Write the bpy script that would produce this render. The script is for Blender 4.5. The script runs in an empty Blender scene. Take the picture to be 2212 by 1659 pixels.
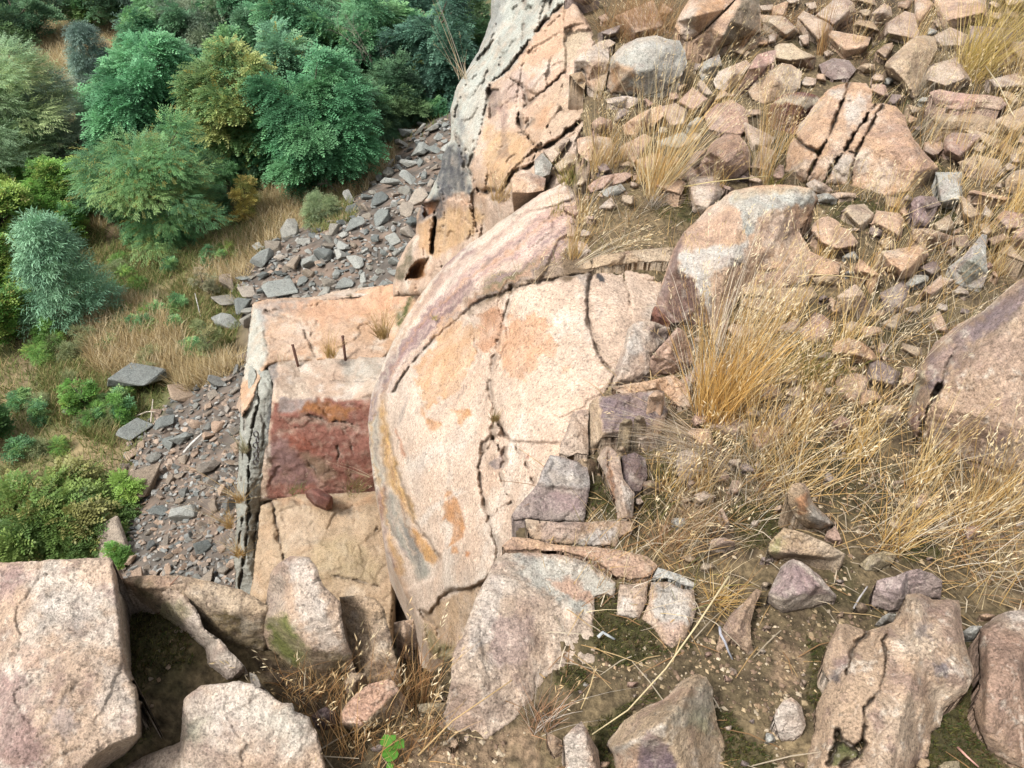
import bpy, bmesh, math, random
import numpy as np
from mathutils import Vector
from mathutils.geometry import delaunay_2d_cdt

# ------------------------------------------------------------------ camera, world, sun, exposure
SC = bpy.context.scene
COL = SC.collection
RNG = np.random.default_rng(7)
random.seed(7)
PITCH = math.radians(38.0)
FW, FH, FPX = 2212.0, 1659.0, 1671.0           # working picture frame used for tracing
CX, CY = FW / 2, FH / 2
SP, CP = math.sin(PITCH), math.cos(PITCH)

cam_d = bpy.data.cameras.new('camera')
cam_d.sensor_width = 36.0
cam_d.lens = FPX / FW * 36.0
cam_d.clip_start = 0.05
cam_d.clip_end = 2000.0
cam = bpy.data.objects.new('camera', cam_d)
COL.objects.link(cam)
cam.location = (0, 0, 0)
cam.rotation_euler = (math.radians(90) - PITCH, 0, 0)
SC.camera = cam

SUN_EL, SUN_AZ = math.radians(56), math.radians(235)   # azimuth clockwise from +Y: behind the camera, left
world = bpy.data.worlds.new('World')
SC.world = world
world.use_nodes = True
wn = world.node_tree.nodes
wl = world.node_tree.links
sky = wn.new('ShaderNodeTexSky')
sky.sky_type = 'NISHITA'
sky.sun_disc = False
sky.sun_elevation = SUN_EL
sky.sun_rotation = SUN_AZ
sky.dust_density = 4.0
hs = wn.new('ShaderNodeHueSaturation')           # overcast: the cloud deck is almost colourless
hs.inputs['Saturation'].default_value = 0.22
wl.new(sky.outputs[0], hs.inputs['Color'])
wl.new(hs.outputs[0], wn['Background'].inputs['Color'])
wn['Background'].inputs['Strength'].default_value = 0.12

sun_d = bpy.data.lights.new('sun', 'SUN')
sun_d.energy = 1.65
sun_d.angle = math.radians(10)
sun_d.color = (1.0, 0.965, 0.92)
sun = bpy.data.objects.new('sun', sun_d)
COL.objects.link(sun)
sv = Vector((math.sin(SUN_AZ) * math.cos(SUN_EL), math.cos(SUN_AZ) * math.cos(SUN_EL), math.sin(SUN_EL)))
sun.rotation_euler = (-sv).to_track_quat('-Z', 'Y').to_euler()
sun.location = sv * 30

SC.view_settings.view_transform = 'Standard'
SC.view_settings.look = 'None'
SC.view_settings.gamma = 1.0
SC.view_settings.exposure = 1.2
SC.cycles.max_bounces = 6
SC.cycles.diffuse_bounces = 3
SC.cycles.transmission_bounces = 3
SC.cycles.transparent_max_bounces = 4

# ------------------------------------------------------------------ numeric helpers
_perm = np.random.default_rng(3).permutation(256)
_perm = np.concatenate([_perm, _perm, _perm])
_grad = np.random.default_rng(5).normal(size=(256, 3))
_grad /= np.linalg.norm(_grad, axis=1)[:, None]

def pnoise(P):
    P = np.asarray(P, float)
    I = np.floor(P).astype(int)
    F = P - I
    U = F * F * F * (F * (F * 6 - 15) + 10)
    I &= 255
    out = 0
    for dx in (0, 1):
        for dy in (0, 1):
            for dz in (0, 1):
                h = _perm[_perm[_perm[I[:, 0] + dx] + I[:, 1] + dy] + I[:, 2] + dz]
                g = _grad[h]
                d = g[:, 0] * (F[:, 0] - dx) + g[:, 1] * (F[:, 1] - dy) + g[:, 2] * (F[:, 2] - dz)
                w = (U[:, 0] if dx else 1 - U[:, 0]) * (U[:, 1] if dy else 1 - U[:, 1]) * (U[:, 2] if dz else 1 - U[:, 2])
                out = out + d * w
    return out * 1.5

def fbm(P, octv=4, gain=0.5, lac=2.03):
    P = np.asarray(P, float)
    a, s, t = 1.0, 0, 0
    for k in range(octv):
        s = s + a * pnoise(P + 17.3 * k)
        t += a
        a *= gain
        P = P * lac
    return s / t

def ridge(P, octv=4):
    P = np.asarray(P, float)
    a, s, t = 1.0, 0, 0
    for k in range(octv):
        s = s + a * (1 - np.abs(pnoise(P + 9.1 * k)) * 2)
        t += a
        a *= 0.5
        P = P * 2.1
    return s / t

def sstep(a, b, x):
    t = np.clip((np.asarray(x, float) - a) / (b - a), 0, 1)
    return t * t * (3 - 2 * t)

def ray(u, v):
    """direction through a picture point, scaled so that its camera depth is 1"""
    u = np.asarray(u, float)
    v = np.asarray(v, float)
    a = (u - CX) / FPX
    b = (CY - v) / FPX
    return np.stack([a, CP + b * SP + 0 * a, -SP + b * CP + 0 * a], -1)

def proj(P):
    P = np.asarray(P, float)
    zc = P[..., 1] * CP - P[..., 2] * SP
    up = P[..., 1] * SP + P[..., 2] * CP
    zc = np.where(np.abs(zc) < 1e-6, 1e-6, zc)
    return CX + FPX * P[..., 0] / zc, CY - FPX * up / zc, zc

def zdep(v, z):
    return z / (-SP + (CY - v) / FPX * CP)

def ydep(v, y):
    return y / (CP + (CY - v) / FPX * SP)

def gfun(x, y):
    """hilltop surface"""
    return -1.85 + 0.10 * (y - 1.0) + 0.05 * x

def hdep(u, v, h=0.0):
    """depth at which the ray meets the hilltop raised by h"""
    d = ray(u, v)
    # z = gfun + h  ->  t*dz = -1.95 + .1*t*dy + .05*t*dx + h
    return (-1.95 + np.asarray(h, float)) / (d[..., 2] - 0.10 * d[..., 1] - 0.05 * d[..., 0])

def hpt(u, v, h=0.0):
    return ray(u, v) * np.asarray(hdep(u, v, h))[..., None]

def inpoly(P, poly):
    poly = np.asarray(poly, float)
    x, y = P[:, 0], P[:, 1]
    ins = np.zeros(len(P), bool)
    n = len(poly)
    j = n - 1
    for i in range(n):
        xi, yi = poly[i]
        xj, yj = poly[j]
        c = ((yi > y) != (yj > y)) & (x < (xj - xi) * (y - yi) / ((yj - yi) if yj != yi else 1e-9) + xi)
        ins ^= c
        j = i
    return ins

def segdist(P, line, closed=False):
    line = np.asarray(line, float)
    if len(line) == 1:
        return np.hypot(P[:, 0] - line[0, 0], P[:, 1] - line[0, 1])
    best = np.full(len(P), 1e18)
    m = len(line)
    for i in range(m if closed else m - 1):
        a = line[i]
        b = line[(i + 1) % m]
        ab = b - a
        L = ab @ ab + 1e-12
        t = np.clip(((P - a) @ ab) / L, 0, 1)
        d = P - (a + t[:, None] * ab)
        best = np.minimum(best, d[:, 0] ** 2 + d[:, 1] ** 2)
    return np.sqrt(best)

# ------------------------------------------------------------------ objects
def tag(o, label=None, cat=None, group=None, kind=None):
    if label: o['label'] = label
    if cat: o['category'] = cat
    if group: o['group'] = group
    if kind: o['kind'] = kind
    return o

def mkmesh(name, V, tris=None, quads=None, col=None, smooth=True, mat=None, ngons=()):
    me = bpy.data.meshes.new(name)
    V = np.asarray(V, float)
    T = np.zeros((0, 3), int) if tris is None else np.asarray(tris, int)
    Q = np.zeros((0, 4), int) if quads is None else np.asarray(quads, int)
    loops = np.concatenate([T.ravel(), Q.ravel()] + [np.asarray(n, int) for n in ngons])
    sizes = np.concatenate([np.full(len(T), 3), np.full(len(Q), 4), np.array([len(n) for n in ngons], int)]).astype(int)
    starts = np.concatenate([[0], np.cumsum(sizes)[:-1]]) if len(sizes) else np.zeros(0, int)
    me.vertices.add(len(V))
    me.vertices.foreach_set('co', V.astype(np.float32).ravel())
    me.loops.add(len(loops))
    me.loops.foreach_set('vertex_index', loops.astype(np.int32))
    me.polygons.add(len(sizes))
    me.polygons.foreach_set('loop_start', starts.astype(np.int32))
    me.polygons.foreach_set('use_smooth', np.full(len(sizes), smooth))
    me.update(calc_edges=True)
    if col is not None:
        at = me.color_attributes.new('Col', 'FLOAT_COLOR', 'POINT')
        c = np.ones((len(V), 4), np.float32)
        c[:, :3] = np.clip(col, 0, 1)
        at.data.foreach_set('color', c.ravel())
    if mat: me.materials.append(mat)
    return me

def mkobj(name, me, loc=None, parent=None):
    o = bpy.data.objects.new(name, me)
    COL.objects.link(o)
    if loc is not None: o.location = loc
    if parent is not None: o.parent = parent
    return o

def empty(name, loc, rz=0.0):
    o = bpy.data.objects.new(name, None)
    COL.objects.link(o)
    o.location = loc
    o.rotation_euler = (0, 0, rz)
    o.empty_display_size = 0.2
    return o

def tube(path, radii, n=6):
    """verts, quads of a tapered tube along a polyline"""
    path = np.asarray(path, float)
    V, Q = [], []
    m = len(path)
    for i in range(m):
        t = path[min(i + 1, m - 1)] - path[max(i - 1, 0)]
        t = t / (np.linalg.norm(t) + 1e-9)
        a = np.cross(t, [0.31, 0.17, 0.93] if abs(t[2]) < 0.9 else [1, 0, 0])
        a /= np.linalg.norm(a) + 1e-9
        b = np.cross(t, a)
        for k in range(n):
            an = 2 * math.pi * k / n
            V.append(path[i] + radii[i] * (math.cos(an) * a + math.sin(an) * b))
    for i in range(m - 1):
        for k in range(n):
            Q.append((i * n + k, i * n + (k + 1) % n, (i + 1) * n + (k + 1) % n, (i + 1) * n + k))
    ng = [list(range(n))[::-1], [(m - 1) * n + k for k in range(n)]]
    return np.array(V), np.array(Q), ng

class MB:
    """collects several tubes and plates into one mesh"""
    def __init__(s): s.V, s.Q, s.T, s.N, s.C, s.n = [], [], [], [], [], 0
    def add(s, V, quads=None, tris=None, ng=(), col=(1, 1, 1)):
        V = np.asarray(V, float)
        if quads is not None and len(quads): s.Q.append(np.asarray(quads) + s.n)
        if tris is not None and len(tris): s.T.append(np.asarray(tris) + s.n)
        s.N += [[i + s.n for i in g] for g in ng]
        s.V.append(V)
        c = np.asarray(col, float)
        s.C.append(np.broadcast_to(c, (len(V), 3)))
        s.n += len(V)
    def tube(s, path, radii, n=6, col=(1, 1, 1)):
        V, Q, ng = tube(path, radii, n)
        s.add(V, Q, ng=ng, col=col)
    def mesh(s, name, mat, smooth=True):
        return mkmesh(name, np.concatenate(s.V), np.concatenate(s.T) if s.T else None, np.concatenate(s.Q) if s.Q else None,
                      np.concatenate(s.C), smooth, mat, s.N)

# ------------------------------------------------------------------ materials
def newmat(name):
    m = bpy.data.materials.new(name)
    m.use_nodes = True
    nt = m.node_tree
    return m, nt.nodes, nt.links, nt.nodes['Principled BSDF']

def nd(N, t, **kw):
    n = N.new(t)
    for k, v in kw.items():
        if hasattr(n, k): setattr(n, k, v)
        else: n.inputs[k].default_value = v
    return n

def mixc(N, L, mode, fac, a, b):
    n = N.new('ShaderNodeMix')
    n.data_type = 'RGBA'
    n.blend_type = mode
    if hasattr(fac, 'links'): L.new(fac, n.inputs[0])
    else: n.inputs[0].default_value = fac
    for s, x in ((6, a), (7, b)):
        if hasattr(x, 'links'): L.new(x, n.inputs[s])
        else: n.inputs[s].default_value = (*x, 1)
    return n.outputs[2]

def ramp(N, L, src, stops):
    r = N.new('ShaderNodeValToRGB')
    els = r.color_ramp.elements
    while len(els) < len(stops): els.new(0.5)
    for e, (p, c) in zip(els, stops):
        e.position = p
        e.color = (c, c, c, 1) if isinstance(c, (int, float)) else (*c, 1)
    L.new(src, r.inputs[0])
    return r.outputs[0]

def stone_mat(name, scale=1.0, grain=1.0, bump=1.0, attr=True, base=None, edge=0.0):
    """rock: authored colour (attribute or ramp of object random) x mottling x mineral grain, with bumps"""
    m, N, L, B = newmat(name)
    tc = N.new('ShaderNodeTexCoord')
    def noise(s, d=4, r=0.55, dist=0.0):
        n = nd(N, 'ShaderNodeTexNoise', Scale=s * scale, Detail=d, Roughness=r, Distortion=dist)
        L.new(tc.outputs['Object'], n.inputs['Vector'])
        return n
    if attr:
        a = N.new('ShaderNodeAttribute')
        a.attribute_name = 'Col'
        c = a.outputs['Color']
    else:
        oi = N.new('ShaderNodeObjectInfo')
        c = ramp(N, L, oi.outputs['Random'], base)
    n1 = noise(7, 5, 0.6, 0.6)
    c = mixc(N, L, 'MULTIPLY', 1.0, c, ramp(N, L, n1.outputs[0], [(0.30, 0.80), (0.50, 0.99), (0.70, 1.13)]))
    n2 = noise(34, 4, 0.7)
    c = mixc(N, L, 'MULTIPLY', 1.0, c, ramp(N, L, n2.outputs[0], [(0.32, 1 - 0.24 * grain), (0.52, 1.0), (0.68, 1 + 0.16 * grain)]))
    n3 = noise(190, 3, 0.75)
    c = mixc(N, L, 'MULTIPLY', 1.0, c, ramp(N, L, n3.outputs[0], [(0.36, 1 - 0.55 * grain), (0.50, 1.0), (0.62, 1 + 0.30 * grain)]))
    # dark mica flecks
    vo = nd(N, 'ShaderNodeTexVoronoi', Scale=150 * scale)
    L.new(tc.outputs['Object'], vo.inputs['Vector'])
    sx = N.new('ShaderNodeSeparateColor')
    L.new(vo.outputs['Color'], sx.inputs[0])
    fl = ramp(N, L, sx.outputs[0], [(0.0, 1 - 0.5 * grain), (0.10, 1 - 0.45 * grain), (0.13, 1.0), (0.86, 1.0), (0.9, 1 + 0.28 * grain)])
    c = mixc(N, L, 'MULTIPLY', 1.0, c, fl)
    # rusty tint drifting through
    n4 = noise(2.6, 4, 0.6, 1.0)
    f4 = ramp(N, L, n4.outputs[0], [(0.48, 0.0), (0.70, 0.5)])
    c = mixc(N, L, 'MULTIPLY', f4, c, (1.0, 0.86, 0.76))
    if edge:
        ge = N.new('ShaderNodeNewGeometry')
        fe = ramp(N, L, ge.outputs['Pointiness'], [(0.515, 0.0), (0.60, edge)])
        c = mixc(N, L, 'MIX', fe, c, (0.56, 0.48, 0.40))
    L.new(c, B.inputs['Base Color'])
    B.inputs['Roughness'].default_value = 0.88
    B.inputs['Specular IOR Level'].default_value = 0.25
    b0 = noise(16, 7, 0.65, 0.4)
    bp0 = nd(N, 'ShaderNodeBump', Strength=0.75 * bump, Distance=0.022 / scale)
    L.new(b0.outputs[0], bp0.inputs['Height'])
    b1 = noise(75, 5, 0.7)
    bp1 = nd(N, 'ShaderNodeBump', Strength=0.7 * bump, Distance=0.006 / scale)
    L.new(b1.outputs[0], bp1.inputs['Height'])
    L.new(bp0.outputs[0], bp1.inputs['Normal'])
    L.new(bp1.outputs[0], B.inputs['Normal'])
    return m

def plain_mat(name, rough=0.8, attr=True, color=None, nscale=30, var=0.25, bump=0.0, spec=0.2):
    m, N, L, B = newmat(name)
    tc = N.new('ShaderNodeTexCoord')
    n = nd(N, 'ShaderNodeTexNoise', Scale=nscale, Detail=5, Roughness=0.6)
    L.new(tc.outputs['Object'], n.inputs['Vector'])
    f = ramp(N, L, n.outputs[0], [(0.3, 1 - var), (0.7, 1 + var)])
    if attr:
        a = N.new('ShaderNodeAttribute')
        a.attribute_name = 'Col'
        src = a.outputs['Color']
    else:
        src = color
    c = mixc(N, L, 'MULTIPLY', 1.0, src, f)
    L.new(c, B.inputs['Base Color'])
    B.inputs['Roughness'].default_value = rough
    B.inputs['Specular IOR Level'].default_value = spec
    if bump:
        bp = nd(N, 'ShaderNodeBump', Strength=0.8, Distance=bump)
        L.new(n.outputs[0], bp.inputs['Height'])
        L.new(bp.outputs[0], B.inputs['Normal'])
    return m

def leaf_mat(name, trans=0.3, rough=0.6):
    m, N, L, B = newmat(name)
    a = N.new('ShaderNodeAttribute')
    a.attribute_name = 'Col'
    L.new(a.outputs['Color'], B.inputs['Base Color'])
    B.inputs['Roughness'].default_value = rough
    B.inputs['Specular IOR Level'].default_value = 0.25
    tr = N.new('ShaderNodeBsdfTranslucent')
    L.new(a.outputs['Color'], tr.inputs['Color'])
    mx = N.new('ShaderNodeMixShader')
    mx.inputs[0].default_value = trans
    L.new(B.outputs[0], mx.inputs[1])
    L.new(tr.outputs[0], mx.inputs[2])
    L.new(mx.outputs[0], N['Material Output'].inputs['Surface'])
    return m

M_ROCK = stone_mat('granite', 1.1, 0.68, 1.3, edge=0.55)
M_CLIFF = stone_mat('cliff_granite', 0.8, 0.62, 1.0, edge=0.35)
M_SCREE = stone_mat('scree_stone', 0.35, 0.7, 1.0, attr=False, base=[
    (0.0, (0.11, 0.12, 0.113)), (0.3, (0.20, 0.21, 0.193)), (0.58, (0.32, 0.32, 0.288)), (0.72, (0.21, 0.20, 0.17)),
    (0.86, (0.22, 0.175, 0.13)), (1.0, (0.34, 0.30, 0.25))])
M_SCREE_B = stone_mat('brown_scree_stone', 0.35, 0.7, 1.0, attr=False, base=[
    (0.0, (0.10, 0.104, 0.10)), (0.25, (0.21, 0.205, 0.18)), (0.45, (0.28, 0.21, 0.15)), (0.62, (0.16, 0.145, 0.123)), (0.8, (0.34, 0.24, 0.17)), (1.0, (0.36, 0.27, 0.20))])
M_PEBBLE = stone_mat('small_stone', 1.0, 1.0, 1.0, attr=False, base=[
    (0.0, (0.33, 0.22, 0.14)), (0.3, (0.42, 0.31, 0.22)), (0.6, (0.36, 0.30, 0.23)), (0.8, (0.28, 0.19, 0.15)), (1.0, (0.46, 0.38, 0.30))])
M_SOIL = plain_mat('soil', 0.95, nscale=55, var=0.6, bump=0.02)
M_GROUND = plain_mat('meadow_ground', 0.95, nscale=3.0, var=0.35, bump=0.05)
M_RUBBLE = plain_mat('rubble', 0.9, nscale=9, var=0.4, bump=0.01)
M_STRAW = leaf_mat('dry_grass', 0.25, 0.55)
M_LEAF = leaf_mat('leaf', 0.36, 0.5)
M_NEEDLE = leaf_mat('needle', 0.12, 0.6)
M_BARK = plain_mat('bark', 0.9, nscale=14, var=0.4, bump=0.01)
M_MOSS = plain_mat('moss', 1.0, nscale=160, var=0.6, bump=0.008)
M_RUST = plain_mat('rusty_iron', 0.75, attr=False, color=(0.11, 0.06, 0.045), nscale=60, var=0.5, bump=0.002)
M_STEEL = plain_mat('weathered_steel', 0.5, attr=False, color=(0.16, 0.16, 0.16), nscale=60, var=0.4)
M_STEEL.node_tree.nodes['Principled BSDF'].inputs['Metallic'].default_value = 0.6
# ------------------------------------------------------------------ tracing frames: tile pixel -> working frame
TILES = {'F': (1, 0, 0), 'Q1': (2, 0, 0), 'Q2': (2, 1106, 0), 'Q3': (2, 0, 829.5), 'Q4': (2, 1106, 829.5),
         'T1': (4, 1106, 0), 'T2': (4, 1659, 0), 'T3': (4, 1106, 414.75), 'T4': (4, 1659, 414.75),
         'T5': (4, 1106, 829.5), 'T6': (4, 1659, 829.5), 'T7': (4, 1106, 1244.25), 'T8': (4, 1659, 1244.25),
         'T9': (4, 0, 1244.25), 'T10': (4, 553, 1244.25), 'T11': (4, 553, 829.5),
         'T12': (2.296, 553, 414.75), 'T13': (2.296, 777.6, 0), 'T14': (2.296, 0, 829.5), 'T15': (2.296, 0, 414.75)}

def tf(tile, pts):
    s, ox, oy = TILES[tile]
    return [(p[0] / s + ox, p[1] / s + oy) + tuple(p[2:]) for p in pts]

PAL = {  # two ground tones and a patch tone
    'pale':   ((0.50, 0.40, 0.31), (0.45, 0.33, 0.245), (0.55, 0.48, 0.41)),
    'dome':   ((0.57, 0.45, 0.355), (0.54, 0.405, 0.305), (0.61, 0.525, 0.44)),
    'pink':   ((0.50, 0.395, 0.305), (0.45, 0.325, 0.23), (0.58, 0.51, 0.43)),
    'rosy':   ((0.44, 0.305, 0.235), (0.40, 0.265, 0.20), (0.49, 0.375, 0.31)),
    'tan':    ((0.42, 0.315, 0.21), (0.36, 0.26, 0.165), (0.47, 0.38, 0.28)),
    'orange': ((0.50, 0.35, 0.245), (0.48, 0.315, 0.20), (0.54, 0.45, 0.36)),
    'cliff':  ((0.50, 0.375, 0.285), (0.47, 0.325, 0.225), (0.55, 0.46, 0.375)),
    'mauve':  ((0.29, 0.23, 0.20), (0.235, 0.18, 0.16), (0.38, 0.32, 0.275)),
    'dark':   ((0.17, 0.125, 0.12), (0.13, 0.10, 0.10), (0.24, 0.17, 0.14)),
    'grey':   ((0.40, 0.385, 0.335), (0.345, 0.335, 0.295), (0.46, 0.45, 0.41)),
    'slate2': ((0.33, 0.33, 0.285), (0.28, 0.285, 0.25), (0.39, 0.385, 0.34)),
    'olive':  ((0.34, 0.28, 0.18), (0.29, 0.23, 0.14), (0.40, 0.35, 0.25)),
    'rust':   ((0.22, 0.095, 0.065), (0.17, 0.075, 0.06), (0.29, 0.14, 0.08)),
    'brown':  ((0.41, 0.295, 0.20), (0.32, 0.22, 0.15), (0.50, 0.41, 0.31)),
    'slate':  ((0.20, 0.205, 0.20), (0.155, 0.16, 0.16), (0.26, 0.255, 0.24)),
}
ROCK_TONE = 0.83
C_MOSS = (0.060, 0.056, 0.020)
C_DIRT = (0.060, 0.045, 0.032)

def tps(xy, w, Q):
    """thin plate spline through control values"""
    xy = np.asarray(xy, float) / 500.0
    Q = np.asarray(Q, float) / 500.0
    n = len(xy)
    def k(d2): return np.where(d2 > 1e-12, 0.5 * d2 * np.log(d2 + 1e-18), 0)
    d2 = ((xy[:, None] - xy[None]) ** 2).sum(-1)
    A = np.zeros((n + 3, n + 3))
    A[:n, :n] = k(d2) + 1e-4 * np.eye(n)
    A[:n, n] = 1
    A[:n, n + 1:] = xy
    A[n, :n] = 1
    A[n + 1:, :n] = xy.T
    s = np.linalg.solve(A, np.concatenate([w, [0, 0, 0]]))
    out = np.zeros(len(Q))
    for i0 in range(0, len(Q), 20000):
        q = Q[i0:i0 + 20000]
        out[i0:i0 + 20000] = k(((q[:, None] - xy[None]) ** 2).sum(-1)) @ s[:n] + s[n] + q @ s[n + 1:]
    return out

def chips(P, f, off):
    """fractured relief: every cell of a 3-D cell pattern is a small tilted plane"""
    Pq = P * f + off
    I = np.floor(Pq).astype(int)
    best = np.full(len(P), 1e9)
    out = np.zeros(len(P))
    for dx in (-1, 0, 1):
        for dy in (-1, 0, 1):
            for dz in (-1, 0, 1):
                J = I + [dx, dy, dz]
                h = _perm[_perm[_perm[J[:, 0] & 255] + (J[:, 1] & 255)] + (J[:, 2] & 255)]
                c = J + 0.5 + 0.45 * _grad[h]
                d = Pq - c
                dd = (d * d).sum(1)
                m = dd < best
                best[m] = dd[m]
                out[m] = ((d * _grad[(h * 7 + 3) & 255]).sum(1) + 0.6 * _grad[(h + 91) & 255][:, 0])[m]
    return out

def facets(cxy, cw, lines, Q):
    """piecewise planar interpolation over a constrained triangulation (1/depth is linear on a plane)"""
    edges = []
    for ln in lines: edges += [(a, b) for a, b in zip(ln[:-1], ln[1:])]
    vs, _, fs, ov, _, _ = delaunay_2d_cdt([Vector(p) for p in cxy], edges, [], 1, 1e-4)
    W = []
    for i, o in enumerate(ov):
        if o: W.append(np.mean([cw[k] for k in o]))
        else:
            d = np.hypot(cxy[:, 0] - vs[i][0], cxy[:, 1] - vs[i][1])
            j = np.argsort(d)[:2]
            W.append((cw[j] * (1 / (d[j] + 1e-6))).sum() / (1 / (d[j] + 1e-6)).sum())
    best = np.full(len(Q), -1e18)
    out = np.zeros(len(Q))
    for f in fs:
        a, b, c = (np.array(vs[i]) for i in f[:3])
        det = (b[0] - a[0]) * (c[1] - a[1]) - (c[0] - a[0]) * (b[1] - a[1])
        if abs(det) < 1e-6: continue
        l1 = ((Q[:, 0] - a[0]) * (c[1] - a[1]) - (c[0] - a[0]) * (Q[:, 1] - a[1])) / det
        l2 = ((b[0] - a[0]) * (Q[:, 1] - a[1]) - (Q[:, 0] - a[0]) * (b[1] - a[1])) / det
        l0 = 1 - l1 - l2
        m = np.minimum(np.minimum(l0, l1), l2)
        s = m > best
        best[s] = m[s]
        L0, L1, L2 = np.clip(l0, -.2, 1.2), np.clip(l1, -.2, 1.2), np.clip(l2, -.2, 1.2)
        t = L0 + L1 + L2
        out[s] = ((L0 * W[f[0]] + L1 * W[f[1]] + L2 * W[f[2]]) / t)[s]
    return out

def body(name, outline, inner=(), mode='facet', step=5.0, jit=2.0, rnd=(9, 0.03), amp=0.008, freq=5.0, amp2=0.004,
         cracks=(), pal='pale', tints=(), skirt='down', thick=1.0, smooth=1, mat=None, seed=0, patch=0.12, terr=0.0, moss=0.0, chip=0.0, chipf=7.0, ckw=1.0, ckc=0.6, plates=(), drop=1.0, mott=0.0):
    """a solid rock: outline and crease lines (u, v, depth) give its seen faces; it gets rough edges, noise, cracks, stains,
    sides and an underside"""
    O = np.array(outline, float)
    n = len(O)
    W = 1.0 / O[:, 2]
    off = np.array([seed * 3.17, seed * 1.91, seed * 2.3])
    # dense rough outline
    pts, ws = [], []
    for i in range(n):
        a, b = O[i], O[(i + 1) % n]
        k = max(1, int(round(np.hypot(*(b[:2] - a[:2])) / step)))
        for j in range(k):
            t = j / k
            pts.append(a[:2] * (1 - t) + b[:2] * t)
            ws.append(W[i] * (1 - t) + W[(i + 1) % n] * t)
    pts = np.array(pts)
    tn = np.roll(pts, -1, 0) - np.roll(pts, 1, 0)
    nn = np.stack([-tn[:, 1], tn[:, 0]], 1) / (np.linalg.norm(tn, axis=1)[:, None] + 1e-9)
    q3 = np.concatenate([pts / 42.0, np.full((len(pts), 1), seed * 0.7)], 1)
    pts = pts + nn * (jit * 2.2 * fbm(q3, 4, 0.6))[:, None]
    # interior points
    lo, hi = pts.min(0), pts.max(0)
    gu, gv = np.meshgrid(np.arange(lo[0], hi[0], step), np.arange(lo[1], hi[1], step * 0.87))
    gu = gu + (np.arange(gu.shape[0]) % 2)[:, None] * step * 0.5
    G = np.stack([gu.ravel(), gv.ravel()], 1)
    rg = np.random.default_rng(seed + 11)
    G = G + rg.uniform(-.25, .25, G.shape) * step
    G = G[inpoly(G, pts)]
    G = G[segdist(G, pts, True) > step * 0.55]
    P2 = np.concatenate([pts, G])
    nb = len(pts)
    vs, _, fs, ov, _, _ = delaunay_2d_cdt([Vector(p) for p in P2], [(i, (i + 1) % nb) for i in range(nb)], [], 1, 1e-5)
    UV = np.array([v[:] for v in vs])
    T = np.array([f[:3] for f in fs if len(f) == 3])
    mp = np.full(nb, -1)
    for i, o in enumerate(ov):
        for k in o:
            if k < nb: mp[k] = i
    ring = [int(x) for x in mp if x >= 0]
    # depth
    lines = [list(range(n)) + [0]]
    cxy = [tuple(p[:2]) for p in O]
    cw = list(W)
    for ln in inner:
        ids = []
        for p in ln:
            cxy.append((p[0], p[1]))
            cw.append(1.0 / p[2])
            ids.append(len(cxy) - 1)
        lines.append(ids)
    cxy = np.array(cxy)
    cw = np.array(cw)
    w = facets(cxy, cw, lines, UV) if mode == 'facet' else tps(cxy, cw, UV)
    w = np.clip(w, cw.min() * 0.8, cw.max() * 1.2)
    dep = 1.0 / w
    # soften the creases a little
    e = np.concatenate([T[:, [0, 1]], T[:, [1, 2]], T[:, [2, 0]]])
    for _ in range(smooth):
        s = np.zeros(len(UV))
        c = np.zeros(len(UV))
        np.add.at(s, e[:, 0], dep[e[:, 1]])
        np.add.at(s, e[:, 1], dep[e[:, 0]])
        np.add.at(c, e[:, 0], 1)
        np.add.at(c, e[:, 1], 1)
        dep = np.where(c > 0, 0.4 * dep + 0.6 * s / np.maximum(c, 1), dep)
    do = segdist(UV, np.array([UV[i] for i in ring]), True)
    x = 1 - np.clip(do / rnd[0], 0, 1)
    dep = dep + rnd[1] * (1 - np.sqrt(np.clip(1 - x * x, 0, 1)))
    R = ray(UV[:, 0], UV[:, 1])
    P = R * dep[:, None]
    # relief
    dsp = amp * fbm(P * freq + off, 5, 0.55) + amp2 * (ridge(P * freq * 3.1 + off, 4) - 0.55)
    if chip:
        wq = P + 0.03 * np.stack([fbm(P * 9 + 1, 3), fbm(P * 9 + 5, 3), fbm(P * 9 + 8, 3)], 1)
        dsp = dsp + chip * chips(wq * np.array([1, 1, 1.3]), chipf, off) + chip * .4 * chips(wq, chipf * 2.7, off + 3)
    if terr:     # broken steps
        b = fbm(P * freq * 0.45 + off + 5, 3) * 4
        dsp = dsp + terr * (np.floor(b) + sstep(0.80, 1.0, b - np.floor(b)))
    warp = np.stack([fbm(np.c_[UV / 16.0, np.full(len(UV), 3.0 + seed)], 3), fbm(np.c_[UV / 16.0, np.full(len(UV), 8.0 + seed)], 3)], 1)
    warp2 = np.stack([fbm(np.c_[UV / 60.0, np.full(len(UV), 3.0)], 3), fbm(np.c_[UV / 60.0, np.full(len(UV), 8.0)], 3)], 1)
    crk = np.zeros(len(UV))
    for line, wd, dp in cracks:
        ln = np.array([p[:2] for p in line])
        m = (UV[:, 0] > ln[:, 0].min() - 40) & (UV[:, 0] < ln[:, 0].max() + 40) & (UV[:, 1] > ln[:, 1].min() - 40) & (UV[:, 1] < ln[:, 1].max() + 40)
        if not m.any(): continue
        d = segdist(UV[m] + warp[m] * 5.0, ln)
        ww = wd * ckw * np.clip(0.75 + 1.7 * pnoise(np.c_[UV[m] / 26.0, np.full(m.sum(), 1.5)]) + .5 * pnoise(np.c_[UV[m] / 9.0, np.full(m.sum(), 4.5)]), .3, 2.2)
        amp_c = np.clip(ww / (0.8 * step), .25, 1)
        ww = np.maximum(ww, 0.45 * step)
        g = np.clip(1 - d / (ww * 1.25), 0, 1) ** 0.9 * amp_c
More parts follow.
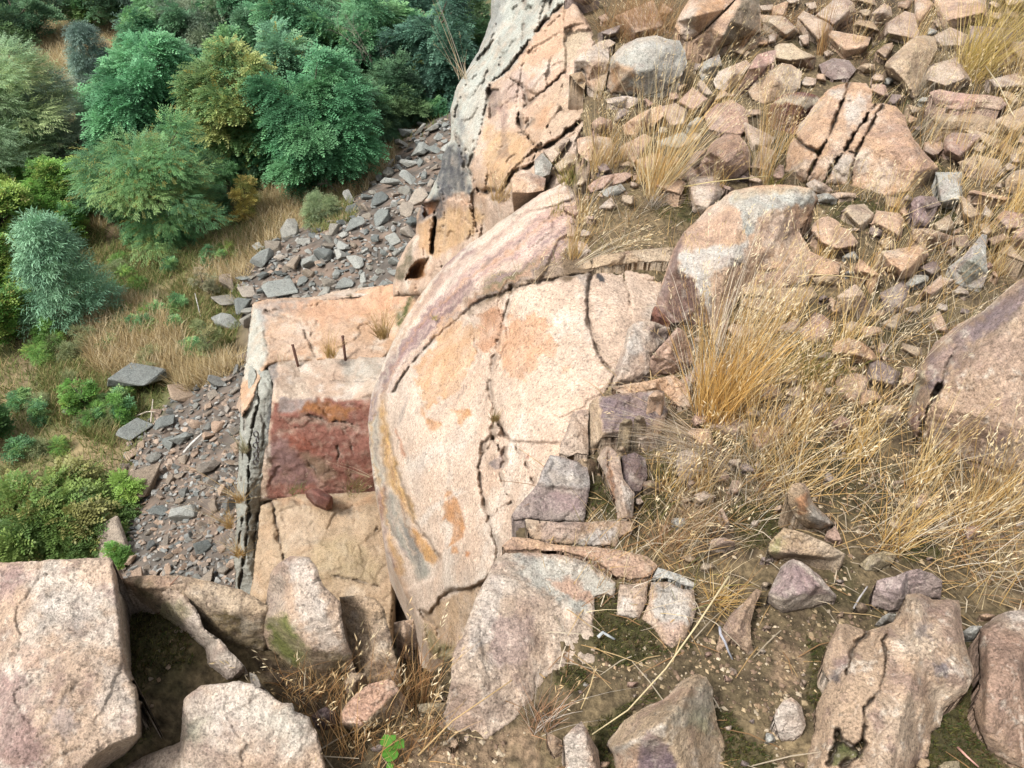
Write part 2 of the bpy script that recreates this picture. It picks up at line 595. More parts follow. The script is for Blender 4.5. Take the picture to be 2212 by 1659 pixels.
        lip = np.clip(1 - np.abs(d - 2.2 * ww) / (1.6 * ww), 0, 1) * fbm(P[m] * 18 + off, 3)
        dsp[m] += .12 * dp * lip
        dsp[m] += dp * g
        crk[m] = np.maximum(crk[m], g)
    for poly, lift, soft in plates:
        pp = np.array([q[:2] for q in poly])
        q = UV + warp * 5.0
        sd = segdist(q, pp, True) * np.where(inpoly(q, pp), 1, -1)
        dsp -= lift * sstep(-soft, soft, sd)
    P = R * (dep + dsp)[:, None]
    # colour
    a, b, c = (np.array(k) for k in PAL[pal])
    f1 = sstep(-.25, .25, fbm(P * 2.1 + off, 4))[:, None]
    col = a * (1 - f1) + b * f1
    f2 = (sstep(0.05, 0.30, fbm(P * 3.3 + off + 31, 5, 0.6)) * 0.75)[:, None]
    col = col * (1 - f2) + c * f2
    dk = (sstep(0.62 - patch * 2, 0.95 - patch * 2, fbm(P * 6.5 + off + 77, 5, 0.62) + 0.35) * 0.55)[:, None]
    col = col * (1 - dk) + np.array((0.20, 0.135, 0.115)) * dk
    for st in tints:
        poly, sc, soft, opac = st[:4]
        wv = st[4] if len(st) > 4 else 14.0
        poly = np.array([p[:2] for p in poly])
        q = UV + warp * wv + warp2 * wv
        sd = segdist(q, poly, True) * np.where(inpoly(q, poly), 1, -1)
        al = sstep(-soft, soft, sd) * opac
        al = al * np.clip(1.0 + 1.0 * fbm(P * 9 + off, 4, 0.6), 0.4, 1.2)
        al = np.clip(al, 0, 1)[:, None]
        col = col * (1 - al) + np.array(sc) * al
    if mott:     # coarse mineral and weathering mottle
        m1 = fbm(P * 26 + off, 4, 0.62)
        m2 = (sstep(.10, .36, fbm(P * 12 + off + 13, 5, .65)) * .55 * mott)[:, None]
        m3 = (sstep(.12, .34, fbm(P * 19 + off + 29, 5, .65)) * .60 * mott)[:, None]
        col = col * (1 + .38 * mott * m1)[:, None]
        col = col * (1 - m2) + np.array((.21, .135, .12)) * m2
        col = col * (1 - m3) + np.array((.60, .53, .44)) * m3
    if moss:
        am = (sstep(0.32 - moss, 0.55 - moss, fbm(P * 4.0 + off + 51, 5, 0.6)) * 0.8)[:, None]
        col = col * (1 - am) + np.array(C_MOSS) * am
    ck = (np.clip(crk * 1.1, 0, 1) * ckc)[:, None]
    col = col * (1 - ck) + np.array(C_DIRT) * ck
    # sides and underside
    r = np.array(ring)
    B = P[r]
    rd = R[r] / np.linalg.norm(R[r], axis=1)[:, None]
    cen = B.mean(0)
    if skirt == 'down':
        fl = gfun(B[:, 0], B[:, 1]) - 0.16
        z2 = np.minimum(B[:, 2] - 0.03, fl)
        mid = B.copy()
        mid[:, 2] = B[:, 2] * 0.6 + z2 * 0.4
        mid += rd * 0.012 + (cen - B) * 0.01
        end = B.copy()
        end[:, 2] = z2
        end += rd * 0.02
        rings = [mid, end]
    else:
        r1 = B + rd * 0.10 * thick
        r2 = B + rd * 0.45 * thick + np.array([0, 0, -0.15 * thick * drop])
        r3 = B + (cen - B) * 0.15 + rd * thick + np.array([0, 0, -0.5 * thick * drop])
        rings = [r1, r2, r3]
    V = [P]
    CC = [col]
    Q = []
    prev = r
    base = len(P)
    k = len(r)
    for rr in rings:
        V.append(rr)
        nz = fbm(rr * 5 + off, 4)[:, None]
        CC.append((col[r].mean(0) * .75 + col[r] * .15) * (1 + .35 * nz))
        cur = base + np.arange(k)
        Q.append(np.stack([prev, np.roll(prev, -1), np.roll(cur, -1), cur], 1))
        prev = cur
        base += k
    V.append(rings[-1].mean(0)[None])
    CC.append(col[r].mean(0)[None])
    cap = np.stack([prev, np.roll(prev, -1), np.full(k, base)], 1)
    V = np.concatenate(V)
    T = np.concatenate([T, cap])
    loc = np.array([cen[0], cen[1], V[:, 2].min()])
    # triangles facing the camera
    CC = [c * ROCK_TONE for c in CC]
    me = mkmesh(name, V - loc, T, np.concatenate(Q), np.concatenate(CC), True, mat or M_ROCK)
    return mkobj(name, me, loc)

_seed = [100]
ROCKS = []
OUTL = []
def rock(tile, name, label, outline, creases=(), pal='pale', h=0.08, cat='rock', cracks=(), tints=(), group=None, step=None, lift=0.0, **kw):
    """a loose rock on the hilltop: vertices (u, v[, height above the soil])"""
    _seed[0] += 1
    def up(p):
        u, v = p[0], p[1]
        hh = (p[2] if len(p) > 2 else h) + lift
        return (u, v, float(hdep(u, v, hh)))
    o = [up(p) for p in tf(tile, outline)]
    i = [[up(p) for p in tf(tile, ln)] for ln in creases]
    O = np.array([p[:2] for p in o])
    OUTL.append(O)
    area = 0.5 * abs(np.dot(O[:, 0], np.roll(O[:, 1], 1)) - np.dot(O[:, 1], np.roll(O[:, 0], 1)))
    st = step or float(np.clip(math.sqrt(area) / 34, 2.2, 5.0))
    s = TILES[tile][0]
    cr = [(tf(tile, ln), wd, dp) for ln, wd, dp in cracks]
    sn = [(tf(tile, pl),) + tuple(rest) for pl, *rest in tints]
    sz = math.sqrt(area)
    kw.setdefault('rnd', (float(np.clip(sz / 42, 2.0, 4.5)), float(np.clip(sz / 12000, 0.004, 0.014))))
    kw.setdefault('jit', float(np.clip(sz / 70, 0.8, 2.6)))
    kw.setdefault('amp', float(np.clip(sz / 11000, 0.004, 0.018)))
    kw.setdefault('amp2', float(np.clip(sz / 22000, 0.003, 0.010)))
    kw.setdefault('chip', float(np.clip(sz / 16000, 0.003, 0.0065)))
    kw.setdefault('chipf', float(np.clip(2200 / sz, 6, 26)))
    kw.setdefault('ckw', 0.75)
    kw.setdefault('mott', 0.55)
    bare = [len(p) <= 2 for p in outline]
    if i and all(bare):
        vm = O[:, 1].max() - O[:, 1].min() + 1e-6
        o = [(p[0], p[1], float(hdep(p[0], p[1], h * (1.0 - 0.98 * ((p[1] - O[:, 1].min()) / vm) ** 1.3) + lift))) for p in o]
    if not i and len(o) > 5:       # a blunt top for stones without traced creases
        c = O.mean(0)
        hm = max((p[2] if len(p) > 2 else h) for p in outline) + lift
        i = [[(c[0], c[1] - 0.06 * sz, float(hdep(c[0], c[1], hm * 1.02)))]]
        o2 = []
        vm = O[:, 1].max() - O[:, 1].min() + 1e-6
        for p, src in zip(o, outline):
            if len(src) > 2: o2.append(p)
            else:
                fr = (p[1] - O[:, 1].min()) / vm
                o2.append((p[0], p[1], float(hdep(p[0], p[1], h * (0.95 - 0.9 * fr) + lift))))
        o = o2
    ob = body(name, o, i, 'facet', st, cracks=cr, tints=sn, pal=pal, seed=_seed[0], **kw)
    tag(ob, label, cat, group)
    ROCKS.append(ob)
    return ob
# ------------------------------------------------------------------ hilltop soil and the hill under it
HILL_F = [(1300, -260), (1262, -120), (1236, -20), (1295, 90), (1268, 200), (1266, 300), (1300, 385), (1222, 445), (1205, 505), (1160, 552), (1150, 585), (1218, 597), (1290, 590), (1440, 585), (1425, 720),
          (1310, 850), (1205, 990), (1130, 1150), (1060, 1300), (1000, 1400), (930, 1450), (850, 1400), (700, 1370),
          (560, 1330), (270, 1250), (120, 1230), (-320, 1220)]
_hb = np.array(HILL_F, float)
HILL_W = hpt(_hb[:, 0], _hb[:, 1])[:, :2]
HILL_W = np.concatenate([HILL_W, [[-16, -1.0], [-16, -9], [17, -9], [17, 18], [1.9, 18]]])

def hill_sd(xy):
    return segdist(xy, HILL_W, True) * np.where(inpoly(xy, HILL_W), 1, -1)

MOSS_F = [tf('T7', [(720, 150), (900, 200), (930, 360), (1150, 420), (1260, 560), (1200, 640), (1350, 640), (1500, 560), (1560, 640), (1300, 720), (900, 800), (720, 700), (690, 450)]),
          tf('T7', [(350, 860), (480, 790), (650, 800), (640, 950), (540, 1000), (380, 960)]),
          tf('T7', [(640, 1330), (860, 1180), (1250, 1010), (1300, 1060), (1100, 1130), (950, 1260), (830, 1450), (880, 1700), (760, 1700), (720, 1450)]),
          tf('T7', [(1740, 1150), (1900, 1200), (2000, 1400), (2212, 1500), (2300, 1750), (1850, 1750), (1800, 1350)]),
          tf('T8', [(330, 520), (500, 620), (480, 800), (520, 920), (400, 1150), (330, 1100), (350, 900), (380, 700)]),
          tf('T8', [(1700, 650), (1820, 650), (1820, 950), (1770, 1140), (1900, 1520), (2050, 1700), (1350, 1700), (1420, 1350), (1510, 1180), (1700, 1010)]),
          tf('T9', [(1140, 430), (1340, 450), (1560, 580), (1770, 640), (1720, 850), (1800, 930), (1560, 1050), (1400, 1100), (1250, 1400), (1240, 1050), (1150, 880)]),
          tf('T9', [(1240, 1400), (1400, 1480), (1150, 1620), (900, 1700), (900, 1600), (1050, 1590)]),
          tf('T4', [(420, 120), (620, 60), (900, 60), (1000, 160), (960, 330), (800, 320), (620, 270), (520, 200)]),
          tf('T4', [(1390, 170), (1500, 110), (1680, 200), (1680, 340), (1560, 360), (1400, 290)]),
          tf('T5', [(1130, 920), (1280, 700), (1400, 720), (1420, 1000), (1330, 1150), (1080, 1160), (1050, 1040)]),
          tf('T5', [(660, 860), (800, 880), (900, 1020), (900, 1160), (640, 1090), (660, 950)]),
          tf('T6', [(-400, 1050), (0, 1020), (180, 1080), (240, 1270), (100, 1260), (0, 1430), (-200, 1430), (-320, 1250)]),
          tf('T6', [(1080, 1400), (1400, 1350), (1500, 1500), (1200, 1560)]),
          tf('T3', [(1150, 60), (1900, -20), (1700, 180), (1500, 300), (1250, 230)]),
          tf('T2', [(1180, 780), (1250, 1000), (1330, 1220), (1450, 1380), (1560, 1600), (1450, 1620), (1380, 1300), (1200, 1080)])]
BARE_F = [tf('T4', [(-100, 420), (300, 330), (500, 520), (800, 560), (950, 800), (600, 840), (300, 780), (0, 900), (-300, 800)]),
          tf('T8', [(60, 560), (300, 600), (330, 800), (150, 1000), (0, 900)]),
          tf('T2', [(1400, 960), (1900, 990), (1750, 1150), (1850, 1250), (1500, 1300), (1380, 1180)]),
          tf('T10', [(1100, 1330), (1600, 1450), (1800, 1500), (2212, 1300), (2212, 1700), (1300, 1700)]),
          tf('T7', [(0, 1300), (200, 1330), (260, 1700), (0, 1700)])]
DARK_F = [tf('T2', [(-100, -100), (1100, -100), (1150, 350), (1000, 480), (800, 420), (460, 480), (250, 380), (0, 300)]),
          tf('T5', [(1570, 1230), (1700, 1200), (1900, 1000), (2300, 1000), (2450, 1300), (2300, 1500), (1950, 1500), (1700, 1480)]),
          tf('T10', [(-50, 700), (300, 800), (700, 900), (760, 1100), (700, 1300), (500, 1250), (330, 1080), (100, 1000)])]

HOLLOW = hpt(*tf('T9', [(1420, 850)])[0])[:2]     # soil caught between the corner boulders
def soil_z(P):
    """relief of the hilltop soil at world points (n, 2)"""
    q = np.c_[P, np.zeros(len(P))]
    r2 = ((P - HOLLOW) ** 2).sum(1)
    return 0.14 * np.exp(-r2 / 0.05) + 0.035 * fbm(q * 1.6, 4) + 0.022 * fbm(q * 6.0 + 4, 4) + 0.012 * np.maximum(ridge(q * 22 + 9, 3) - 0.5, -0.2)

def build_soil():
    st = 5.0
    us = np.concatenate([np.arange(-1100, -260, 14), np.arange(-260, 2480, st), np.arange(2480, 3700, 14)])
    vs = np.concatenate([np.arange(-330, 0, 7), np.arange(0, 1900, st), np.arange(1900, 2600, 14)])
    U, Vv = np.meshgrid(us, vs)
    UV = np.stack([U.ravel(), Vv.ravel()], 1)
    P = hpt(UV[:, 0], UV[:, 1])
    sd = hill_sd(P[:, :2])
    sd = sd + 0.035 * fbm(P * 7.0, 4)
    keep = sd > -0.03
    P[:, 2] += soil_z(P[:, :2]) - 0.30 * np.clip(0.10 - sd, 0, 1)
    off = 3.3
    f = fbm(P * 3.0 + off, 5, 0.6)
    col = np.array((0.140, 0.106, 0.060)) + 0 * P
    a = sstep(-.1, .3, f)[:, None]
    col = col * (1 - a) + np.array((0.25, 0.187, 0.105)) * a
    g = sstep(0.0, 0.3, fbm(P * 9 + 8, 5, 0.65))[:, None] * 0.6
    col = col * (1 - g) + np.array((0.085, 0.06, 0.04)) * g
    warp = np.stack([fbm(np.c_[UV / 30.0, np.full(len(UV), 3.0)], 4), fbm(np.c_[UV / 30.0, np.full(len(UV), 8.0)], 4)], 1) * 26
    q = UV + warp
    lift = np.zeros(len(P))
    for poly, cc, op, up in [(p, (0.36, 0.25, 0.16), 0.8, 0) for p in BARE_F] + [(p, (0.075, 0.052, 0.036), 0.8, 0) for p in DARK_F] + [(p, C_MOSS, 0.95, 0.012) for p in MOSS_F]:
        pp = np.array([x[:2] for x in poly])
        m = (q[:, 0] > pp[:, 0].min() - 30) & (q[:, 0] < pp[:, 0].max() + 30) & (q[:, 1] > pp[:, 1].min() - 30) & (q[:, 1] < pp[:, 1].max() + 30)
        if not m.any(): continue
        s = segdist(q[m], pp, True) * np.where(inpoly(q[m], pp), 1, -1)
        al = sstep(-12, 12, s) * op
        al = al * np.clip(0.75 + 1.6 * fbm(P[m] * 16, 4, 0.65), 0.1, 1.1)
        al = np.clip(al, 0, 1)
        ccv = np.array(cc) * (1 + 0.5 * fbm(P[m] * 30 + 5, 3))[:, None]
        col[m] = col[m] * (1 - al[:, None]) + ccv * al[:, None]
        lift[m] += up * al * (0.5 + 1.2 * np.abs(fbm(P[m] * 40, 3)))
    am = (sstep(0.10, 0.34, fbm(P * 2.6 + 41, 5, 0.62)) * 0.75)[:, None]
    col = col * (1 - am) + np.array((0.075, 0.066, 0.030)) * am
    P[:, 2] += lift
    idx = np.arange(len(P)).reshape(U.shape)
    qd = np.stack([idx[:-1, :-1].ravel(), idx[1:, :-1].ravel(), idx[1:, 1:].ravel(), idx[:-1, 1:].ravel()], 1)
    qd = qd[keep[qd].all(1)]
    used = np.unique(qd)
    rm = np.full(len(P), -1)
    rm[used] = np.arange(len(used))
    me = mkmesh('hilltop_soil', P[used], None, rm[qd], col[used] * .66, True, M_SOIL)
    tag(mkobj('hilltop_soil', me), 'brown soil with moss and dry litter between the hilltop rocks', kind='structure')

build_soil()

def build_hill():
    xs = np.arange(-15, 15.01, 0.16)
    ys = np.arange(-8, 17.01, 0.16)
    X, Y = np.meshgrid(xs, ys)
    xy = np.stack([X.ravel(), Y.ravel()], 1)
    sd = hill_sd(xy)
    q = np.c_[xy, np.zeros(len(xy))]
    z = gfun(xy[:, 0], xy[:, 1]) - 0.16 + 0.05 * fbm(q * 1.2, 4)
    far = np.maximum(xy[:, 1] - 8.5, 0)
    z = z - 0.02 * far ** 2
    out = np.clip(-sd - 0.05, 0, None)
    fall = out * (4.2 + 1.3 * fbm(q * 0.9, 3)) + 0.15 * (out > 0) * fbm(q * 3, 3)
    z = np.maximum(z - fall, -15.5)
    P = np.c_[xy, z]
    f = sstep(-.2, .3, fbm(P * 1.5, 4))[:, None]
    top = np.array((0.15, 0.112, 0.06)) * (1 - f) + np.array((0.21, 0.155, 0.085)) * f
    rk = np.array((0.42, 0.31, 0.22)) * (1 - f) + np.array((0.36, 0.34, 0.29)) * f
    k = sstep(0.0, 0.15, out)[:, None]
    idx = np.arange(len(P)).reshape(X.shape)
    qd = np.stack([idx[:-1, :-1].ravel(), idx[:-1, 1:].ravel(), idx[1:, 1:].ravel(), idx[1:, :-1].ravel()], 1)
    me = mkmesh('hill', P, None, qd, top * (1 - k) + rk * k, True, M_CLIFF)
    tag(mkobj('hill', me), 'quarry hill of pale granite that carries the rocky top', kind='structure')

build_hill()

def dpts(tile, pts):
    return tf(tile, pts)

# ------------------------------------------------------------------ the great smooth dome
G1 = (0.42, 0.30, 0.26)
dome_outline = [(1222, 392, 3.88), (1170, 418, 3.98), (1120, 452, 4.05), (1050, 500, 4.22), (990, 545, 4.42), (945, 590, 4.52), (905, 640, 4.6), (875, 690, 4.62), (848, 740, 4.62),
                (822, 800, 4.6), (804, 850, 4.6), (795, 900, 4.58), (797, 960, 4.55), (805, 1020, 4.48), (815, 1070, 4.42), (824, 1130, 4.36), (832, 1190, 4.28), (850, 1230, 4.2),
                (872, 1275, 4.08), (893, 1315, 3.98), (908, 1365, 3.85), (925, 1405, 3.75), (960, 1432, 3.5), (1010, 1440, 3.15), (1062, 1330, 2.85), (1110, 1230, 2.72), (1165, 1110, 2.68),
                (1235, 1000, 2.68), (1330, 880, 2.78), (1440, 740, 3.0), (1475, 640, 3.2), (1470, 560, 3.38), (1390, 520, 3.52), (1290, 470, 3.68)]
dome_inner = [[(1000, 900, 3.40)], [(1000, 700, 3.78)], [(1200, 700, 3.12)], [(1150, 500, 3.60)], [(1200, 445, 3.72)], [(1130, 560, 3.42)], [(1000, 1150, 3.22)], [(900, 950, 3.72)], [(900, 800, 3.98)], [(1300, 600, 3.24)],
              [(850, 900, 4.05)], [(860, 1050, 3.95)], [(1100, 900, 3.02)], [(1000, 570, 4.05)], [(900, 1150, 3.72)], [(1250, 850, 2.86)], [(1080, 1080, 2.98)], [(960, 1260, 3.35)],
              [(1350, 700, 3.02)], [(1070, 600, 3.52)], [(930, 1345, 3.62)], [(1010, 1340, 3.12)]]
k_main = [(1106, 620), (1098, 660), (1085, 700), (1075, 740), (1065, 790), (1056, 829), (1064, 862), (1068, 907), (1064, 935), (1066, 949)]
k_left = [(1064, 949), (1041, 959), (1043, 977), (1033, 1009), (1038, 1047), (1046, 1084), (1055, 1117), (1063, 1154), (1076, 1182), (1070, 1230)]
k_right = [(1078, 915), (1092, 940), (1103, 954), (1088, 977), (1078, 970), (1066, 949)]
k_r2 = [(1088, 977), (1092, 995), (1079, 1019), (1090, 1054), (1106, 1086), (1080, 1099), (1058, 1118)]
seam = [(1441, 570), (1393, 571), (1338, 573), (1301, 578), (1278, 588), (1218, 597), (1156, 611), (1106, 624), (1060, 640), (1025, 655), (985, 690), (945, 725), (905, 765), (872, 808), (848, 848)]
k2 = [(1281, 589), (1273, 607), (1268, 652), (1271, 702), (1286, 747), (1301, 780), (1328, 808)]
k3 = [(1346, 577), (1348, 605), (1358, 635), (1363, 665), (1366, 700)]
k5 = [(1025, 660), (1021, 720), (1034, 775)]
foldA = tf('T11', [(1120, -40), (1120, 100), (1135, 400), (1190, 620), (1240, 800), (1290, 950), (1370, 1190), (1500, 1370), (1600, 1520), (1560, 1660)])
foldB = tf('T11', [(1050, 250), (1075, 520), (1128, 830), (1110, 980), (1180, 1300), (1300, 1450)])
foldC = tf('T10', [(1420, 300), (1500, 330), (1600, 180), (1700, 125), (1850, 110), (1960, 55), (2050, -20)])
foldD = tf('T10', [(1430, 330), (1560, 430), (1600, 640), (1500, 750), (1440, 900)])
foldE = tf('T10', [(1690, 540), (1690, 620), (1640, 650), (1640, 700), (1500, 745)])
pk1 = [(1215, 430), (1190, 470), (1150, 500), (1110, 530), (1060, 560), (1030, 590)]
pk2 = tf('T3', [(0, 215), (120, 180), (340, 130), (640, 20), (780, -40)])
pk3 = tf('T3', [(125, 175), (120, 260), (70, 420), (0, 600)])
pk4 = tf('T3', [(120, 262), (350, 225)])
dome_cracks = [(k_main, 6.5, 0.06), (k_left, 7.5, 0.06), (k_right, 6.0, 0.06), (k_r2, 5.5, 0.05), (seam, 4.5, 0.06), (k2, 4.0, 0.05), (k3, 4.0, 0.05), (k5, 3.0, 0.04),
               (foldA, 5.0, 0.06), (foldB, 5.0, 0.05), (foldC, 6.0, 0.06), (foldD, 5.0, 0.06), (foldE, 3.5, 0.06), (pk1, 3.0, 0.03), (pk2, 3.5, 0.03), (pk3, 3.0, 0.03), (pk4, 3.0, 0.03),
               ([(1106, 952), (1131, 992), (1153, 1044)], 4.0, 0.05), (tf('T5', [(190, 860), (60, 1010), (0, 1030)]), 2.5, 0.02),
               (tf('T3', [(0, 850), (60, 770), (210, 770)]), 3.0, 0.03)]
dome_stains = [
    ([(1290, 560), (1290, 590), (1200, 606), (1110, 628), (1050, 655), (1010, 668), (1000, 655), (1060, 622), (1110, 590), (1160, 552), (1210, 530)], (0.17, 0.12, 0.075), 8, 0.85, 16),
    ([(1050, 598), (1090, 590), (1130, 580), (1100, 615), (1040, 640)], (0.12, 0.11, 0.05), 6, 0.7, 14),
    # weathered strips of the left flank: pale crest, pink strip, mauve strip
    (tf('T12', [(560, 960), (640, 800), (760, 560), (860, 440), (1000, 270), (1270, 30), (1290, 110), (1110, 235), (960, 345), (830, 520), (690, 790), (600, 1000)]), (0.55, 0.47, 0.385), 8, 0.75),
    (tf('T12', [(830, 560), (960, 400), (1085, 320), (1240, 200), (1480, 60), (1600, 150), (1500, 330), (1250, 350), (1090, 450), (960, 590), (860, 700), (760, 760)]), (0.49, 0.335, 0.295), 8, 0.6),
    (tf('T12', [(600, 950), (640, 940), (760, 800), (870, 690), (1000, 570), (1085, 470), (1070, 440), (900, 545), (760, 690), (650, 850)]), (0.225, 0.145, 0.14), 4, 0.92, 9),
    (tf('T12', [(930, 300), (1080, 260), (1090, 310), (980, 350), (920, 430), (860, 500), (880, 430)]), (0.26, 0.165, 0.16), 5, 0.75, 10),
    (tf('T12', [(740, 560), (850, 420), (900, 420), (830, 560), (700, 780), (660, 800)]), (0.49, 0.32, 0.20), 7, 0.6),
    (tf('T11', [(1020, 20), (1110, -60), (1140, -30), (1075, 90), (1010, 260), (965, 330), (950, 280)]), (0.27, 0.205, 0.205), 5, 0.8),
    (tf('T11', [(1065, 190), (1110, 130), (1138, 400), (1195, 620), (1255, 870), (1360, 1060), (1370, 1200), (1300, 1120), (1240, 1000), (1130, 840), (1090, 560), (1060, 320)]), (0.49, 0.31, 0.135), 5, 0.9, 8),
    (tf('T11', [(1345, 1230), (1420, 1290), (1590, 1500), (1560, 1580), (1470, 1520), (1360, 1350)]), (0.45, 0.26, 0.11), 5, 0.9, 8),
    (tf('T11', [(965, 330), (1050, 260), (1075, 520), (1128, 830), (1030, 980), (980, 760)]), (0.45, 0.42, 0.345), 6, 0.8, 8),
    (tf('T11', [(1100, 1010), (1180, 930), (1300, 1150), (1330, 1260), (1420, 1420), (1520, 1640), (1400, 1700), (1330, 1520), (1250, 1420), (1110, 1220)]), (0.33, 0.31, 0.26), 6, 0.85, 8),
    (tf('T11', [(1250, 1180), (1330, 1270), (1440, 1480), (1420, 1620), (1330, 1450)]), (0.16, 0.15, 0.14), 8, 0.6, 8),
    (tf('T11', [(1130, 1310), (1220, 1440), (1290, 1660), (1210, 1660), (1160, 1480)]), (0.43, 0.26, 0.12), 6, 0.8, 8),
    (tf('T11', [(1040, 980), (1110, 880), (1130, 900), (1100, 1190), (1050, 1180)]), (0.24, 0.12, 0.065), 5, 0.9, 8),
    (tf('T10', [(1090, 0), (1240, 0), (1360, 380), (1200, 380), (1110, 200)]), (0.42, 0.30, 0.205), 8, 0.6),
    (tf('T10', [(1430, 330), (1600, 200), (1720, 130), (1960, 70), (1900, 300), (1760, 560), (1650, 700), (1480, 700)]), (0.40, 0.275, 0.165), 8, 0.75),
    (tf('T10', [(1450, 430), (1560, 560), (1700, 620), (1680, 900), (1560, 1000), (1480, 720)]), (0.17, 0.16, 0.06), 12, 0.75),
    # rusty scars on the pale face
    (tf('T11', [(1640, 930), (1690, 920), (1740, 1000), (1780, 1100), (1800, 1200), (1808, 1250), (1790, 1320), (1700, 1380), (1650, 1420), (1690, 1330), (1695, 1220), (1640, 1160), (1605, 1210), (1630, 1100), (1615, 1000)]), (0.47, 0.25, 0.12), 2.0, 0.95, 4),
    (tf('T11', [(1690, 1400), (1740, 1400), (1745, 1470), (1680, 1460)]), (0.47, 0.25, 0.12), 2.0, 0.8, 4),
    (tf('T11', [(1810, 1450), (1845, 1450), (1840, 1495), (1810, 1490)]), (0.45, 0.22, 0.11), 2.0, 0.9, 3),
    (tf('T11', [(1400, 200), (1440, 200), (1470, 280), (1600, 350), (1545, 420), (1490, 400), (1470, 300), (1410, 260)]), (0.47, 0.26, 0.13), 3.0, 0.85, 9),
    (tf('T11', [(1700, 220), (1800, 200), (1870, 260), (1820, 290), (1780, 370), (1720, 340), (1740, 290)]), (0.47, 0.26, 0.13), 3.0, 0.9, 9),
    (tf('T11', [(1400, 150), (1430, -250), (1600, -520), (1900, -500), (1900, -250), (1780, 20), (1700, 100), (1600, 180), (1480, 230)]), (0.51, 0.315, 0.18), 2.5, 0.8, 30),
    (tf('T11', [(1200, 370), (1240, 470), (1280, 580), (1290, 630), (1250, 610), (1240, 500), (1195, 400)]), (0.40, 0.19, 0.11), 2.0, 0.8, 4),
    (tf('T12', [(1090, 600), (1170, 560), (1240, 600), (1220, 720), (1150, 800), (1100, 780)]), (0.42, 0.235, 0.14), 2.0, 0.8, 18),
    (tf('T3', [(0, 1090), (60, 1120), (190, 1080), (340, 1130), (260, 1200), (390, 1310), (330, 1450), (200, 1430), (150, 1550), (30, 1640), (-80, 1560), (-120, 1300)]), (0.49, 0.29, 0.175), 2.5, 0.8, 22),
    (tf('T3', [(430, 1520), (510, 1490), (500, 1550), (450, 1570)]), (0.45, 0.26, 0.15), 3, 0.7, 6),
    (tf('T3', [(725, 690), (760, 700), (805, 740), (795, 785), (755, 775), (720, 730)]), (0.06, 0.055, 0.055), 1.5, 0.95, 3),
    (tf('T3', [(540, 720), (690, 700), (670, 780), (640, 900), (600, 820)]), (0.22, 0.215, 0.20), 5, 0.6, 10),
    (tf('T5', [(140, 610), (150, 600), (145, 640), (110, 640)]), (0.3, 0.12, 0.08), 2, 0.8, 4),
    (tf('T11', [(2010, 680), (2150, 600), (2140, 720), (2060, 740)]), (0.20, 0.17, 0.17), 3, 0.8, 6),
    # thin dark joints
    (tf('T11', [(1810, 0), (1825, 10), (1720, 190), (1690, 200)]), (0.33, 0.25, 0.20), 2, 0.7, 3),
    (tf('T11', [(1300, 100), (1325, 60), (1270, 300), (1225, 390), (1225, 320)]), (0.36, 0.30, 0.25), 3, 0.75, 4),
    (tf('T11', [(1250, 700), (1500, 560), (1900, 420), (1900, 470), (1600, 640), (1300, 800)]), (0.60, 0.53, 0.46), 14, 0.5, 20),
    (tf('T11', [(1400, 1180), (1580, 1000), (1780, 900), (1790, 930), (1620, 1020), (1420, 1240)]), (0.62, 0.56, 0.49), 6, 0.6, 8),
]
_Lc = np.array([(1222, 392), (1120, 452), (1050, 500), (990, 545), (945, 590), (905, 640), (875, 690), (848, 740), (822, 800), (804, 850)], float)
_Sc = np.array([(1290, 470), (1205, 540), (1156, 600), (1106, 618), (1050, 642), (985, 688), (945, 722), (905, 762), (872, 805), (848, 848)], float)
for s0, s1, cc, op in ((.02, .09, (.60, .52, .43), .8), (.13, .17, (.36, .25, .21), .7), (.22, .33, (.60, .51, .42), .65), (.36, .40, (.33, .235, .215), .75), (.45, .50, (.50, .30, .18), .6), (.55, .59, (.35, .24, .22), .7), (.63, .70, (.56, .43, .36), .6), (.74, .79, (.27, .19, .18), .75), (.86, .91, (.47, .28, .19), .55), (.93, .97, (.24, .18, .165), .7)):
    dome_stains.append(([tuple(x) for x in _Lc * (1 - s0) + _Sc * s0] + [tuple(x) for x in (_Lc * (1 - s1) + _Sc * s1)[::-1]], cc, 2.5, op, 13))
_Lf = np.array([(804, 850), (795, 900), (797, 960), (805, 1020), (815, 1070), (824, 1130), (832, 1190), (850, 1230)], float)
_Rf = np.array([(833, 830), (835, 870), (840, 930), (852, 990), (866, 1035), (878, 1070), (896, 1130), (930, 1175)], float)
for s0, s1, cc, op in ((.0, .08, (.30, .22, .2), .7), (.16, .24, (.47, .31, .16), .7), (.36, .41, (.25, .2, .18), .7), (.55, .62, (.52, .42, .33), .6), (.74, .80, (.33, .2, .12), .7)):
    dome_stains.append(([tuple(x) for x in _Lf * (1 - s0) + _Rf * s0] + [tuple(x) for x in (_Lf * (1 - s1) + _Rf * s1)[::-1]], cc, 2.5, op, 11))
strip = seam[6:] + [(822, 800), (848, 740), (905, 640), (990, 545), (1120, 452), (1222, 392), (1290, 460), (1205, 520), (1175, 590)]
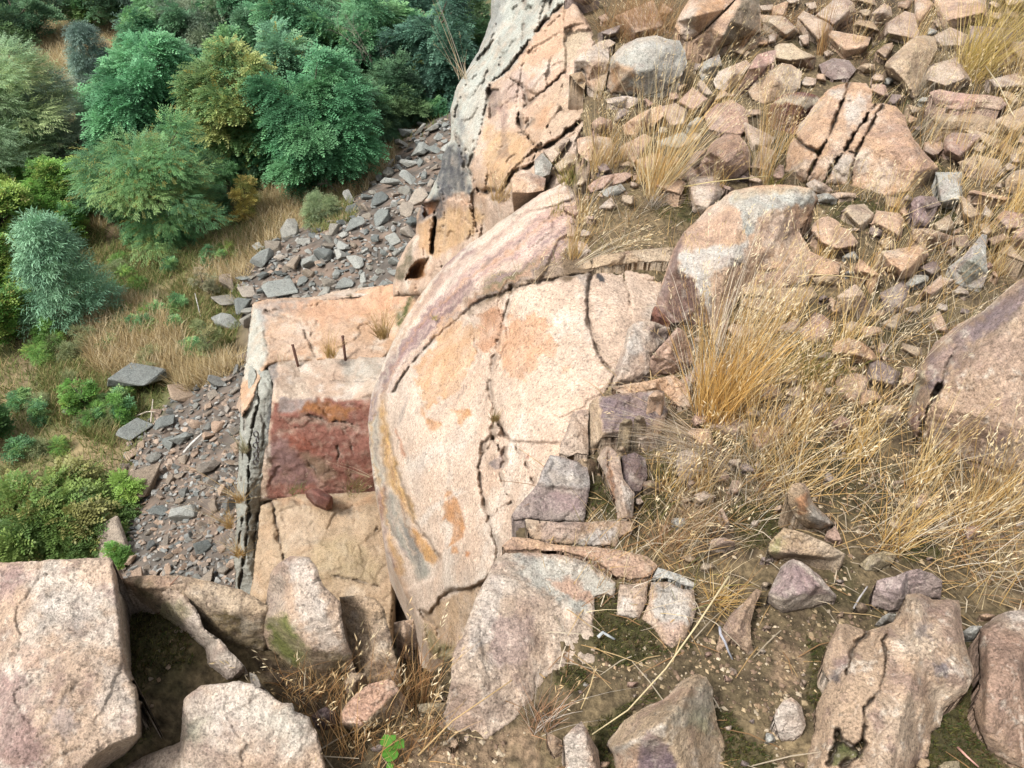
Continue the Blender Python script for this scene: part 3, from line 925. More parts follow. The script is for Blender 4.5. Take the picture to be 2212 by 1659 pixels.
dome_plates = [(strip, .035, 3), (k_main[:8] + [(1078, 915), (1106, 952), (1250, 960), (1328, 808), (1301, 780), (1286, 747), (1271, 702), (1268, 652), (1273, 607), (1278, 590), (1156, 614)], .025, 2.5),
               (k2 + [(1400, 760), (1366, 700), (1363, 665), (1358, 635), (1348, 605), (1346, 577)], -.02, 2.5), (foldA + [(840, 1290), (820, 1100), (797, 960), (800, 850), (822, 805)], -.07, 4), (foldB[:4] + [(815, 1060), (797, 960), (800, 900)], -.05, 4),
               ([(1066, 949), (1088, 977), (1092, 995), (1079, 1019), (1090, 1054), (1058, 1118), (1045, 1084), (1033, 1009), (1043, 977)], -.03, 2.5), ([(1085, 922), (1103, 954), (1088, 975), (1068, 949)], -.05, 2.5),
               (foldC + [(1040, 1400), (930, 1420), (915, 1345)], -.09, 5), (pk2 + [(1290, 330), (1180, 400), (1106, 455)], .03, 2.5), (tf('T3', [(125, 262), (350, 228), (350, 340), (0, 600), (70, 420)]), .025, 2.5)]
dome_obj = body('rock_dome', dome_outline, dome_inner, 'smooth', 3.4, jit=2.2, rnd=(26, 0.13), amp=0.045, freq=1.7, amp2=0.007, cracks=dome_cracks, pal='dome', tints=dome_stains,
                skirt='back', thick=2.2, smooth=1, mat=M_CLIFF, seed=21, patch=-0.02, terr=0.0, ckw=0.75, ckc=.42, chip=.010, chipf=2.6, plates=dome_plates)
tag(dome_obj, 'great smooth pale pink granite dome split by curved cracks with rusty scars', 'rock face')

# ------------------------------------------------------------------ upper cliff buttress
but_outline = [(1080, -40, 6.9), (1061, 2, 7.0), (1061, 36, 6.9), (1048, 78, 6.8), (1026, 122, 6.7), (1004, 161, 6.6), (986, 190, 6.55), (973, 240, 6.5), (974, 272, 6.45), (974, 300, 6.4),
               (957, 335, 6.55), (952, 366, 6.6), (930, 415, 6.8), (914, 437, 7.0), (901, 467, 7.2), (897, 506, 7.3), (884, 524, 7.4), (858, 567, 7.6), (849, 607, 7.7), (850, 640, 7.6), (930, 640, 6.7),
               (1000, 570, 6.0), (1060, 520, 5.5), (1120, 470, 4.9), (1190, 425, 4.35), (1230, 385, 4.2), (1262, 300, 4.42), (1290, 240, 4.62), (1292, 160, 4.95), (1290, 90, 5.1), (1245, 0, 5.5), (1235, -40, 5.7)]
but_inner = [[(1100, 100, 6.0)], [(1150, 250, 5.22)], [(1080, 300, 5.55)], [(1030, 300, 5.9)], [(1100, 380, 5.0)], [(1000, 450, 6.15)], [(930, 540, 6.85)], [(1180, 60, 5.7)], [(1200, 330, 4.72)], [(1220, 180, 5.02)],
             [(1130, 170, 5.55)], [(1050, 200, 6.05)]]
bA = tf('T13', [(1010, 18), (950, 80), (870, 165), (800, 265), (770, 300), (730, 350), (690, 380), (645, 405)])
bB = tf('T13', [(1000, 365), (940, 430), (880, 475), (820, 530), (790, 560)])
bC = tf('T13', [(790, 560), (780, 600), (820, 670), (880, 745), (960, 710), (1030, 655), (1080, 610)])
bD = tf('T13', [(740, 385), (800, 420), (830, 500)])
bE = tf('T13', [(645, 420), (620, 560), (590, 680), (540, 830), (585, 952)])
bF = tf('T13', [(470, 660), (510, 760), (530, 850)])
bG = tf('T13', [(690, 190), (695, 330)])
bH = tf('T13', [(815, 0), (812, 110), (800, 245)])
bI = tf('T13', [(950, 0), (930, 80), (880, 160)])
bJ = tf('T13', [(860, 590), (815, 655)])
bK = tf('T13', [(590, 952), (700, 945), (760, 860), (860, 815), (875, 745)])
bL = tf('T12', [(890, 90), (880, 200), (870, 310)])
bM = tf('T12', [(1000, 90), (1060, 160)])
but_stains = [
    (tf('T13', [(600, -90), (1020, -90), (1010, 10), (890, 130), (770, 300), (700, 375), (640, 415), (640, 480), (600, 640), (545, 820), (560, 960), (300, 980), (380, 500), (560, 200)]), (0.395, 0.405, 0.355), 4, 0.92, 10),
    (tf('T13', [(620, -60), (720, 0), (690, 150), (600, 260), (560, 330), (500, 420), (560, 250)]), (0.27, 0.27, 0.25), 8, 0.6, 14),
    (tf('T13', [(400, 770), (470, 680), (540, 780), (530, 860), (560, 960), (430, 990), (390, 930)]), (0.085, 0.085, 0.09), 8, 0.85, 22),
    (tf('T12', [(810, 60), (900, 0), (960, -40), (940, 60), (930, 170), (890, 110), (800, 160)]), (0.07, 0.07, 0.075), 6, 0.85, 12),
    (tf('T12', [(900, 150), (960, 90), (1090, 80), (1150, 130), (1010, 250), (900, 320), (850, 310)]), (0.48, 0.32, 0.175), 6, 0.8, 14),
    (tf('T12', [(810, 160), (880, 130), (880, 210), (860, 300), (810, 270)]), (0.44, 0.285, 0.16), 4, 0.85, 8),
    (tf('T12', [(830, 60), (905, 45), (890, 105), (835, 120)]), (0.25, 0.115, 0.055), 3, 0.9, 6),
    (tf('T12', [(700, 360), (770, 250), (780, 330), (730, 440), (670, 440)]), (0.11, 0.095, 0.055), 5, 0.8, 10),
    (tf('T12', [(740, 420), (790, 350), (850, 330), (830, 430), (760, 440)]), (0.42, 0.20, 0.065), 4, 0.85, 10),
    (tf('T13', [(1000, 30), (1030, 60), (1015, 230), (900, 330), (760, 330), (870, 190)]), (0.50, 0.335, 0.225), 6, 0.75, 16),
    (tf('T13', [(850, 380), (880, 330), (960, 290), (960, 350), (880, 460), (830, 430)]), (0.57, 0.48, 0.40), 6, 0.8, 16),
    (tf('T13', [(640, 620), (720, 640), (860, 700), (830, 780), (700, 930), (600, 950)]), (0.49, 0.32, 0.17), 10, 0.7, 22),
    (tf('T13', [(1020, 150), (1150, 160), (1060, 280), (1010, 350), (1010, 230)]), (0.42, 0.34, 0.24), 5, 0.8, 10),
    (tf('T13', [(640, 450), (690, 440), (690, 540), (640, 580)]), (0.17, 0.13, 0.11), 4, 0.8, 8),
    (tf('T13', [(680, 540), (740, 510), (720, 600), (700, 640)]), (0.28, 0.18, 0.15), 5, 0.7, 8),
    (tf('T13', [(700, 400), (780, 330), (860, 400), (830, 500), (700, 520)]), (0.42, 0.33, 0.29), 10, 0.6, 16)]
but_stains += [(tf('T13', [(1000, 380), (1110, 440), (1140, 540), (1040, 640), (900, 720), (830, 600), (900, 500)]), (0.47, 0.36, 0.26), 8, .6, 20), (tf('T13', [(880, 560), (960, 520), (930, 620), (860, 650)]), (0.48, 0.29, 0.17), 4, .7, 12),
    (tf('T13', [(700, 620), (730, 600), (740, 780), (690, 800)]), (0.22, 0.15, 0.11), 4, .6, 12), (tf('T13', [(560, 420), (640, 430), (640, 480), (590, 700), (540, 800), (500, 700)]), (0.44, 0.42, 0.36), 8, .6, 16), (tf('T13', [(470, 560), (500, 540), (520, 640), (490, 700)]), (0.17, 0.17, 0.165), 6, .6, 14)]
but_obj = body('cliff_buttress', but_outline, but_inner, 'smooth', 3.6, jit=2.4, rnd=(22, 0.22), amp=0.10, freq=1.3, amp2=0.02,
               cracks=[(bA, 6, .20), (bB, 3.5, .10), (bC, 6, .2), (bD, 5, .12), (bE, 4.5, .14), (bF, 5, .12), (bG, 3, .08), (bH, 4, .1), (bI, 4, .1), (bJ, 5, .12), (bK, 7, .22), (bL, 5, .16), (bM, 3, .06)],
               pal='cliff', tints=but_stains, skirt='back', thick=3.0, smooth=1, mat=M_CLIFF, seed=33, patch=0.0, terr=0.022, ckw=0.8, chip=.11, chipf=1.7, drop=0.0, plates=[(tf('T12', [(825, 65), (905, 45), (895, 112), (838, 122)]), -.35, 2.5), (tf('T12', [(884, 125), (900, 118), (880, 312), (864, 305)]), -.35, 2), (tf('T12', [(745, 430), (790, 350), (850, 330), (830, 430)]), -.45, 3), (tf('T13', [(640, 450), (690, 440), (690, 540), (640, 590)]), -.12, 2.5), (tf('T13', [(1010, 365), (1110, 440), (1140, 540), (1030, 655), (880, 745), (820, 670), (790, 560)]), .09, 2.5), (tf('T13', [(1010, 20), (1020, 340), (980, 385), (880, 475), (800, 420), (740, 385), (770, 300), (870, 165)]), .07, 2.5)])
tag(but_obj, 'tall grey lichened cliff buttress with orange blocks above the scree', 'rock face')

# ------------------------------------------------------------------ stepped ledges in front of the scree
def Lz(pts, z): return [(u, v, zdep(v, z)) for u, v in pts]
led1 = Lz([(545, 655), (580, 646), (640, 643), (700, 640), (760, 632)], -5.72) + [(800, 622, zdep(622, -5.62)), (850, 612, zdep(612, -5.5)), (925, 598, zdep(598, -5.36)), (965, 620, zdep(620, -5.38)), (950, 690, zdep(690, -5.5))] + \
    Lz([(855, 745), (830, 775), (790, 778), (700, 780), (600, 785), (575, 795)], -5.78) + [(560, 830, 9.5), (540, 880, 9.3), (522, 900, 9.3), (520, 850, 9.7), (530, 780, 10.0), (538, 715, 10.4)]
led1_in = [Lz([(558, 670), (566, 720), (570, 760), (575, 790)], -5.72)]
led1_stain = [
    (tf('T12', [(-10, 560), (30, 590), (40, 700), (60, 820), (0, 900), (-80, 950), (-60, 700)]), (0.42, 0.41, 0.35), 5, 0.9, 8),
    (tf('T12', [(0, 560), (130, 530), (280, 530), (260, 590), (60, 610), (40, 700), (10, 640)]), (0.27, 0.27, 0.26), 8, 0.55, 14),
    (tf('T12', [(130, 560), (400, 540), (620, 480), (800, 430), (760, 560), (520, 640), (300, 630)]), (0.52, 0.31, 0.195), 10, 0.7, 26),
    (tf('T12', [(60, 660), (250, 640), (280, 760), (120, 800), (50, 780)]), (0.55, 0.44, 0.35), 10, 0.5, 20),
    (tf('T12', [(690, 620), (740, 560), (780, 490), (790, 520), (740, 620), (700, 680)]), (0.06, 0.075, 0.02), 5, 0.9, 8)]
led1_obj = body('rock_ledge', led1, led1_in, 'facet', 3.4, jit=2.4, rnd=(9, .10), amp=.05, freq=1.6, amp2=.014, pal='orange', tints=led1_stain, skirt='back', thick=2.5, smooth=3, mat=M_CLIFF, seed=44, ckw=.7, chip=.03, chipf=2.2, patch=-0.02,
                cracks=[(tf('T12', [(50, 590), (130, 620), (220, 640), (250, 720), (290, 800), (300, 820)]), 3.5, .1), (tf('T12', [(300, 640), (300, 680), (260, 720)]), 2.5, .06),
                        (tf('T12', [(40, 690), (50, 760)]), 3, .05)])
tag(led1_obj, 'flat orange ledge with a grey left edge behind the two iron rods', 'rock ledge')
led0 = [(680, 642, 10.9), (715, 630, 11.1), (770, 622, 11.15), (830, 616, 11.1), (860, 612, 10.9), (840, 628, 10.75), (780, 640, 10.7), (720, 648, 10.7), (690, 650, 10.7)]
tag(body('rock_slab', led0, [], 'facet', 3, jit=1.5, rnd=(5, .06), amp=.03, freq=2, amp2=.01, pal='pale', skirt='back', thick=0.8, mat=M_CLIFF, seed=45, moss=0.12),
    'thin pale slab with moss lying along the back of the orange ledge', 'rock slab')
led2 = Lz([(578, 790), (600, 779), (640, 772), (700, 770), (770, 767), (838, 770)], -5.80) + [(835, 830, 9.2), (830, 880, 9.1), (838, 960, ydep(960, 6.88)), (845, 1075, ydep(1075, 6.72)), (780, 1078, ydep(1078, 6.72)), (700, 1078, ydep(1078, 6.72)),
                                                                                         (620, 1076, ydep(1076, 6.75)), (555, 1085, ydep(1085, 6.80)), (566, 1000, ydep(1000, 6.88)), (580, 930, ydep(930, 7.03)), (586, 880, ydep(880, 7.1)), (590, 830, 9.3)]
led2_in = [Lz([(594, 868), (640, 862), (680, 864), (720, 862), (760, 866), (830, 856)], -5.84), [(600, 905, ydep(905, 7.02)), (650, 886, ydep(886, 7.06)), (720, 908, ydep(908, 7.03)), (790, 920, ydep(920, 7.0))],
           [(610, 960, ydep(960, 6.90)), (690, 975, ydep(975, 6.82)), (760, 990, ydep(990, 6.80))], [(660, 1040, ydep(1040, 6.81))]]
led2_st = [
    (tf('T11', [(150, 150), (520, 130), (800, 140), (1000, 130), (1060, 300), (1060, 1000), (60, 1000), (120, 600)]), (0.225, 0.098, 0.072), 4, 0.96, 12),
    (tf('T11', [(190, 110), (500, 128), (520, 150), (430, 190), (340, 230), (190, 240)]), (0.27, 0.225, 0.205), 4, 0.9, 10),
    (tf('T11', [(370, 215), (450, 160), (560, 140), (700, 190), (860, 230), (760, 320), (620, 300), (480, 250)]), (0.28, 0.125, 0.05), 6, 0.85, 14),
    (tf('T11', [(220, 290), (420, 270), (640, 320), (900, 350), (880, 400), (760, 380), (560, 340), (300, 320)]), (0.34, 0.25, 0.19), 4, 0.6, 12),
    (tf('T11', [(290, 420), (420, 470), (540, 560), (420, 580), (300, 540)]), (0.24, 0.085, 0.055), 5, 0.8, 12),
    (tf('T11', [(110, 500), (250, 470), (420, 640), (560, 850), (300, 880), (80, 900)]), (0.23, 0.15, 0.14), 8, 0.7, 18),
    (tf('T11', [(400, 600), (560, 620), (700, 800), (560, 830), (440, 700)]), (0.24, 0.185, 0.12), 8, 0.6, 14),
    (tf('T12', [(60, 820), (110, 815), (90, 960), (60, 980), (30, 960)]), (0.13, 0.13, 0.13), 5, 0.8, 8),
    (tf('T12', [(400, 830), (610, 810), (600, 930), (470, 930)]), (0.40, 0.375, 0.32), 10, 0.7, 14)]
led2_obj = body('rock_block', led2, led2_in, 'facet', 3.2, jit=2.0, rnd=(7, .08), amp=.05, freq=2.2, amp2=.02, pal='pale', tints=led2_st, skirt='back', thick=2.0, smooth=2, mat=M_CLIFF, seed=46, ckw=.6, chip=.016, chipf=2.4, patch=-.02, terr=0.008,
                cracks=[(tf('T11', [(200, 290), (330, 370), (430, 480), (540, 560)]), 3, .06), (tf('T11', [(440, 265), (600, 320), (760, 330), (900, 360)]), 3.5, .08), (tf('T11', [(700, 700), (720, 600), (700, 540)]), 3, .05),
                        (tf('T11', [(740, 370), (800, 440), (820, 520), (850, 620)]), 3, .05), (tf('T11', [(420, 640), (520, 760), (560, 850)]), 3, .05), (tf('T12', [(300, 935), (440, 940), (560, 935)]), 2.5, .03),
                        (tf('T12', [(440, 850), (520, 920), (600, 925)]), 2.5, .03)])
tag(led2_obj, 'stepped block with a pale top holding iron rods and a dark red front', 'rock block')
slab = [(562, 1092, 9.13), (590, 1080, 9.33), (640, 1068, 9.38), (720, 1066, 9.38), (790, 1062, 9.38), (840, 1060, 9.28), (850, 1150, 9.08), (850, 1290, 8.78), (845, 1360, 8.68), (530, 1360, 8.68), (545, 1250, 8.88), (556, 1160, 9.08)]
slab_in = [[(592, 1092, 9.13), (650, 1095, 9.16), (730, 1105, 9.16), (820, 1100, 9.16)], [(640, 1200, 8.88), (740, 1210, 8.83)]]
slab_obj = body('rock_slab', slab, slab_in, 'facet', 3.4, jit=2, rnd=(6, .08), amp=.05, freq=2, amp2=.014, pal='tan', skirt='back', thick=2, smooth=4, mat=M_CLIFF, seed=47, ckw=.7, chip=.03, chipf=2.2, patch=-.02,
                cracks=[(tf('T11', [(145, 1030), (170, 1160), (200, 1330), (235, 1520)]), 4, .10), (tf('T11', [(1040, 1260), (1090, 1180)]), 4, .1), (tf('T10', [(620, -10), (780, 20), (880, 40), (1010, 80), (1070, 90)]), 3.5, .08), (tf('T10', [(920, 120), (950, 70)]), 3, .05)],
                tints=[(tf('T11', [(180, 1060), (400, 1040), (560, 1150), (500, 1330), (300, 1400), (190, 1250)]), (0.47, 0.365, 0.26), 14, 0.6, 24), (tf('T11', [(500, 1350), (760, 1300), (1060, 1500), (1060, 1700), (500, 1700)]), (0.37, 0.29, 0.17), 16, 0.6, 24),
                        (tf('T11', [(110, 980), (450, 990), (620, 1080), (1000, 960), (1000, 1030), (700, 1090), (420, 1040), (100, 1020)]), (0.42, 0.27, 0.16), 5, 0.7, 10)])
tag(slab_obj, 'tan rough slab below the dark red rock front', 'rock slab')
fin = [(543, 700, 10.45), (552, 740, 10.32), (560, 790, 9.92), (590, 800, 9.67), (597, 862, 9.42), (592, 950, 9.42), (582, 1050, 9.72), (566, 1100, 9.92), (562, 1180, 10.02), (557, 1290, 10.12), (555, 1330, 10.22), (506, 1330, 10.15), (508, 1240, 10.00), (504, 1190, 10.00), (512, 1130, 9.85), (509, 1080, 9.85),
       (516, 1000, 9.70), (517, 920, 9.60), (523, 850, 9.75), (533, 780, 10.00)]
fin_in = [[(545, 800, 9.75), (540, 900, 9.35), (536, 1000, 9.45), (530, 1100, 9.65), (528, 1200, 9.85)], [(575, 850, 9.37), (568, 950, 9.37), (560, 1050, 9.62)]]
fin_obj = body('rock_fin', fin, fin_in, 'facet', 2.6, jit=2.2, rnd=(8, .15), amp=.05, freq=2.2, amp2=.02, pal='slate2', skirt='back', thick=2.0, smooth=2, mat=M_CLIFF, seed=48, ckw=.8, chip=.04, chipf=2.4, patch=-.02,
               cracks=[([(557, 790), (555, 829), (560, 870), (546, 920), (540, 960), (537, 1030), (537, 1110), (530, 1190), (518, 1262), (512, 1320)], 4.2, .2), ([(590, 915), (582, 1005), (557, 1110), (545, 1145)], 3, .12), ([(530, 860), (526, 960), (522, 1040)], 2.5, .08),
                       ([(575, 830), (570, 930), (562, 1030)], 2.5, .06), ([(525, 1120), (512, 1200)], 4, .15), ([(558, 1110), (548, 1160), (552, 1200)], 4, .15)],
               tints=[([(583, 860), (600, 850), (600, 930), (588, 1000), (580, 930)], (0.12, 0.125, 0.13), 4, .8, 6), ([(505, 1080), (520, 1060), (520, 1330), (500, 1330)], (0.25, 0.24, 0.2), 5, .6, 8)])
tag(fin_obj, 'greenish grey split rock fin with a rusty chain, edge of the ledges', 'rock fin')
tag(body('rock', [(658, 1062, 9.0), (672, 1053, 9.0), (690, 1056, 8.98), (718, 1072, 8.92), (716, 1090, 8.9), (704, 1097, 8.92), (680, 1088, 8.95)], [[(690, 1070, 8.8), (712, 1082, 8.8)]], 'facet', 2.2, jit=1, rnd=(4, .04), amp=.02, freq=4,
         pal='rust', skirt='back', thick=.5, mat=M_CLIFF, seed=49), 'dark red stone lying in front of the red rock face', 'rock')
def rod(u0, v0, u1, v1, label):
    d = zdep(v0, -5.82)
    a = ray(u0, v0) * (d + 0.02)
    b = ray(u1, v1) * (d - 0.12)
    mb = MB()
    ax = (b - a)
    mb.tube([a - ax * .15, a + ax * .3, a + ax * .7, b], [.017, .017, .018, .017], 8)
    mb.tube([b - ax * .02, b + ax * .012], [.021, .020], 8)
    o = mkobj('iron_rod', mkmesh('iron_rod', np.concatenate(mb.V) - a, None, np.concatenate(mb.Q), None, True, M_RUST, mb.N), a)
    tag(o, label, 'iron rod', 'iron rods drilled into the pale block')
rod(645, 795, 632, 745, 'leaning rusty iron rod on the pale block, nearer the grey edge')
rod(747, 783, 740, 726, 'upright rusty iron rod on the pale block, nearer the dome')
# chain hanging on the fin
def chain():
    top = ray(552, 933) * 9.3
    root = empty('iron_chain', top)
    tag(root, 'short weathered steel chain hanging on the grey rock fin', 'chain')
    pts = [(553, 938), (556, 950), (552, 962), (557, 972), (553, 981), (556, 990), (552, 998)]
    for i, (u, v) in enumerate(pts):
        c = ray(u, v) * 9.28 - top
        V, Q = [], []
        n, k = 14, 6
        for a in range(n):
            t = 2 * math.pi * a / n
            p = np.array([0.026 * math.cos(t), 0, 0.044 * math.sin(t)])
            rd = np.array([math.cos(t), 0, math.sin(t)])
            for b in range(k):
                s = 2 * math.pi * b / k
                V.append(p + 0.010 * (math.cos(s) * rd + math.sin(s) * np.array([0, 1, 0])))
        for a in range(n):
            for b in range(k):
                Q.append((a * k + b, a * k + (b + 1) % k, ((a + 1) % n) * k + (b + 1) % k, ((a + 1) % n) * k + b))
        an = 0.3 if i % 2 == 0 else 1.35
        R = np.array([[math.cos(an), -math.sin(an), 0], [math.sin(an), math.cos(an), 0], [0, 0, 1]])
        mkobj('link', mkmesh('link', np.array(V) @ R.T + c, None, Q, None, True, M_STEEL), None, root)
chain()
# ------------------------------------------------------------------ loose rocks of the hilltop, traced one by one
P_DK, P_MV, P_PK, P_GR, P_OR, P_WH = (0.14, 0.10, 0.105), (0.24, 0.175, 0.165), (0.46, 0.29, 0.235), (0.43, 0.42, 0.37), (0.45, 0.26, 0.135), (0.57, 0.52, 0.46)
P_MO = (0.16, 0.165, 0.06)

# ---- foreground, lower left
rock('T9', 'boulder', 'largest pinkish boulder filling the lower left corner, purple stain on its left',
     [(-90, -130, .34), (150, -118, .345), (400, -142, .36), (620, -150, .36), (830, -160, .36), (950, -155, .35), (1055, -20, .17), (1062, 150, .14), (1112, 225, .12), (1125, 400, .10), (1142, 620, .08), (1148, 880, .05),
      (1225, 1050, .04), (1240, 1380, .0), (1060, 1580, .0), (890, 1690, .0), (860, 1790, 0), (-90, 1790, .30)],
     [[(965, -120, .36), (985, 0, .355), (1005, 150, .35), (1035, 400, .35), (1050, 600, .345), (1090, 800, .34), (1180, 960, .335), (1200, 1200, .33), (1190, 1370, .32), (1000, 1440, .31), (840, 1540, .305), (690, 1690, .30), (620, 1780, .30)],
      [(300, 400, .37)], [(700, 800, .36)], [(400, 1200, .345)]], 'pink', cat='boulder', step=4.2,
     tints=[([(-60, 780), (120, 860), (250, 1000), (300, 1250), (420, 1500), (300, 1790), (-90, 1790)], (0.29, 0.19, 0.165), 18, .75, 34), ([(-60, -100), (300, -60), (100, 200), (-60, 220)], (.30, .2, .2), 14, .5, 24),
             ([(550, 1050), (700, 1300), (600, 1420), (420, 1300)], (.25, .22, .22), 12, .5, 26), ([(100, 600), (400, 600), (420, 850), (150, 820)], (.40, .24, .16), 14, .5, 30), ([(300, 150), (600, 80), (900, 200), (700, 420), (380, 500)], P_WH, 20, .5, 34),
             ([(820, 700), (1080, 850), (1180, 1200), (1000, 1380), (820, 1200)], P_WH, 20, .45, 34), ([(1010, 0), (1060, 0), (1140, 600), (1230, 1050), (1235, 1390), (1190, 1360), (1100, 820), (1050, 600)], (.30, .235, .17), 4, .8, 6)], mott=1.0)  # last patch: shade of the right side put into the colour
rock('T9', 'slab', 'rounded tan slab with mossy lower side behind the wedge slab at lower left',
     [(1030, 25, .24), (1150, 0, .26), (1300, -8, .27), (1500, -6, .27), (1640, 5, .27), (1900, 70, .25), (2100, 130, .23), (2212, 190, .22), (2330, 270, .2), (2350, 450, .1), (2300, 640, .03), (2180, 800, 0), (1950, 720, 0), (1500, 500, 0), (1100, 300, .02)],
     [[(1200, 95, .27), (1540, 105, .27), (1800, 230, .24), (2000, 300, .22), (2250, 330, .19)]], 'tan', cat='slab',
     tints=[([(1720, 330), (1900, 300), (2212, 420), (2300, 650), (2100, 780), (1950, 640), (1780, 480)], (0.13, 0.095, 0.035), 12, .85, 30), ([(1060, 20), (1500, 0), (1500, 90), (1060, 110)], (.47, .31, .2), 8, .6, 16)], moss=.06)
rock('T9', 'slab', 'pinkish wedge slab with green tinge between the large corner boulder and mossy slab',
     [(1068, 120, .22), (1200, 92, .24), (1380, 100, .25), (1540, 105, .26), (1620, 190, .25), (1700, 300, .22), (1760, 450, .2), (1900, 550, .17), (2000, 660, .145), (2120, 778, .12), (2140, 850, .03), (2000, 910, .02), (1850, 930, .0), (1720, 830, .02), (1760, 640, .08), (1500, 560, .02), (1330, 440, .02), (1120, 200, .1)],
     [[(2000, 900, .08), (2110, 785, .115)], [(1500, 300, .19)], [(1850, 720, .13)]], 'pink', cat='slab',
     tints=[([(1280, 250), (1500, 180), (1640, 330), (1560, 520), (1380, 440)], (.30, .29, .14), 14, .6, 26), ([(1080, 140), (1300, 130), (1300, 260), (1130, 260)], (.2, .17, .12), 8, .6, 14), ([(1990, 900), (2120, 790), (2150, 850), (2050, 910)], (.15, .13, .09), 4, .8, 5)])
rock('T9', 'boulder', 'pale speckled boulder at the bottom edge right of the big corner boulder',
     [(1590, 1060, .22), (1640, 1020, .24), (1740, 950, .25), (1900, 925, .26), (2070, 910, .26), (2190, 940, .25), (2300, 1010, .25), (2440, 1095, .24), (2525, 1098, .23), (2552, 1170, .22), (2672, 1220, .2), (2735, 1350, .18), (2780, 1530, .15), (2830, 1790, .12),
      (1000, 1790, .03), (1080, 1640, .03), (1200, 1580, .05), (1370, 1500, .08), (1560, 1430, .1), (1570, 1200, .2)],
     [[(1590, 1070, .22), (1600, 1400, .17), (1580, 1700, .13)], [(2200, 1300, .22)], [(2400, 1600, .17)]], 'pink', cat='boulder', step=4,
     tints=[([(1580, 1050), (2050, 920), (2150, 1200), (1800, 1400), (1600, 1350)], P_WH, 20, .5, 34), ([(1600, 1250), (1800, 1250), (1700, 1420), (1570, 1420)], (.30, .31, .2), 12, .5, 20), ([(2250, 1350), (2330, 1350), (2420, 1560), (2380, 1720), (2250, 1780)], (.35, .25, .19), 12, .6, 20),
             ([(2150, 1150), (2500, 1150), (2700, 1400), (2500, 1500), (2250, 1350)], (.48, .45, .38), 18, .55, 30)])
rock('T10', 'stone', 'thin grey stone wedged behind the pale boulder at the bottom edge',
     [(-60, 830, .12), (0, 850, .12), (60, 955, .1), (180, 1070, .05), (120, 1075, .03), (40, 1040, .03), (-40, 960, .06)], pal='grey', cat='stone')
rock('Q3', 'boulder', 'upright pale boulder with green mossy front, lower centre left',
     [(1165, 820, .3), (1205, 775, .33), (1250, 743, .36), (1295, 742, .365), (1335, 748, .36), (1372, 800, .35), (1400, 875, .33), (1470, 940, .3), (1490, 1080, .24), (1525, 1180, .14), (1490, 1255, .02), (1390, 1282, 0), (1300, 1252, .0), (1190, 1170, .02), (1112, 1110, .05), (1150, 930, .18)],
     [[(1160, 1009, .2), (1226, 999, .27), (1276, 1069, .24), (1336, 1149, .19), (1456, 1164, .17), (1520, 1172, .14)], [(1300, 860, .345)], [(1390, 1000, .30)]], 'pink', cat='boulder',
     tints=[([(1150, 1000), (1226, 1000), (1340, 1150), (1300, 1240), (1180, 1160)], (.155, .165, .05), 8, .9, 16), ([(1330, 1150), (1520, 1170), (1490, 1270), (1390, 1280), (1290, 1240)], (.20, .155, .085), 6, .85, 12), ([(1240, 760), (1340, 760), (1420, 1000), (1500, 1160), (1370, 1150), (1280, 1000)], P_WH, 12, .55, 24),
             ([(1165, 830), (1220, 800), (1230, 990), (1150, 1000)], (.36, .30, .24), 8, .6, 16)])
rock('T10', 'slab', 'rough tan slab standing just right of the upright mossy boulder',
     [(720, 182, .2), (850, 170, .22), (950, 178, .22), (1030, 190, .21), (1110, 280, .2), (1130, 400, .18), (1180, 560, .14), (1200, 680, .11), (1230, 780, .08), (1270, 960, .0), (1100, 1000, 0), (900, 900, 0), (820, 700, .05), (740, 300, .15)],
     [[(1000, 350, .2)], [(1060, 650, .13)]], 'tan', cat='slab', tints=[([(740, 180), (1030, 200), (1100, 300), (760, 230)], (.45, .33, .22), 6, .6, 10), ([(1000, 700), (1200, 750), (1240, 950), (1050, 900)], (.3, .19, .12), 10, .6, 18)])
rock('T10', 'block', 'flat topped salmon pink block in the dry grass at the bottom',
     [(728, 1190, .1), (770, 1120, .115), (820, 1060, .13), (900, 990, .15), (980, 930, .16), (1130, 890, .17), (1190, 905, .17), (1240, 990, .14), (1315, 1080, .03), (1290, 1200, 0), (1080, 1310, 0), (900, 1350, 0), (722, 1310, 0)],
     [[(1236, 1000, .15), (1130, 1075, .13), (1040, 1165, .12), (985, 1225, .11), (920, 1290, .1), (745, 1270, .1)]], 'orange', cat='block',
     tints=[([(735, 1190), (820, 1060), (980, 930), (1130, 895), (1235, 990), (1040, 1160), (920, 1290), (750, 1270)], (.50, .315, .225), 4, .85, 8), ([(1240, 1000), (1320, 1080), (1290, 1200), (1080, 1320), (900, 1350), (730, 1320), (740, 1280), (920, 1300), (1040, 1175)], (.24, .19, .12), 3, .85, 6)])
rock('T10', 'stone', 'small rounded brown speckled stone behind the salmon pink block', [(755, 920), (785, 870), (830, 837), (900, 832), (950, 848), (955, 930), (900, 1020), (830, 1035), (785, 1030)], pal='tan', h=.12, cat='stone')
rock('T10', 'block', 'small square pink and white block at the foot of the big dome', [(1190, 400), (1270, 385), (1360, 375), (1380, 460), (1395, 560), (1385, 640), (1260, 645), (1215, 600), (1190, 480)], pal='pink', h=.13, cat='block')
rock('T10', 'stone', 'dark purple stone low in the grass between the pale boulder and pink block', [(475, 1210), (540, 1160), (600, 1130), (700, 1180), (700, 1300), (560, 1345), (500, 1290)], pal='dark', h=.07, cat='stone')
rock('T10', 'stone', 'small purple stone beside the bright green seedling', [(990, 1490), (1050, 1460), (1110, 1450), (1130, 1490), (1080, 1530), (1010, 1520)], pal='mauve', h=.05, cat='stone')
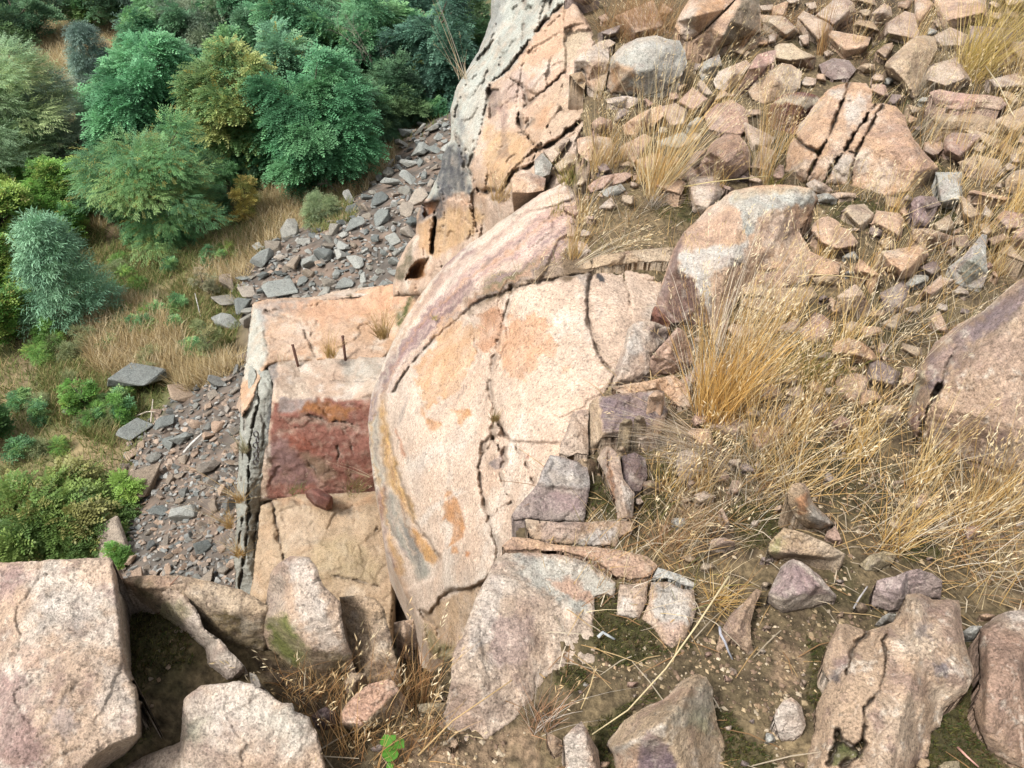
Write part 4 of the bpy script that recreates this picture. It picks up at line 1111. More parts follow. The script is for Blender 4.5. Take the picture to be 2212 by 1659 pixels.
rock('T10', 'stone', 'pale mossy flat stone in the gap beside the central slab edge', [(1390, 1110), (1500, 1095), (1640, 1095), (1640, 1180), (1500, 1210), (1410, 1180)], pal='olive', h=.05, cat='stone')
rock('T10', 'stone', 'brown rounded pebble at the lower left tip of the central slab', [(1680, 1420), (1730, 1410), (1750, 1450), (1720, 1490), (1680, 1480)], pal='brown', h=.04, cat='stone')
rock('T9', 'stone', 'long thin pink stone in the mossy hollow by the corner boulder', [(1235, 600), (1265, 640), (1330, 690), (1352, 780), (1350, 900), (1340, 1050), (1300, 1000), (1275, 880), (1240, 780), (1225, 690)], pal='mauve', h=.05, cat='stone',
     tints=[([(1270, 660), (1340, 700), (1340, 1000), (1280, 900)], (.42, .31, .28), 4, .8, 8)])
rock('T9', 'stone', 'pale pebble at the low corner of the big pink boulder', [(1275, 1420), (1310, 1410), (1335, 1450), (1310, 1495), (1272, 1480)], pal='grey', h=.03, cat='stone')

# ---- the central slab and the blocks above it
rock('F', 'slab', 'large flat central slab running down to the bottom, pale top and mauve foot',
     [(1092, 1194, .055), (1150, 1195, .05), (1206, 1198, .045), (1250, 1209, .04), (1283, 1221, .035), (1310, 1240, .03), (1330, 1257, .028), (1328, 1292, .02), (1310, 1286, .02), (1286, 1289, .02), (1280, 1352, .015), (1290, 1394, .01), (1288, 1434, .0), (1256, 1440, .0), (1213, 1446, 0), (1185, 1462, 0), (1150, 1520, 0), (1106, 1562, 0), (1053, 1600, 0), (990, 1606, 0), (953, 1566, .0), (963, 1519, .03), (973, 1477, .07), (976, 1444, .09),
      (980, 1409, .10), (1000, 1369, .11), (1013, 1327, .11), (1028, 1287, .10), (1053, 1244, .09), (1068, 1212, .07)],
     [[(1000, 1420, .11), (1030, 1340, .115), (1070, 1250, .1), (1095, 1202, .07)], [(1000, 1450, .10), (1040, 1470, .09), (1110, 1455, .05)], [(1200, 1300, .05)]], 'pink', cat='slab', step=3.6,
     tints=[([(1106, 1195), (1260, 1215), (1340, 1262), (1290, 1290), (1260, 1330), (1180, 1290), (1120, 1240)], (.44, .43, .375), 10, .75, 22), ([(1180, 1250), (1240, 1250), (1290, 1290), (1270, 1305), (1220, 1290)], (.47, .30, .21), 5, .75, 14), ([(1350, 1260), (1395, 1252), (1385, 1320), (1350, 1330)], (.47, .36, .30), 6, .6, 12),
             ([(1405, 1255), (1495, 1270), (1500, 1350), (1430, 1370), (1400, 1330)], (.46, .43, .39), 10, .6, 20), ([(970, 1470), (1060, 1480), (1110, 1540), (1000, 1600), (955, 1560)], (.30, .215, .165), 12, .7, 24), ([(1060, 1240), (1090, 1260), (1060, 1380), (1010, 1420), (1020, 1330)], (.50, .44, .385), 8, .6, 14),
             ([(1060, 1340), (1160, 1330), (1130, 1440), (1060, 1440)], (.32, .235, .21), 10, .6, 22), ([(1110, 1180), (1200, 1180), (1330, 1190), (1400, 1215), (1390, 1245), (1330, 1240), (1270, 1205), (1110, 1192)], (.45, .30, .215), 5, .7, 10), ([(1288, 1285), (1330, 1290), (1330, 1335), (1283, 1350)], C_MOSS, 4, .6, 10)])
_c_st = [([(1085, 1180), (1200, 1180), (1330, 1190), (1400, 1215), (1390, 1245), (1330, 1240), (1270, 1205), (1110, 1192)], (.45, .30, .215), 5, .75, 10)]
rock('F', 'slab', 'long orange strip of rock along the top of the large central slab', [(1084, 1180, .06), (1106, 1160, .06), (1145, 1163, .055), (1206, 1177, .05), (1270, 1181, .05), (1336, 1187, .05), (1398, 1202, .045), (1419, 1222, .04), (1412, 1240, .03), (1400, 1247, .03), (1360, 1253, .03), (1332, 1246, .03), (1284, 1213, .035), (1250, 1202, .04), (1206, 1191, .045), (1150, 1189, .05), (1092, 1189, .055)], [[(1110, 1180, .06), (1210, 1186, .055), (1290, 1203, .055), (1360, 1230, .05), (1400, 1225, .05)]], pal='orange', cat='slab', tints=_c_st, step=2.6)
rock('F', 'block', 'square block with white specks right of the mossy notch in the central slab', [(1339, 1262, .04), (1362, 1262, .04), (1400, 1256, .035), (1397, 1300, .025), (1381, 1335, .012), (1350, 1333, .012), (1331, 1330, .012), (1334, 1296, .02)], [[(1350, 1275, .045), (1385, 1270, .045), (1375, 1320, .03), (1345, 1318, .03), (1350, 1275, .045)]], pal='pink', cat='block', step=2.4, tints=[([(1340, 1290), (1370, 1300), (1380, 1340), (1335, 1335)], P_WH, 4, .6, 8)])
rock('F', 'block', 'grey lichened end block of the central slab beside the star tuft', [(1405, 1257, .045), (1440, 1257, .045), (1470, 1271, .04), (1500, 1273, .035), (1504, 1319, .02), (1482, 1384, .005), (1452, 1402, .0), (1431, 1388, .005), (1414, 1361, .01), (1386, 1337, .012), (1401, 1302, .025)], [[(1415, 1270, .05), (1485, 1285, .045), (1485, 1330, .03), (1452, 1380, .018), (1405, 1325, .025), (1415, 1270, .05)]], pal='pink', cat='block', step=2.6, tints=[([(1410, 1262), (1495, 1275), (1498, 1340), (1440, 1360), (1405, 1310)], (.46, .435, .39), 8, .7, 18), ([(1420, 1340), (1480, 1340), (1450, 1400)], (.45, .32, .25), 6, .6, 12)])
rock('F', 'stone', 'small grey corner piece at the upper right end of the central slab', [(1421, 1226, .04), (1470, 1241, .035), (1503, 1262, .025), (1498, 1269, .02), (1470, 1263, .025), (1441, 1249, .03), (1408, 1250, .03)], pal='grey', cat='stone', step=2.2)
rock('T5', 'block', 'purple topped block with a pale left side between dome and grass',
     [(668, 170, .07), (700, 135, .12), (740, 110, .145), (1000, 75, .145), (1270, 50, .145), (1312, 60, .13), (1350, 230, .10), (1300, 400, .07), (1250, 480, .06), (1050, 500, .05), (960, 490, .06), (880, 462, .07), (770, 472, .08), (735, 560, .0), (690, 640, 0), (650, 560, 0), (645, 400, .01), (655, 280, .03)],
     [[(745, 112, .145), (765, 300, .13), (790, 430, .11), (960, 400, .11), (1130, 400, .10)]], 'brown', cat='block',
     tints=[([(750, 110), (1290, 55), (1340, 240), (1170, 380), (930, 400), (790, 420), (765, 300)], (.20, .15, .155), 4, .9, 10), ([(1150, 120), (1330, 120), (1340, 240), (1160, 250)], (.10, .08, .06), 8, .7, 14), ([(660, 180), (740, 115), (760, 300), (780, 460), (690, 620), (650, 480)], (.48, .36, .24), 4, .7, 10),
             ([(790, 430), (960, 405), (1130, 400), (1050, 490), (880, 455)], (.42, .37, .32), 4, .6, 8)])
rock('T5', 'block', 'pale narrow block leaning against the left side of the purple topped block', [(525, 245, .06), (590, 222, .07), (662, 220, .07), (655, 400, .05), (662, 612, .02), (560, 605, .02), (480, 625, .02), (408, 602, .02), (420, 520, .03), (480, 380, .05)], pal='pale', cat='block')
rock('T5', 'slab', 'grey and purple slab with a step across it, above the central slab',
     [(330, 612, .1), (400, 622, .1), (560, 660, .08), (650, 720, .06), (672, 850, .05), (655, 1000, .03), (620, 1190, .02), (240, 1182, .02), (130, 1165, .02), (20, 1188, .0), (-8, 1140, .02), (50, 1060, .035), (100, 1000, .05), (160, 930, .065), (215, 855, .08), (260, 740, .09)],
     [[(218, 858, .09), (300, 888, .085), (450, 892, .08), (560, 912, .07), (660, 900, .055)], [(235, 880, .065), (300, 905, .06), (450, 910, .055), (560, 930, .05)]], 'mauve', cat='slab',
     tints=[([(330, 615), (560, 665), (650, 730), (670, 860), (560, 900), (440, 885), (300, 880), (220, 850), (260, 740)], (.40, .365, .33), 4, .85, 8), ([(330, 730), (450, 800), (620, 800), (560, 880), (310, 870)], (.33, .28, .23), 8, .6, 14), ([(180, 960), (400, 930), (600, 960), (560, 1130), (250, 1080)], (.27, .19, .185), 8, .6, 16)],
     cracks=[([(215, 855), (300, 888), (450, 893), (560, 912)], 2.2, .02)])
rock('T5', 'slab', 'narrow pale slab lying along the top edge of the central slab', [(118, 1168, .05), (240, 1185, .05), (610, 1195, .045), (880, 1180, .04), (1045, 1190, .03), (1040, 1280, .02), (920, 1330, .015), (900, 1400, .01), (700, 1402, .01), (300, 1382, .01), (170, 1332, .01), (125, 1260, .02)], pal='brown', cat='slab',
     tints=[([(600, 1320), (880, 1240), (910, 1330), (760, 1400), (540, 1390)], (.47, .45, .42), 6, .7, 12), ([(240, 1190), (600, 1200), (560, 1330), (260, 1340)], (.33, .25, .21), 6, .6, 14)], cracks=[([(235, 1190), (230, 1300)], 2, .02)])
rock('T5', 'slab', 'narrow upright pale and orange splinter standing on edge beside the dark plate',
     [(822, 535, .08), (870, 560, .1), (930, 620, .1), (960, 820, .09), (1060, 945, .06), (1045, 1160, .02), (910, 1172, .0), (890, 1000, .02), (830, 880, .03), (800, 780, .03), (735, 650, .02), (790, 560, .04)], [[(840, 560, .1), (870, 760, .1), (960, 1000, .085), (1000, 1150, .05)]], 'pale', cat='slab',
     tints=[([(830, 540), (860, 700), (900, 1000), (880, 1010), (820, 800)], (.33, .17, .09), 3, .7, 8), ([(950, 850), (1050, 950), (1040, 1150), (960, 1000)], P_WH, 4, .6, 8)], cracks=[([(830, 600), (840, 780), (890, 980)], 2.2, .03)])
rock('T5', 'plate', 'dark purple plate leaning right of the upright splinter', [(945, 620, .06), (1060, 590, .07), (1150, 640, .06), (1172, 800, .04), (1110, 925, .02), (1045, 935, .03), (965, 830, .06)], pal='dark', cat='rock')
rock('T5', 'stone', 'small orange stone on the upper corner of the purple topped block', [(1175, 110, .2), (1210, 75, .21), (1262, 55, .21), (1312, 90, .2), (1312, 160, .15), (1222, 172, .14), (1185, 150, .15)], pal='orange', cat='stone')
rock('T5', 'stone', 'larger mustard yellow pebble on the purple topped block', [(932, 340, .17), (970, 305, .18), (1030, 305, .18), (1045, 345, .15), (985, 380, .13), (940, 365, .13)], pal='olive', cat='stone')
rock('T5', 'stone', 'yellow and brown pebble on the purple block, right one of the pair', [(1055, 300, .17), (1090, 265, .18), (1140, 285, .17), (1160, 345, .13), (1100, 355, .12), (1065, 330, .14)], pal='olive', cat='stone')
rock('T5', 'stone', 'round tan pebble in the gap under the purple topped block', [(903, 575), (935, 535), (985, 545), (990, 590), (940, 612), (908, 600)], pal='tan', h=.09, cat='stone')
rock('T5', 'stone', 'long flat tan pebble between the grey slab and pale narrow block', [(548, 672), (600, 645), (690, 650), (728, 685), (680, 708), (580, 705)], pal='tan', h=.1, cat='stone')
rock('T5', 'plate', 'thin broken pale plate jutting out below the purple topped block', [(1000, 492, .07), (1080, 465, .08), (1170, 450, .08), (1260, 455, .07), (1240, 505, .03), (1110, 530, .03), (1015, 520, .03)], pal='pink', cat='rock')
rock('T5', 'stone', 'square tan stone set in moss right of the dark plate', [(1130, 850), (1190, 830), (1265, 855), (1275, 930), (1190, 940), (1135, 920)], pal='olive', h=.05, cat='stone')
rock('T5', 'stone', 'pale stone half hidden in the flattened straw', [(1420, 600), (1500, 565), (1600, 590), (1650, 700), (1600, 800), (1460, 860), (1420, 760)], pal='pale', h=.06, cat='stone')
rock('T5', 'stone', 'tiny pink pebble on moss right of the upright splinter', [(1070, 990), (1110, 980), (1138, 1020), (1100, 1045), (1072, 1030)], pal='pink', h=.03, cat='stone')
rock('T5', 'stone', 'pale thin stone lying on black soil below the reddish tuft', [(1700, 1380), (1740, 1340), (1830, 1325), (1925, 1360), (1930, 1400), (1860, 1430), (1730, 1425)], pal='pale', h=.06, cat='stone')

# ---- bottom right
rock('T7', 'boulder', 'pyramid shaped boulder with a purple front at the bottom edge',
     [(825, 1452, .02), (880, 1370, .04), (960, 1260, .06), (1080, 1175, .07), (1200, 1110, .08), (1300, 1060, .09), (1380, 1000, .1), (1420, 950, .11), (1480, 900, .12), (1590, 850, .14), (1680, 870, .13), (1730, 960, .1), (1755, 1160, .06), (1800, 1350, .03), (1860, 1500, 0), (1870, 1790, 0), (885, 1790, 0), (860, 1540, 0)],
     [[(1580, 890, .16), (1540, 960, .18), (1480, 1080, .2), (1380, 1190, .215), (1290, 1275, .22), (1180, 1360, .19), (1000, 1440, .15), (880, 1490, .11)], [(1300, 1290, .22), (1390, 1450, .16), (1440, 1560, .13), (1520, 1780, .08)], [(1180, 1370, .19), (1100, 1600, .1)]], 'tan', cat='boulder',
     tints=[([(1200, 1340), (1285, 1390), (1400, 1520), (1450, 1700), (1060, 1790), (1080, 1550), (1100, 1430)], (.175, .125, .13), 6, .9, 16), ([(880, 1790), (890, 1550), (1060, 1450), (1090, 1560), (1040, 1780)], (.37, .24, .17), 8, .7, 16), ([(1480, 1080), (1700, 900), (1760, 1160), (1500, 1300), (1330, 1270)], (.40, .36, .28), 14, .7, 26),
             ([(1540, 1150), (1700, 1180), (1720, 1330), (1520, 1300)], (.33, .32, .2), 12, .5, 24), ([(870, 1490), (1180, 1360), (1290, 1270), (1350, 1300), (1300, 1390), (1200, 1345), (1090, 1430), (900, 1530)], P_WH, 4, .7, 8), ([(1180, 1130), (1480, 910), (1500, 960), (1300, 1130), (1000, 1290)], (.33, .215, .17), 8, .6, 16)])
rock('T7', 'stone', 'white speckled stone standing at the bottom edge left of the pyramid boulder', [(445, 1400, .12), (520, 1320, .14), (600, 1250, .15), (640, 1320, .13), (685, 1400, .1), (745, 1500, .05), (775, 1720, .0), (470, 1780, .02), (458, 1560, .07)],
     [[(600, 1262, .15), (650, 1450, .12), (730, 1690, .06)]], 'pale', cat='stone', tints=[([(450, 1400), (600, 1260), (640, 1450), (700, 1700), (470, 1700)], (.53, .48, .42), 8, .6, 16)])
rock('T7', 'stone', 'brown stone half buried left of the white speckled stone', [(295, 1345), (360, 1375), (430, 1420), (445, 1520), (360, 1565), (310, 1455)], pal='brown', h=.06, cat='stone')
rock('T7', 'stone', 'jagged starfish shaped pale stone in moss with a grey twig on it',
     [(2110, 110, .05), (2162, 130, .05), (2120, 210, .06), (2090, 290, .06), (2060, 410, .05), (2072, 600, .03), (2102, 662, .0), (2040, 688, 0), (1965, 620, .01), (1900, 545, .03), (1835, 620, .01), (1770, 672, .0), (1762, 620, .01), (1800, 480, .03), (1880, 340, .05), (2000, 230, .06)],
     [[(2100, 140, .07), (2000, 330, .085), (1940, 480, .075), (2030, 600, .04)]], 'brown', cat='stone')
rock('T8', 'stone', 'white angular stone lying alone on moss, bottom right', [(48, 1230), (70, 1160), (130, 1080), (200, 1045), (250, 1085), (292, 1130), (328, 1290), (290, 1370), (210, 1425), (110, 1432), (70, 1330)], pal='pale', h=.09, cat='stone',
     creases=[[(130, 1130, .09), (240, 1150, .1), (290, 1270, .06)]], tints=[([(30, 1230), (130, 1060), (330, 1130), (340, 1330), (200, 1450), (60, 1430)], (.54, .47, .40), 10, .8, 14)])
rock('Q4', 'rock', 'wedge shaped purple topped rock with a pale rim below the long tan block',
     [(1160, 790, .07), (1185, 770, .09), (1215, 754, .11), (1250, 765, .11), (1290, 795, .1), (1330, 830, .09), (1400, 915, .045), (1396, 940, .01), (1280, 972, 0), (1165, 992, 0), (1104, 950, .01), (1110, 900, .055)],
     [[(1112, 905, .085), (1170, 932, .1), (1260, 905, .105), (1330, 872, .09), (1395, 915, .055)], [(1225, 830, .13)]], 'mauve', cat='rock',
     tints=[([(1165, 800), (1220, 770), (1310, 840), (1340, 870), (1260, 900), (1180, 920), (1120, 900)], (.31, .225, .215), 6, .7, 12), ([(1110, 905), (1170, 930), (1260, 905), (1400, 915), (1390, 945), (1280, 975), (1165, 990), (1105, 950)], (.36, .30, .235), 3, .8, 6), ([(1215, 760), (1250, 765), (1400, 912), (1330, 870)], (.50, .44, .37), 4, .7, 6)])
rock('Q4', 'block', 'long tan tapered block lying below the curved brown stone',
     [(1103, 735, .04), (1110, 690, .1), (1140, 655, .13), (1175, 620, .15), (1215, 630, .15), (1260, 642, .145), (1320, 668, .135), (1372, 692, .125), (1442, 735, .1), (1432, 768, .03), (1385, 780, .0), (1300, 768, .0), (1200, 755, .0), (1140, 758, .0)],
     [[(1112, 722, .1), (1200, 730, .1), (1300, 742, .09), (1385, 752, .08), (1438, 742, .08)]], 'tan', cat='block', tints=[([(1110, 690), (1160, 640), (1180, 690), (1130, 750), (1105, 740)], (.24, .23, .1), 8, .6, 14)])
rock('Q4', 'stone', 'curved brown boulder leaning at the edge of the big straw tuft',
     [(1188, 470), (1210, 432), (1240, 424), (1265, 428), (1285, 460), (1300, 510), (1330, 545), (1362, 572), (1392, 605), (1330, 632), (1270, 622), (1222, 575), (1192, 520)], pal='tan', h=.17, cat='rock',
     creases=[[(1240, 440, .17), (1255, 510, .18), (1310, 575, .14), (1370, 605, .06)]], tints=[([(1225, 480), (1270, 470), (1285, 560), (1240, 560)], (.40, .2, .1), 6, .7, 14), ([(1290, 520), (1390, 600), (1330, 630), (1280, 580)], (.45, .42, .37), 6, .6, 10)])
rock('T8', 'boulder', 'large cracked rough rock with a mossy hole, right of the bottom centre',
     [(600, 420, .1), (680, 415, .1), (740, 430, .1), (860, 482, .09), (940, 450, .1), (1000, 425, .1), (1080, 400, .11), (1140, 330, .12), (1180, 240, .135), (1200, 162, .14), (1300, 158, .145), (1380, 180, .145), (1430, 210, .145), (1550, 200, .14), (1650, 208, .13), (1675, 380, .12), (1695, 560, .12), (1750, 720, .11), (1785, 870, .1), (1725, 1000, .08), (1600, 1090, .06),
      (1510, 1150, .05), (1490, 1300, .03), (1410, 1360, .02), (1390, 1560, .02), (1290, 1620, .02), (1250, 1800, .0), (320, 1800, 0), (330, 1500, .0), (400, 1350, .02), (405, 1200, .04), (430, 1100, .05), (470, 1000, .07), (520, 910, .08), (475, 830, .08), (470, 750, .08), (510, 600, .09)],
     [[(620, 440, .13), (640, 700, .13), (680, 960, .13), (560, 1200, .1), (480, 1700, .06)], [(1000, 500, .15), (980, 800, .15), (860, 1100, .14), (830, 1600, .1)], [(1250, 230, .19), (1300, 700, .19), (1150, 1200, .15), (1050, 1700, .1)], [(1600, 300, .17), (1640, 850, .15)]], 'brown', cat='boulder', step=3.6, amp2=.012,
     cracks=[([(1040, 450), (990, 560), (1025, 680), (1005, 850), (960, 1000), (830, 1140), (842, 1300), (800, 1450)], 4.2, .07), ([(850, 500), (780, 570), (730, 640), (700, 780), (680, 850)], 7, .06), ([(600, 1340), (600, 1420), (545, 1560), (530, 1610)], 8, .08), ([(610, 1380), (680, 1440), (740, 1480), (800, 1470), (820, 1430)], 9, .08), ([(790, 1470), (780, 1570), (640, 1640)], 10, .08)],
     tints=[([(1420, 700), (1560, 740), (1600, 870), (1480, 900), (1400, 820)], (.11, .1, .115), 8, .75, 24), ([(1270, 400), (1390, 380), (1400, 520), (1290, 520)], (.16, .14, .14), 8, .6, 20), ([(520, 800), (620, 820), (640, 960), (560, 920)], (.1, .09, .095), 6, .7, 14), ([(560, 720), (700, 700), (690, 800), (580, 860)], (.22, .15, .14), 8, .6, 16),
             ([(1450, 250), (1650, 230), (1690, 560), (1500, 600)], (.31, .21, .16), 12, .6, 26), ([(1050, 480), (1250, 460), (1300, 700), (1060, 760)], (.43, .34, .26), 12, .5, 26), ([(860, 1100), (1280, 1000), (1300, 1500), (1000, 1780), (840, 1700)], (.43, .335, .245), 18, .55, 30), ([(595, 1340), (660, 1420), (740, 1480), (820, 1430), (800, 1590), (700, 1580), (560, 1640), (520, 1620)], (.09, .10, .03), 4, .8, 12),
             ([(1560, 780), (1780, 850), (1720, 1000), (1560, 960)], (.33, .23, .18), 10, .6, 20), ([(1080, 840), (1330, 880), (1320, 1060), (1180, 1000)], (.36, .25, .2), 10, .5, 24)], mott=1.0)
rock('T8', 'boulder', 'purple brown speckled boulder at the right edge of the bottom corner',
     [(1830, 460, .1), (1900, 400, .1), (1990, 330, .1), (2060, 305, .11), (2130, 290, .12), (2330, 270, .12), (2330, 1800, .02), (2212, 1680, .0), (2050, 1600, .0), (1900, 1510, 0), (1860, 1430, .01), (1820, 1350, 0.02), (1785, 1240, .04), (1770, 1140, .05), (1822, 980, .06), (1828, 800, .07), (1812, 650, .08)],
     [[(1900, 500, .15), (1900, 900, .14), (1880, 1300, .1)], [(2150, 800, .17)]], 'brown', cat='boulder', step=3.6, patch=.2,
     tints=[([(1850, 480), (2212, 320), (2330, 900), (2200, 1500), (1900, 1300), (1830, 900)], (.29, .19, .145), 18, .6, 36), ([(2050, 310), (2230, 290), (2230, 420), (2100, 400)], (.50, .44, .38), 8, .6, 16)], mott=1.0)
rock('T8', 'rock', 'flat mauve rock behind the large cracked rock', [(888, 270, .02), (895, 210, .04), (912, 150, .06), (940, 40, .09), (1020, 15, .1), (1100, 0, .11), (1200, -40, .12), (1310, -65, .12), (1420, -20, .1), (1505, 40, .08), (1490, 200, .03), (1250, 190, .03), (1190, 300, .02), (1060, 312, .01), (960, 280, .01)], pal='mauve', cat='rock', tints=[([(950, 40), (1300, -50), (1350, 80), (1100, 180), (930, 150)], (.36, .28, .265), 10, .6, 20)])
rock('T8', 'stone', 'round grey pebble between the purple topped wedge and flat mauve rock', [(755, 260), (800, 228), (850, 245), (868, 295), (830, 335), (775, 320)], pal='olive', h=.05, cat='stone')
rock('T8', 'stone', 'grey flat stone between the large cracked rock and right edge boulder', [(1668, 490), (1760, 430), (1850, 432), (1835, 560), (1725, 565), (1690, 530)], pal='grey', h=.07, cat='stone')
rock('T8', 'stone', 'small orange brown stone at the edge of the straw, right edge', [(1830, 340), (1890, 325), (1960, 335), (1960, 385), (1900, 395), (1840, 380)], pal='orange', h=.05, cat='stone')
rock('T8', 'stone', 'flat olive stone at the bottom edge under the right boulder', [(1470, 1640), (1530, 1605), (1650, 1595), (1660, 1680), (1560, 1720), (1480, 1700)], pal='olive', h=.03, cat='stone')
rock('T8', 'stone', 'small tan stone at the bottom edge beside the large cracked rock', [(1280, 1640), (1320, 1570), (1390, 1590), (1395, 1640), (1340, 1680)], pal='tan', h=.05, cat='stone')
rock('T8', 'stone', 'greyish stone under the upper left end of the large cracked rock', [(985, 350), (1040, 320), (1130, 330), (1080, 400), (960, 440), (920, 425)], pal='grey', h=.06, cat='stone')

# ---- middle: the central boulder and its neighbours
rock('Q2', 'boulder', 'big domed central boulder with grey lichen bands and a dark left face',
     [(742, 1005, .1), (768, 980, .12), (795, 955, .14), (850, 895, .18), (900, 862, .21), (950, 825, .24), (1000, 812, .25), (1060, 803, .26), (1170, 798, .26), (1240, 800, .26), (1292, 814, .25), (1322, 858, .2), (1290, 930, .14), (1242, 1000, .1), (1300, 1100, .05), (1280, 1220, .02), (1150, 1250, .02), (1000, 1280, .03), (940, 1350, .02), (905, 1530, .0), (850, 1420, 0),
      (720, 1402, 0), (645, 1394, 0), (610, 1366, 0), (628, 1290, .01), (650, 1220, .02), (690, 1085, .06)],
     [[(758, 1005, .17), (720, 1078, .19), (716, 1150, .19), (790, 1212, .18), (832, 1290, .15), (858, 1420, .08)], [(980, 930, .27)], [(950, 1120, .21)], [(1120, 1080, .15)], [(880, 1280, .12)], [(1200, 880, .24)]], 'orange', cat='boulder', step=3.4,
     tints=[([(700, 1080), (745, 1000), (720, 1080), (716, 1150), (792, 1214), (836, 1295), (856, 1420), (720, 1410), (600, 1370), (650, 1220)], (.155, .095, .075), 3, .92, 6), ([(690, 1085), (745, 1000), (725, 1080), (700, 1180), (650, 1340), (610, 1365), (650, 1220)], (.30, .215, .185), 3, .7, 6),
             ([(950, 850), (1100, 830), (1310, 820), (1320, 880), (1180, 900), (1070, 920), (1050, 1000), (1010, 1020), (990, 930), (960, 890)], (.44, .435, .385), 5, .85, 14), ([(720, 1090), (900, 1060), (1020, 1040), (1000, 1120), (900, 1170), (850, 1210), (860, 1400), (830, 1290), (790, 1210), (720, 1150)], (.50, .47, .42), 6, .8, 14),
             ([(950, 830), (1060, 808), (1180, 802), (1300, 815), (1290, 835), (1080, 835), (960, 870)], (.44, .37, .26), 4, .6, 8), ([(760, 1000), (860, 920), (960, 900), (990, 1000), (900, 1050), (760, 1080)], (.48, .335, .245), 8, .6, 16), ([(1060, 950), (1250, 920), (1230, 1010), (1080, 1050)], (.44, .30, .22), 8, .6, 16)],
     cracks=[([(1230, 1000), (1190, 1080), (1200, 1120)], 3, .03), ([(950, 1120), (1050, 1180), (1150, 1170)], 3, .02)])
rock('T3', 'block', 'pale speckled block between the dome and the pink wedge, below the dark face',
     [(1000, 1182, .12), (1040, 1145, .13), (1080, 1120, .14), (1160, 1115, .14), (1230, 1120, .14), (1362, 1172, .1), (1335, 1262, .06), (1200, 1412, .08), (1185, 1560, .05), (1100, 1650, .02), (860, 1690, .0), (900, 1500, .02), (935, 1400, .05), (962, 1330, .07)],
     [[(1010, 1200, .14), (985, 1380, .12), (930, 1600, .06)], [(1180, 1250, .11)]], 'pale', cat='block', tints=[([(1150, 1140), (1350, 1175), (1330, 1260), (1220, 1280), (1180, 1220)], (.14, .09, .075), 5, .85, 14), ([(1000, 1190), (1080, 1130), (1180, 1250), (1150, 1400), (960, 1400)], (.47, .44, .40), 10, .6, 20), ([(960, 1480), (1180, 1440), (1180, 1560), (1000, 1640)], (.42, .29, .2), 12, .5, 20)])
rock('T3', 'wedge', 'salmon pink triangular rock right of the pale speckled block', [(1195, 1435, .1), (1250, 1365, .13), (1310, 1300, .15), (1370, 1235, .16), (1430, 1170, .17), (1490, 1200, .15), (1562, 1345, .08), (1565, 1480, .03), (1380, 1595, .0), (1240, 1565, .02), (1188, 1485, .05)],
     [[(1400, 1250, .17), (1350, 1450, .09)]], 'rosy', cat='rock', tints=[([(1200, 1440), (1430, 1180), (1540, 1350), (1400, 1550), (1240, 1560)], (.48, .325, .235), 10, .7, 18)])
rock('T3', 'slab', 'pale broken slab edge below the salmon pink triangular rock', [(862, 1690, .02), (980, 1660, .04), (1100, 1645, .06), (1240, 1620, .07), (1390, 1580, .08), (1470, 1640, .06), (1540, 1700, .04), (1540, 1860, .03), (1440, 1860, .03), (1300, 1730, .03), (1100, 1740, .02), (960, 1760, .01)], pal='orange', cat='slab')
rock('T3', 'block', 'small red brown block under the dark face of the big central boulder', [(1200, 1060, .06), (1215, 1010, .08), (1235, 980, .09), (1320, 1060, .08), (1372, 1142, .06), (1352, 1190, .03), (1240, 1152, .02)], pal='rust', cat='block')
rock('T3', 'slab', 'narrow tan slab along the top edge of the dome, left of the big central boulder', [(560, 655, .02), (640, 600, .035), (700, 570, .05), (760, 548, .06), (1000, 508, .06), (1200, 492, .06), (1400, 478, .06), (1365, 605, .03), (1240, 610, .03), (1100, 605, .03), (950, 628, .03), (780, 645, .03), (700, 665, .02), (620, 672, .01)], pal='tan', cat='slab', cracks=[([(690, 570), (695, 660)], 3, .03)])
rock('T4', 'stone', 'thick orange flagstone on bare sand right of the big central boulder', [(378, 290), (400, 262), (422, 240), (470, 215), (522, 212), (580, 235), (612, 262), (625, 300), (692, 322), (740, 380), (782, 432), (760, 482), (612, 512), (490, 490), (420, 420), (376, 370)], pal='orange', h=.1, cat='slab',
     creases=[[(385, 330, .09), (470, 440, .085), (600, 490, .08), (740, 465, .08)], [(540, 350, .115)]])
rock('T4', 'stone', 'grey angular stone at the top right corner of the big central boulder', [(418, 25), (470, 12), (525, 10), (600, 62), (592, 112), (510, 110), (432, 92)], pal='grey', h=.06, cat='stone')
rock('T4', 'stone', 'pale triangular stone in the grass below the bare sand', [(600, 900, .1), (680, 845, .12), (752, 798, .13), (792, 822, .13), (840, 900, .1), (892, 990, .05), (850, 1042, .01), (650, 1065, 0), (605, 985, .04)], [[(740, 900, .12), (720, 1000, .06)]], 'pale', cat='stone')
rock('T4', 'stone', 'rounded orange brown stone with a dark hollow underneath', [(548, 1380), (560, 1330), (585, 1290), (690, 1258), (800, 1290), (860, 1335), (905, 1372), (955, 1442), (935, 1492), (870, 1470), (760, 1435), (620, 1412), (560, 1420)], pal='orange', h=.13, cat='stone',
     creases=[[(560, 1395, .1), (640, 1390, .1), (780, 1412, .09), (900, 1455, .07)]])
rock('T4', 'stone', 'small pale stone left of the rounded orange brown stone', [(348, 1440), (420, 1405), (480, 1378), (552, 1390), (542, 1450), (460, 1472), (382, 1472)], pal='pale', h=.05, cat='stone')
rock('T4', 'stone', 'flat tan plate lying on the bare sand', [(375, 740), (480, 725), (600, 728), (645, 780), (580, 805), (500, 818), (405, 792)], pal='tan', h=.045, cat='stone')
rock('T4', 'stone', 'small greenish pale stone below the orange flagstone', [(640, 560), (690, 530), (745, 510), (785, 570), (725, 622), (680, 600)], pal='grey', h=.05, cat='stone')
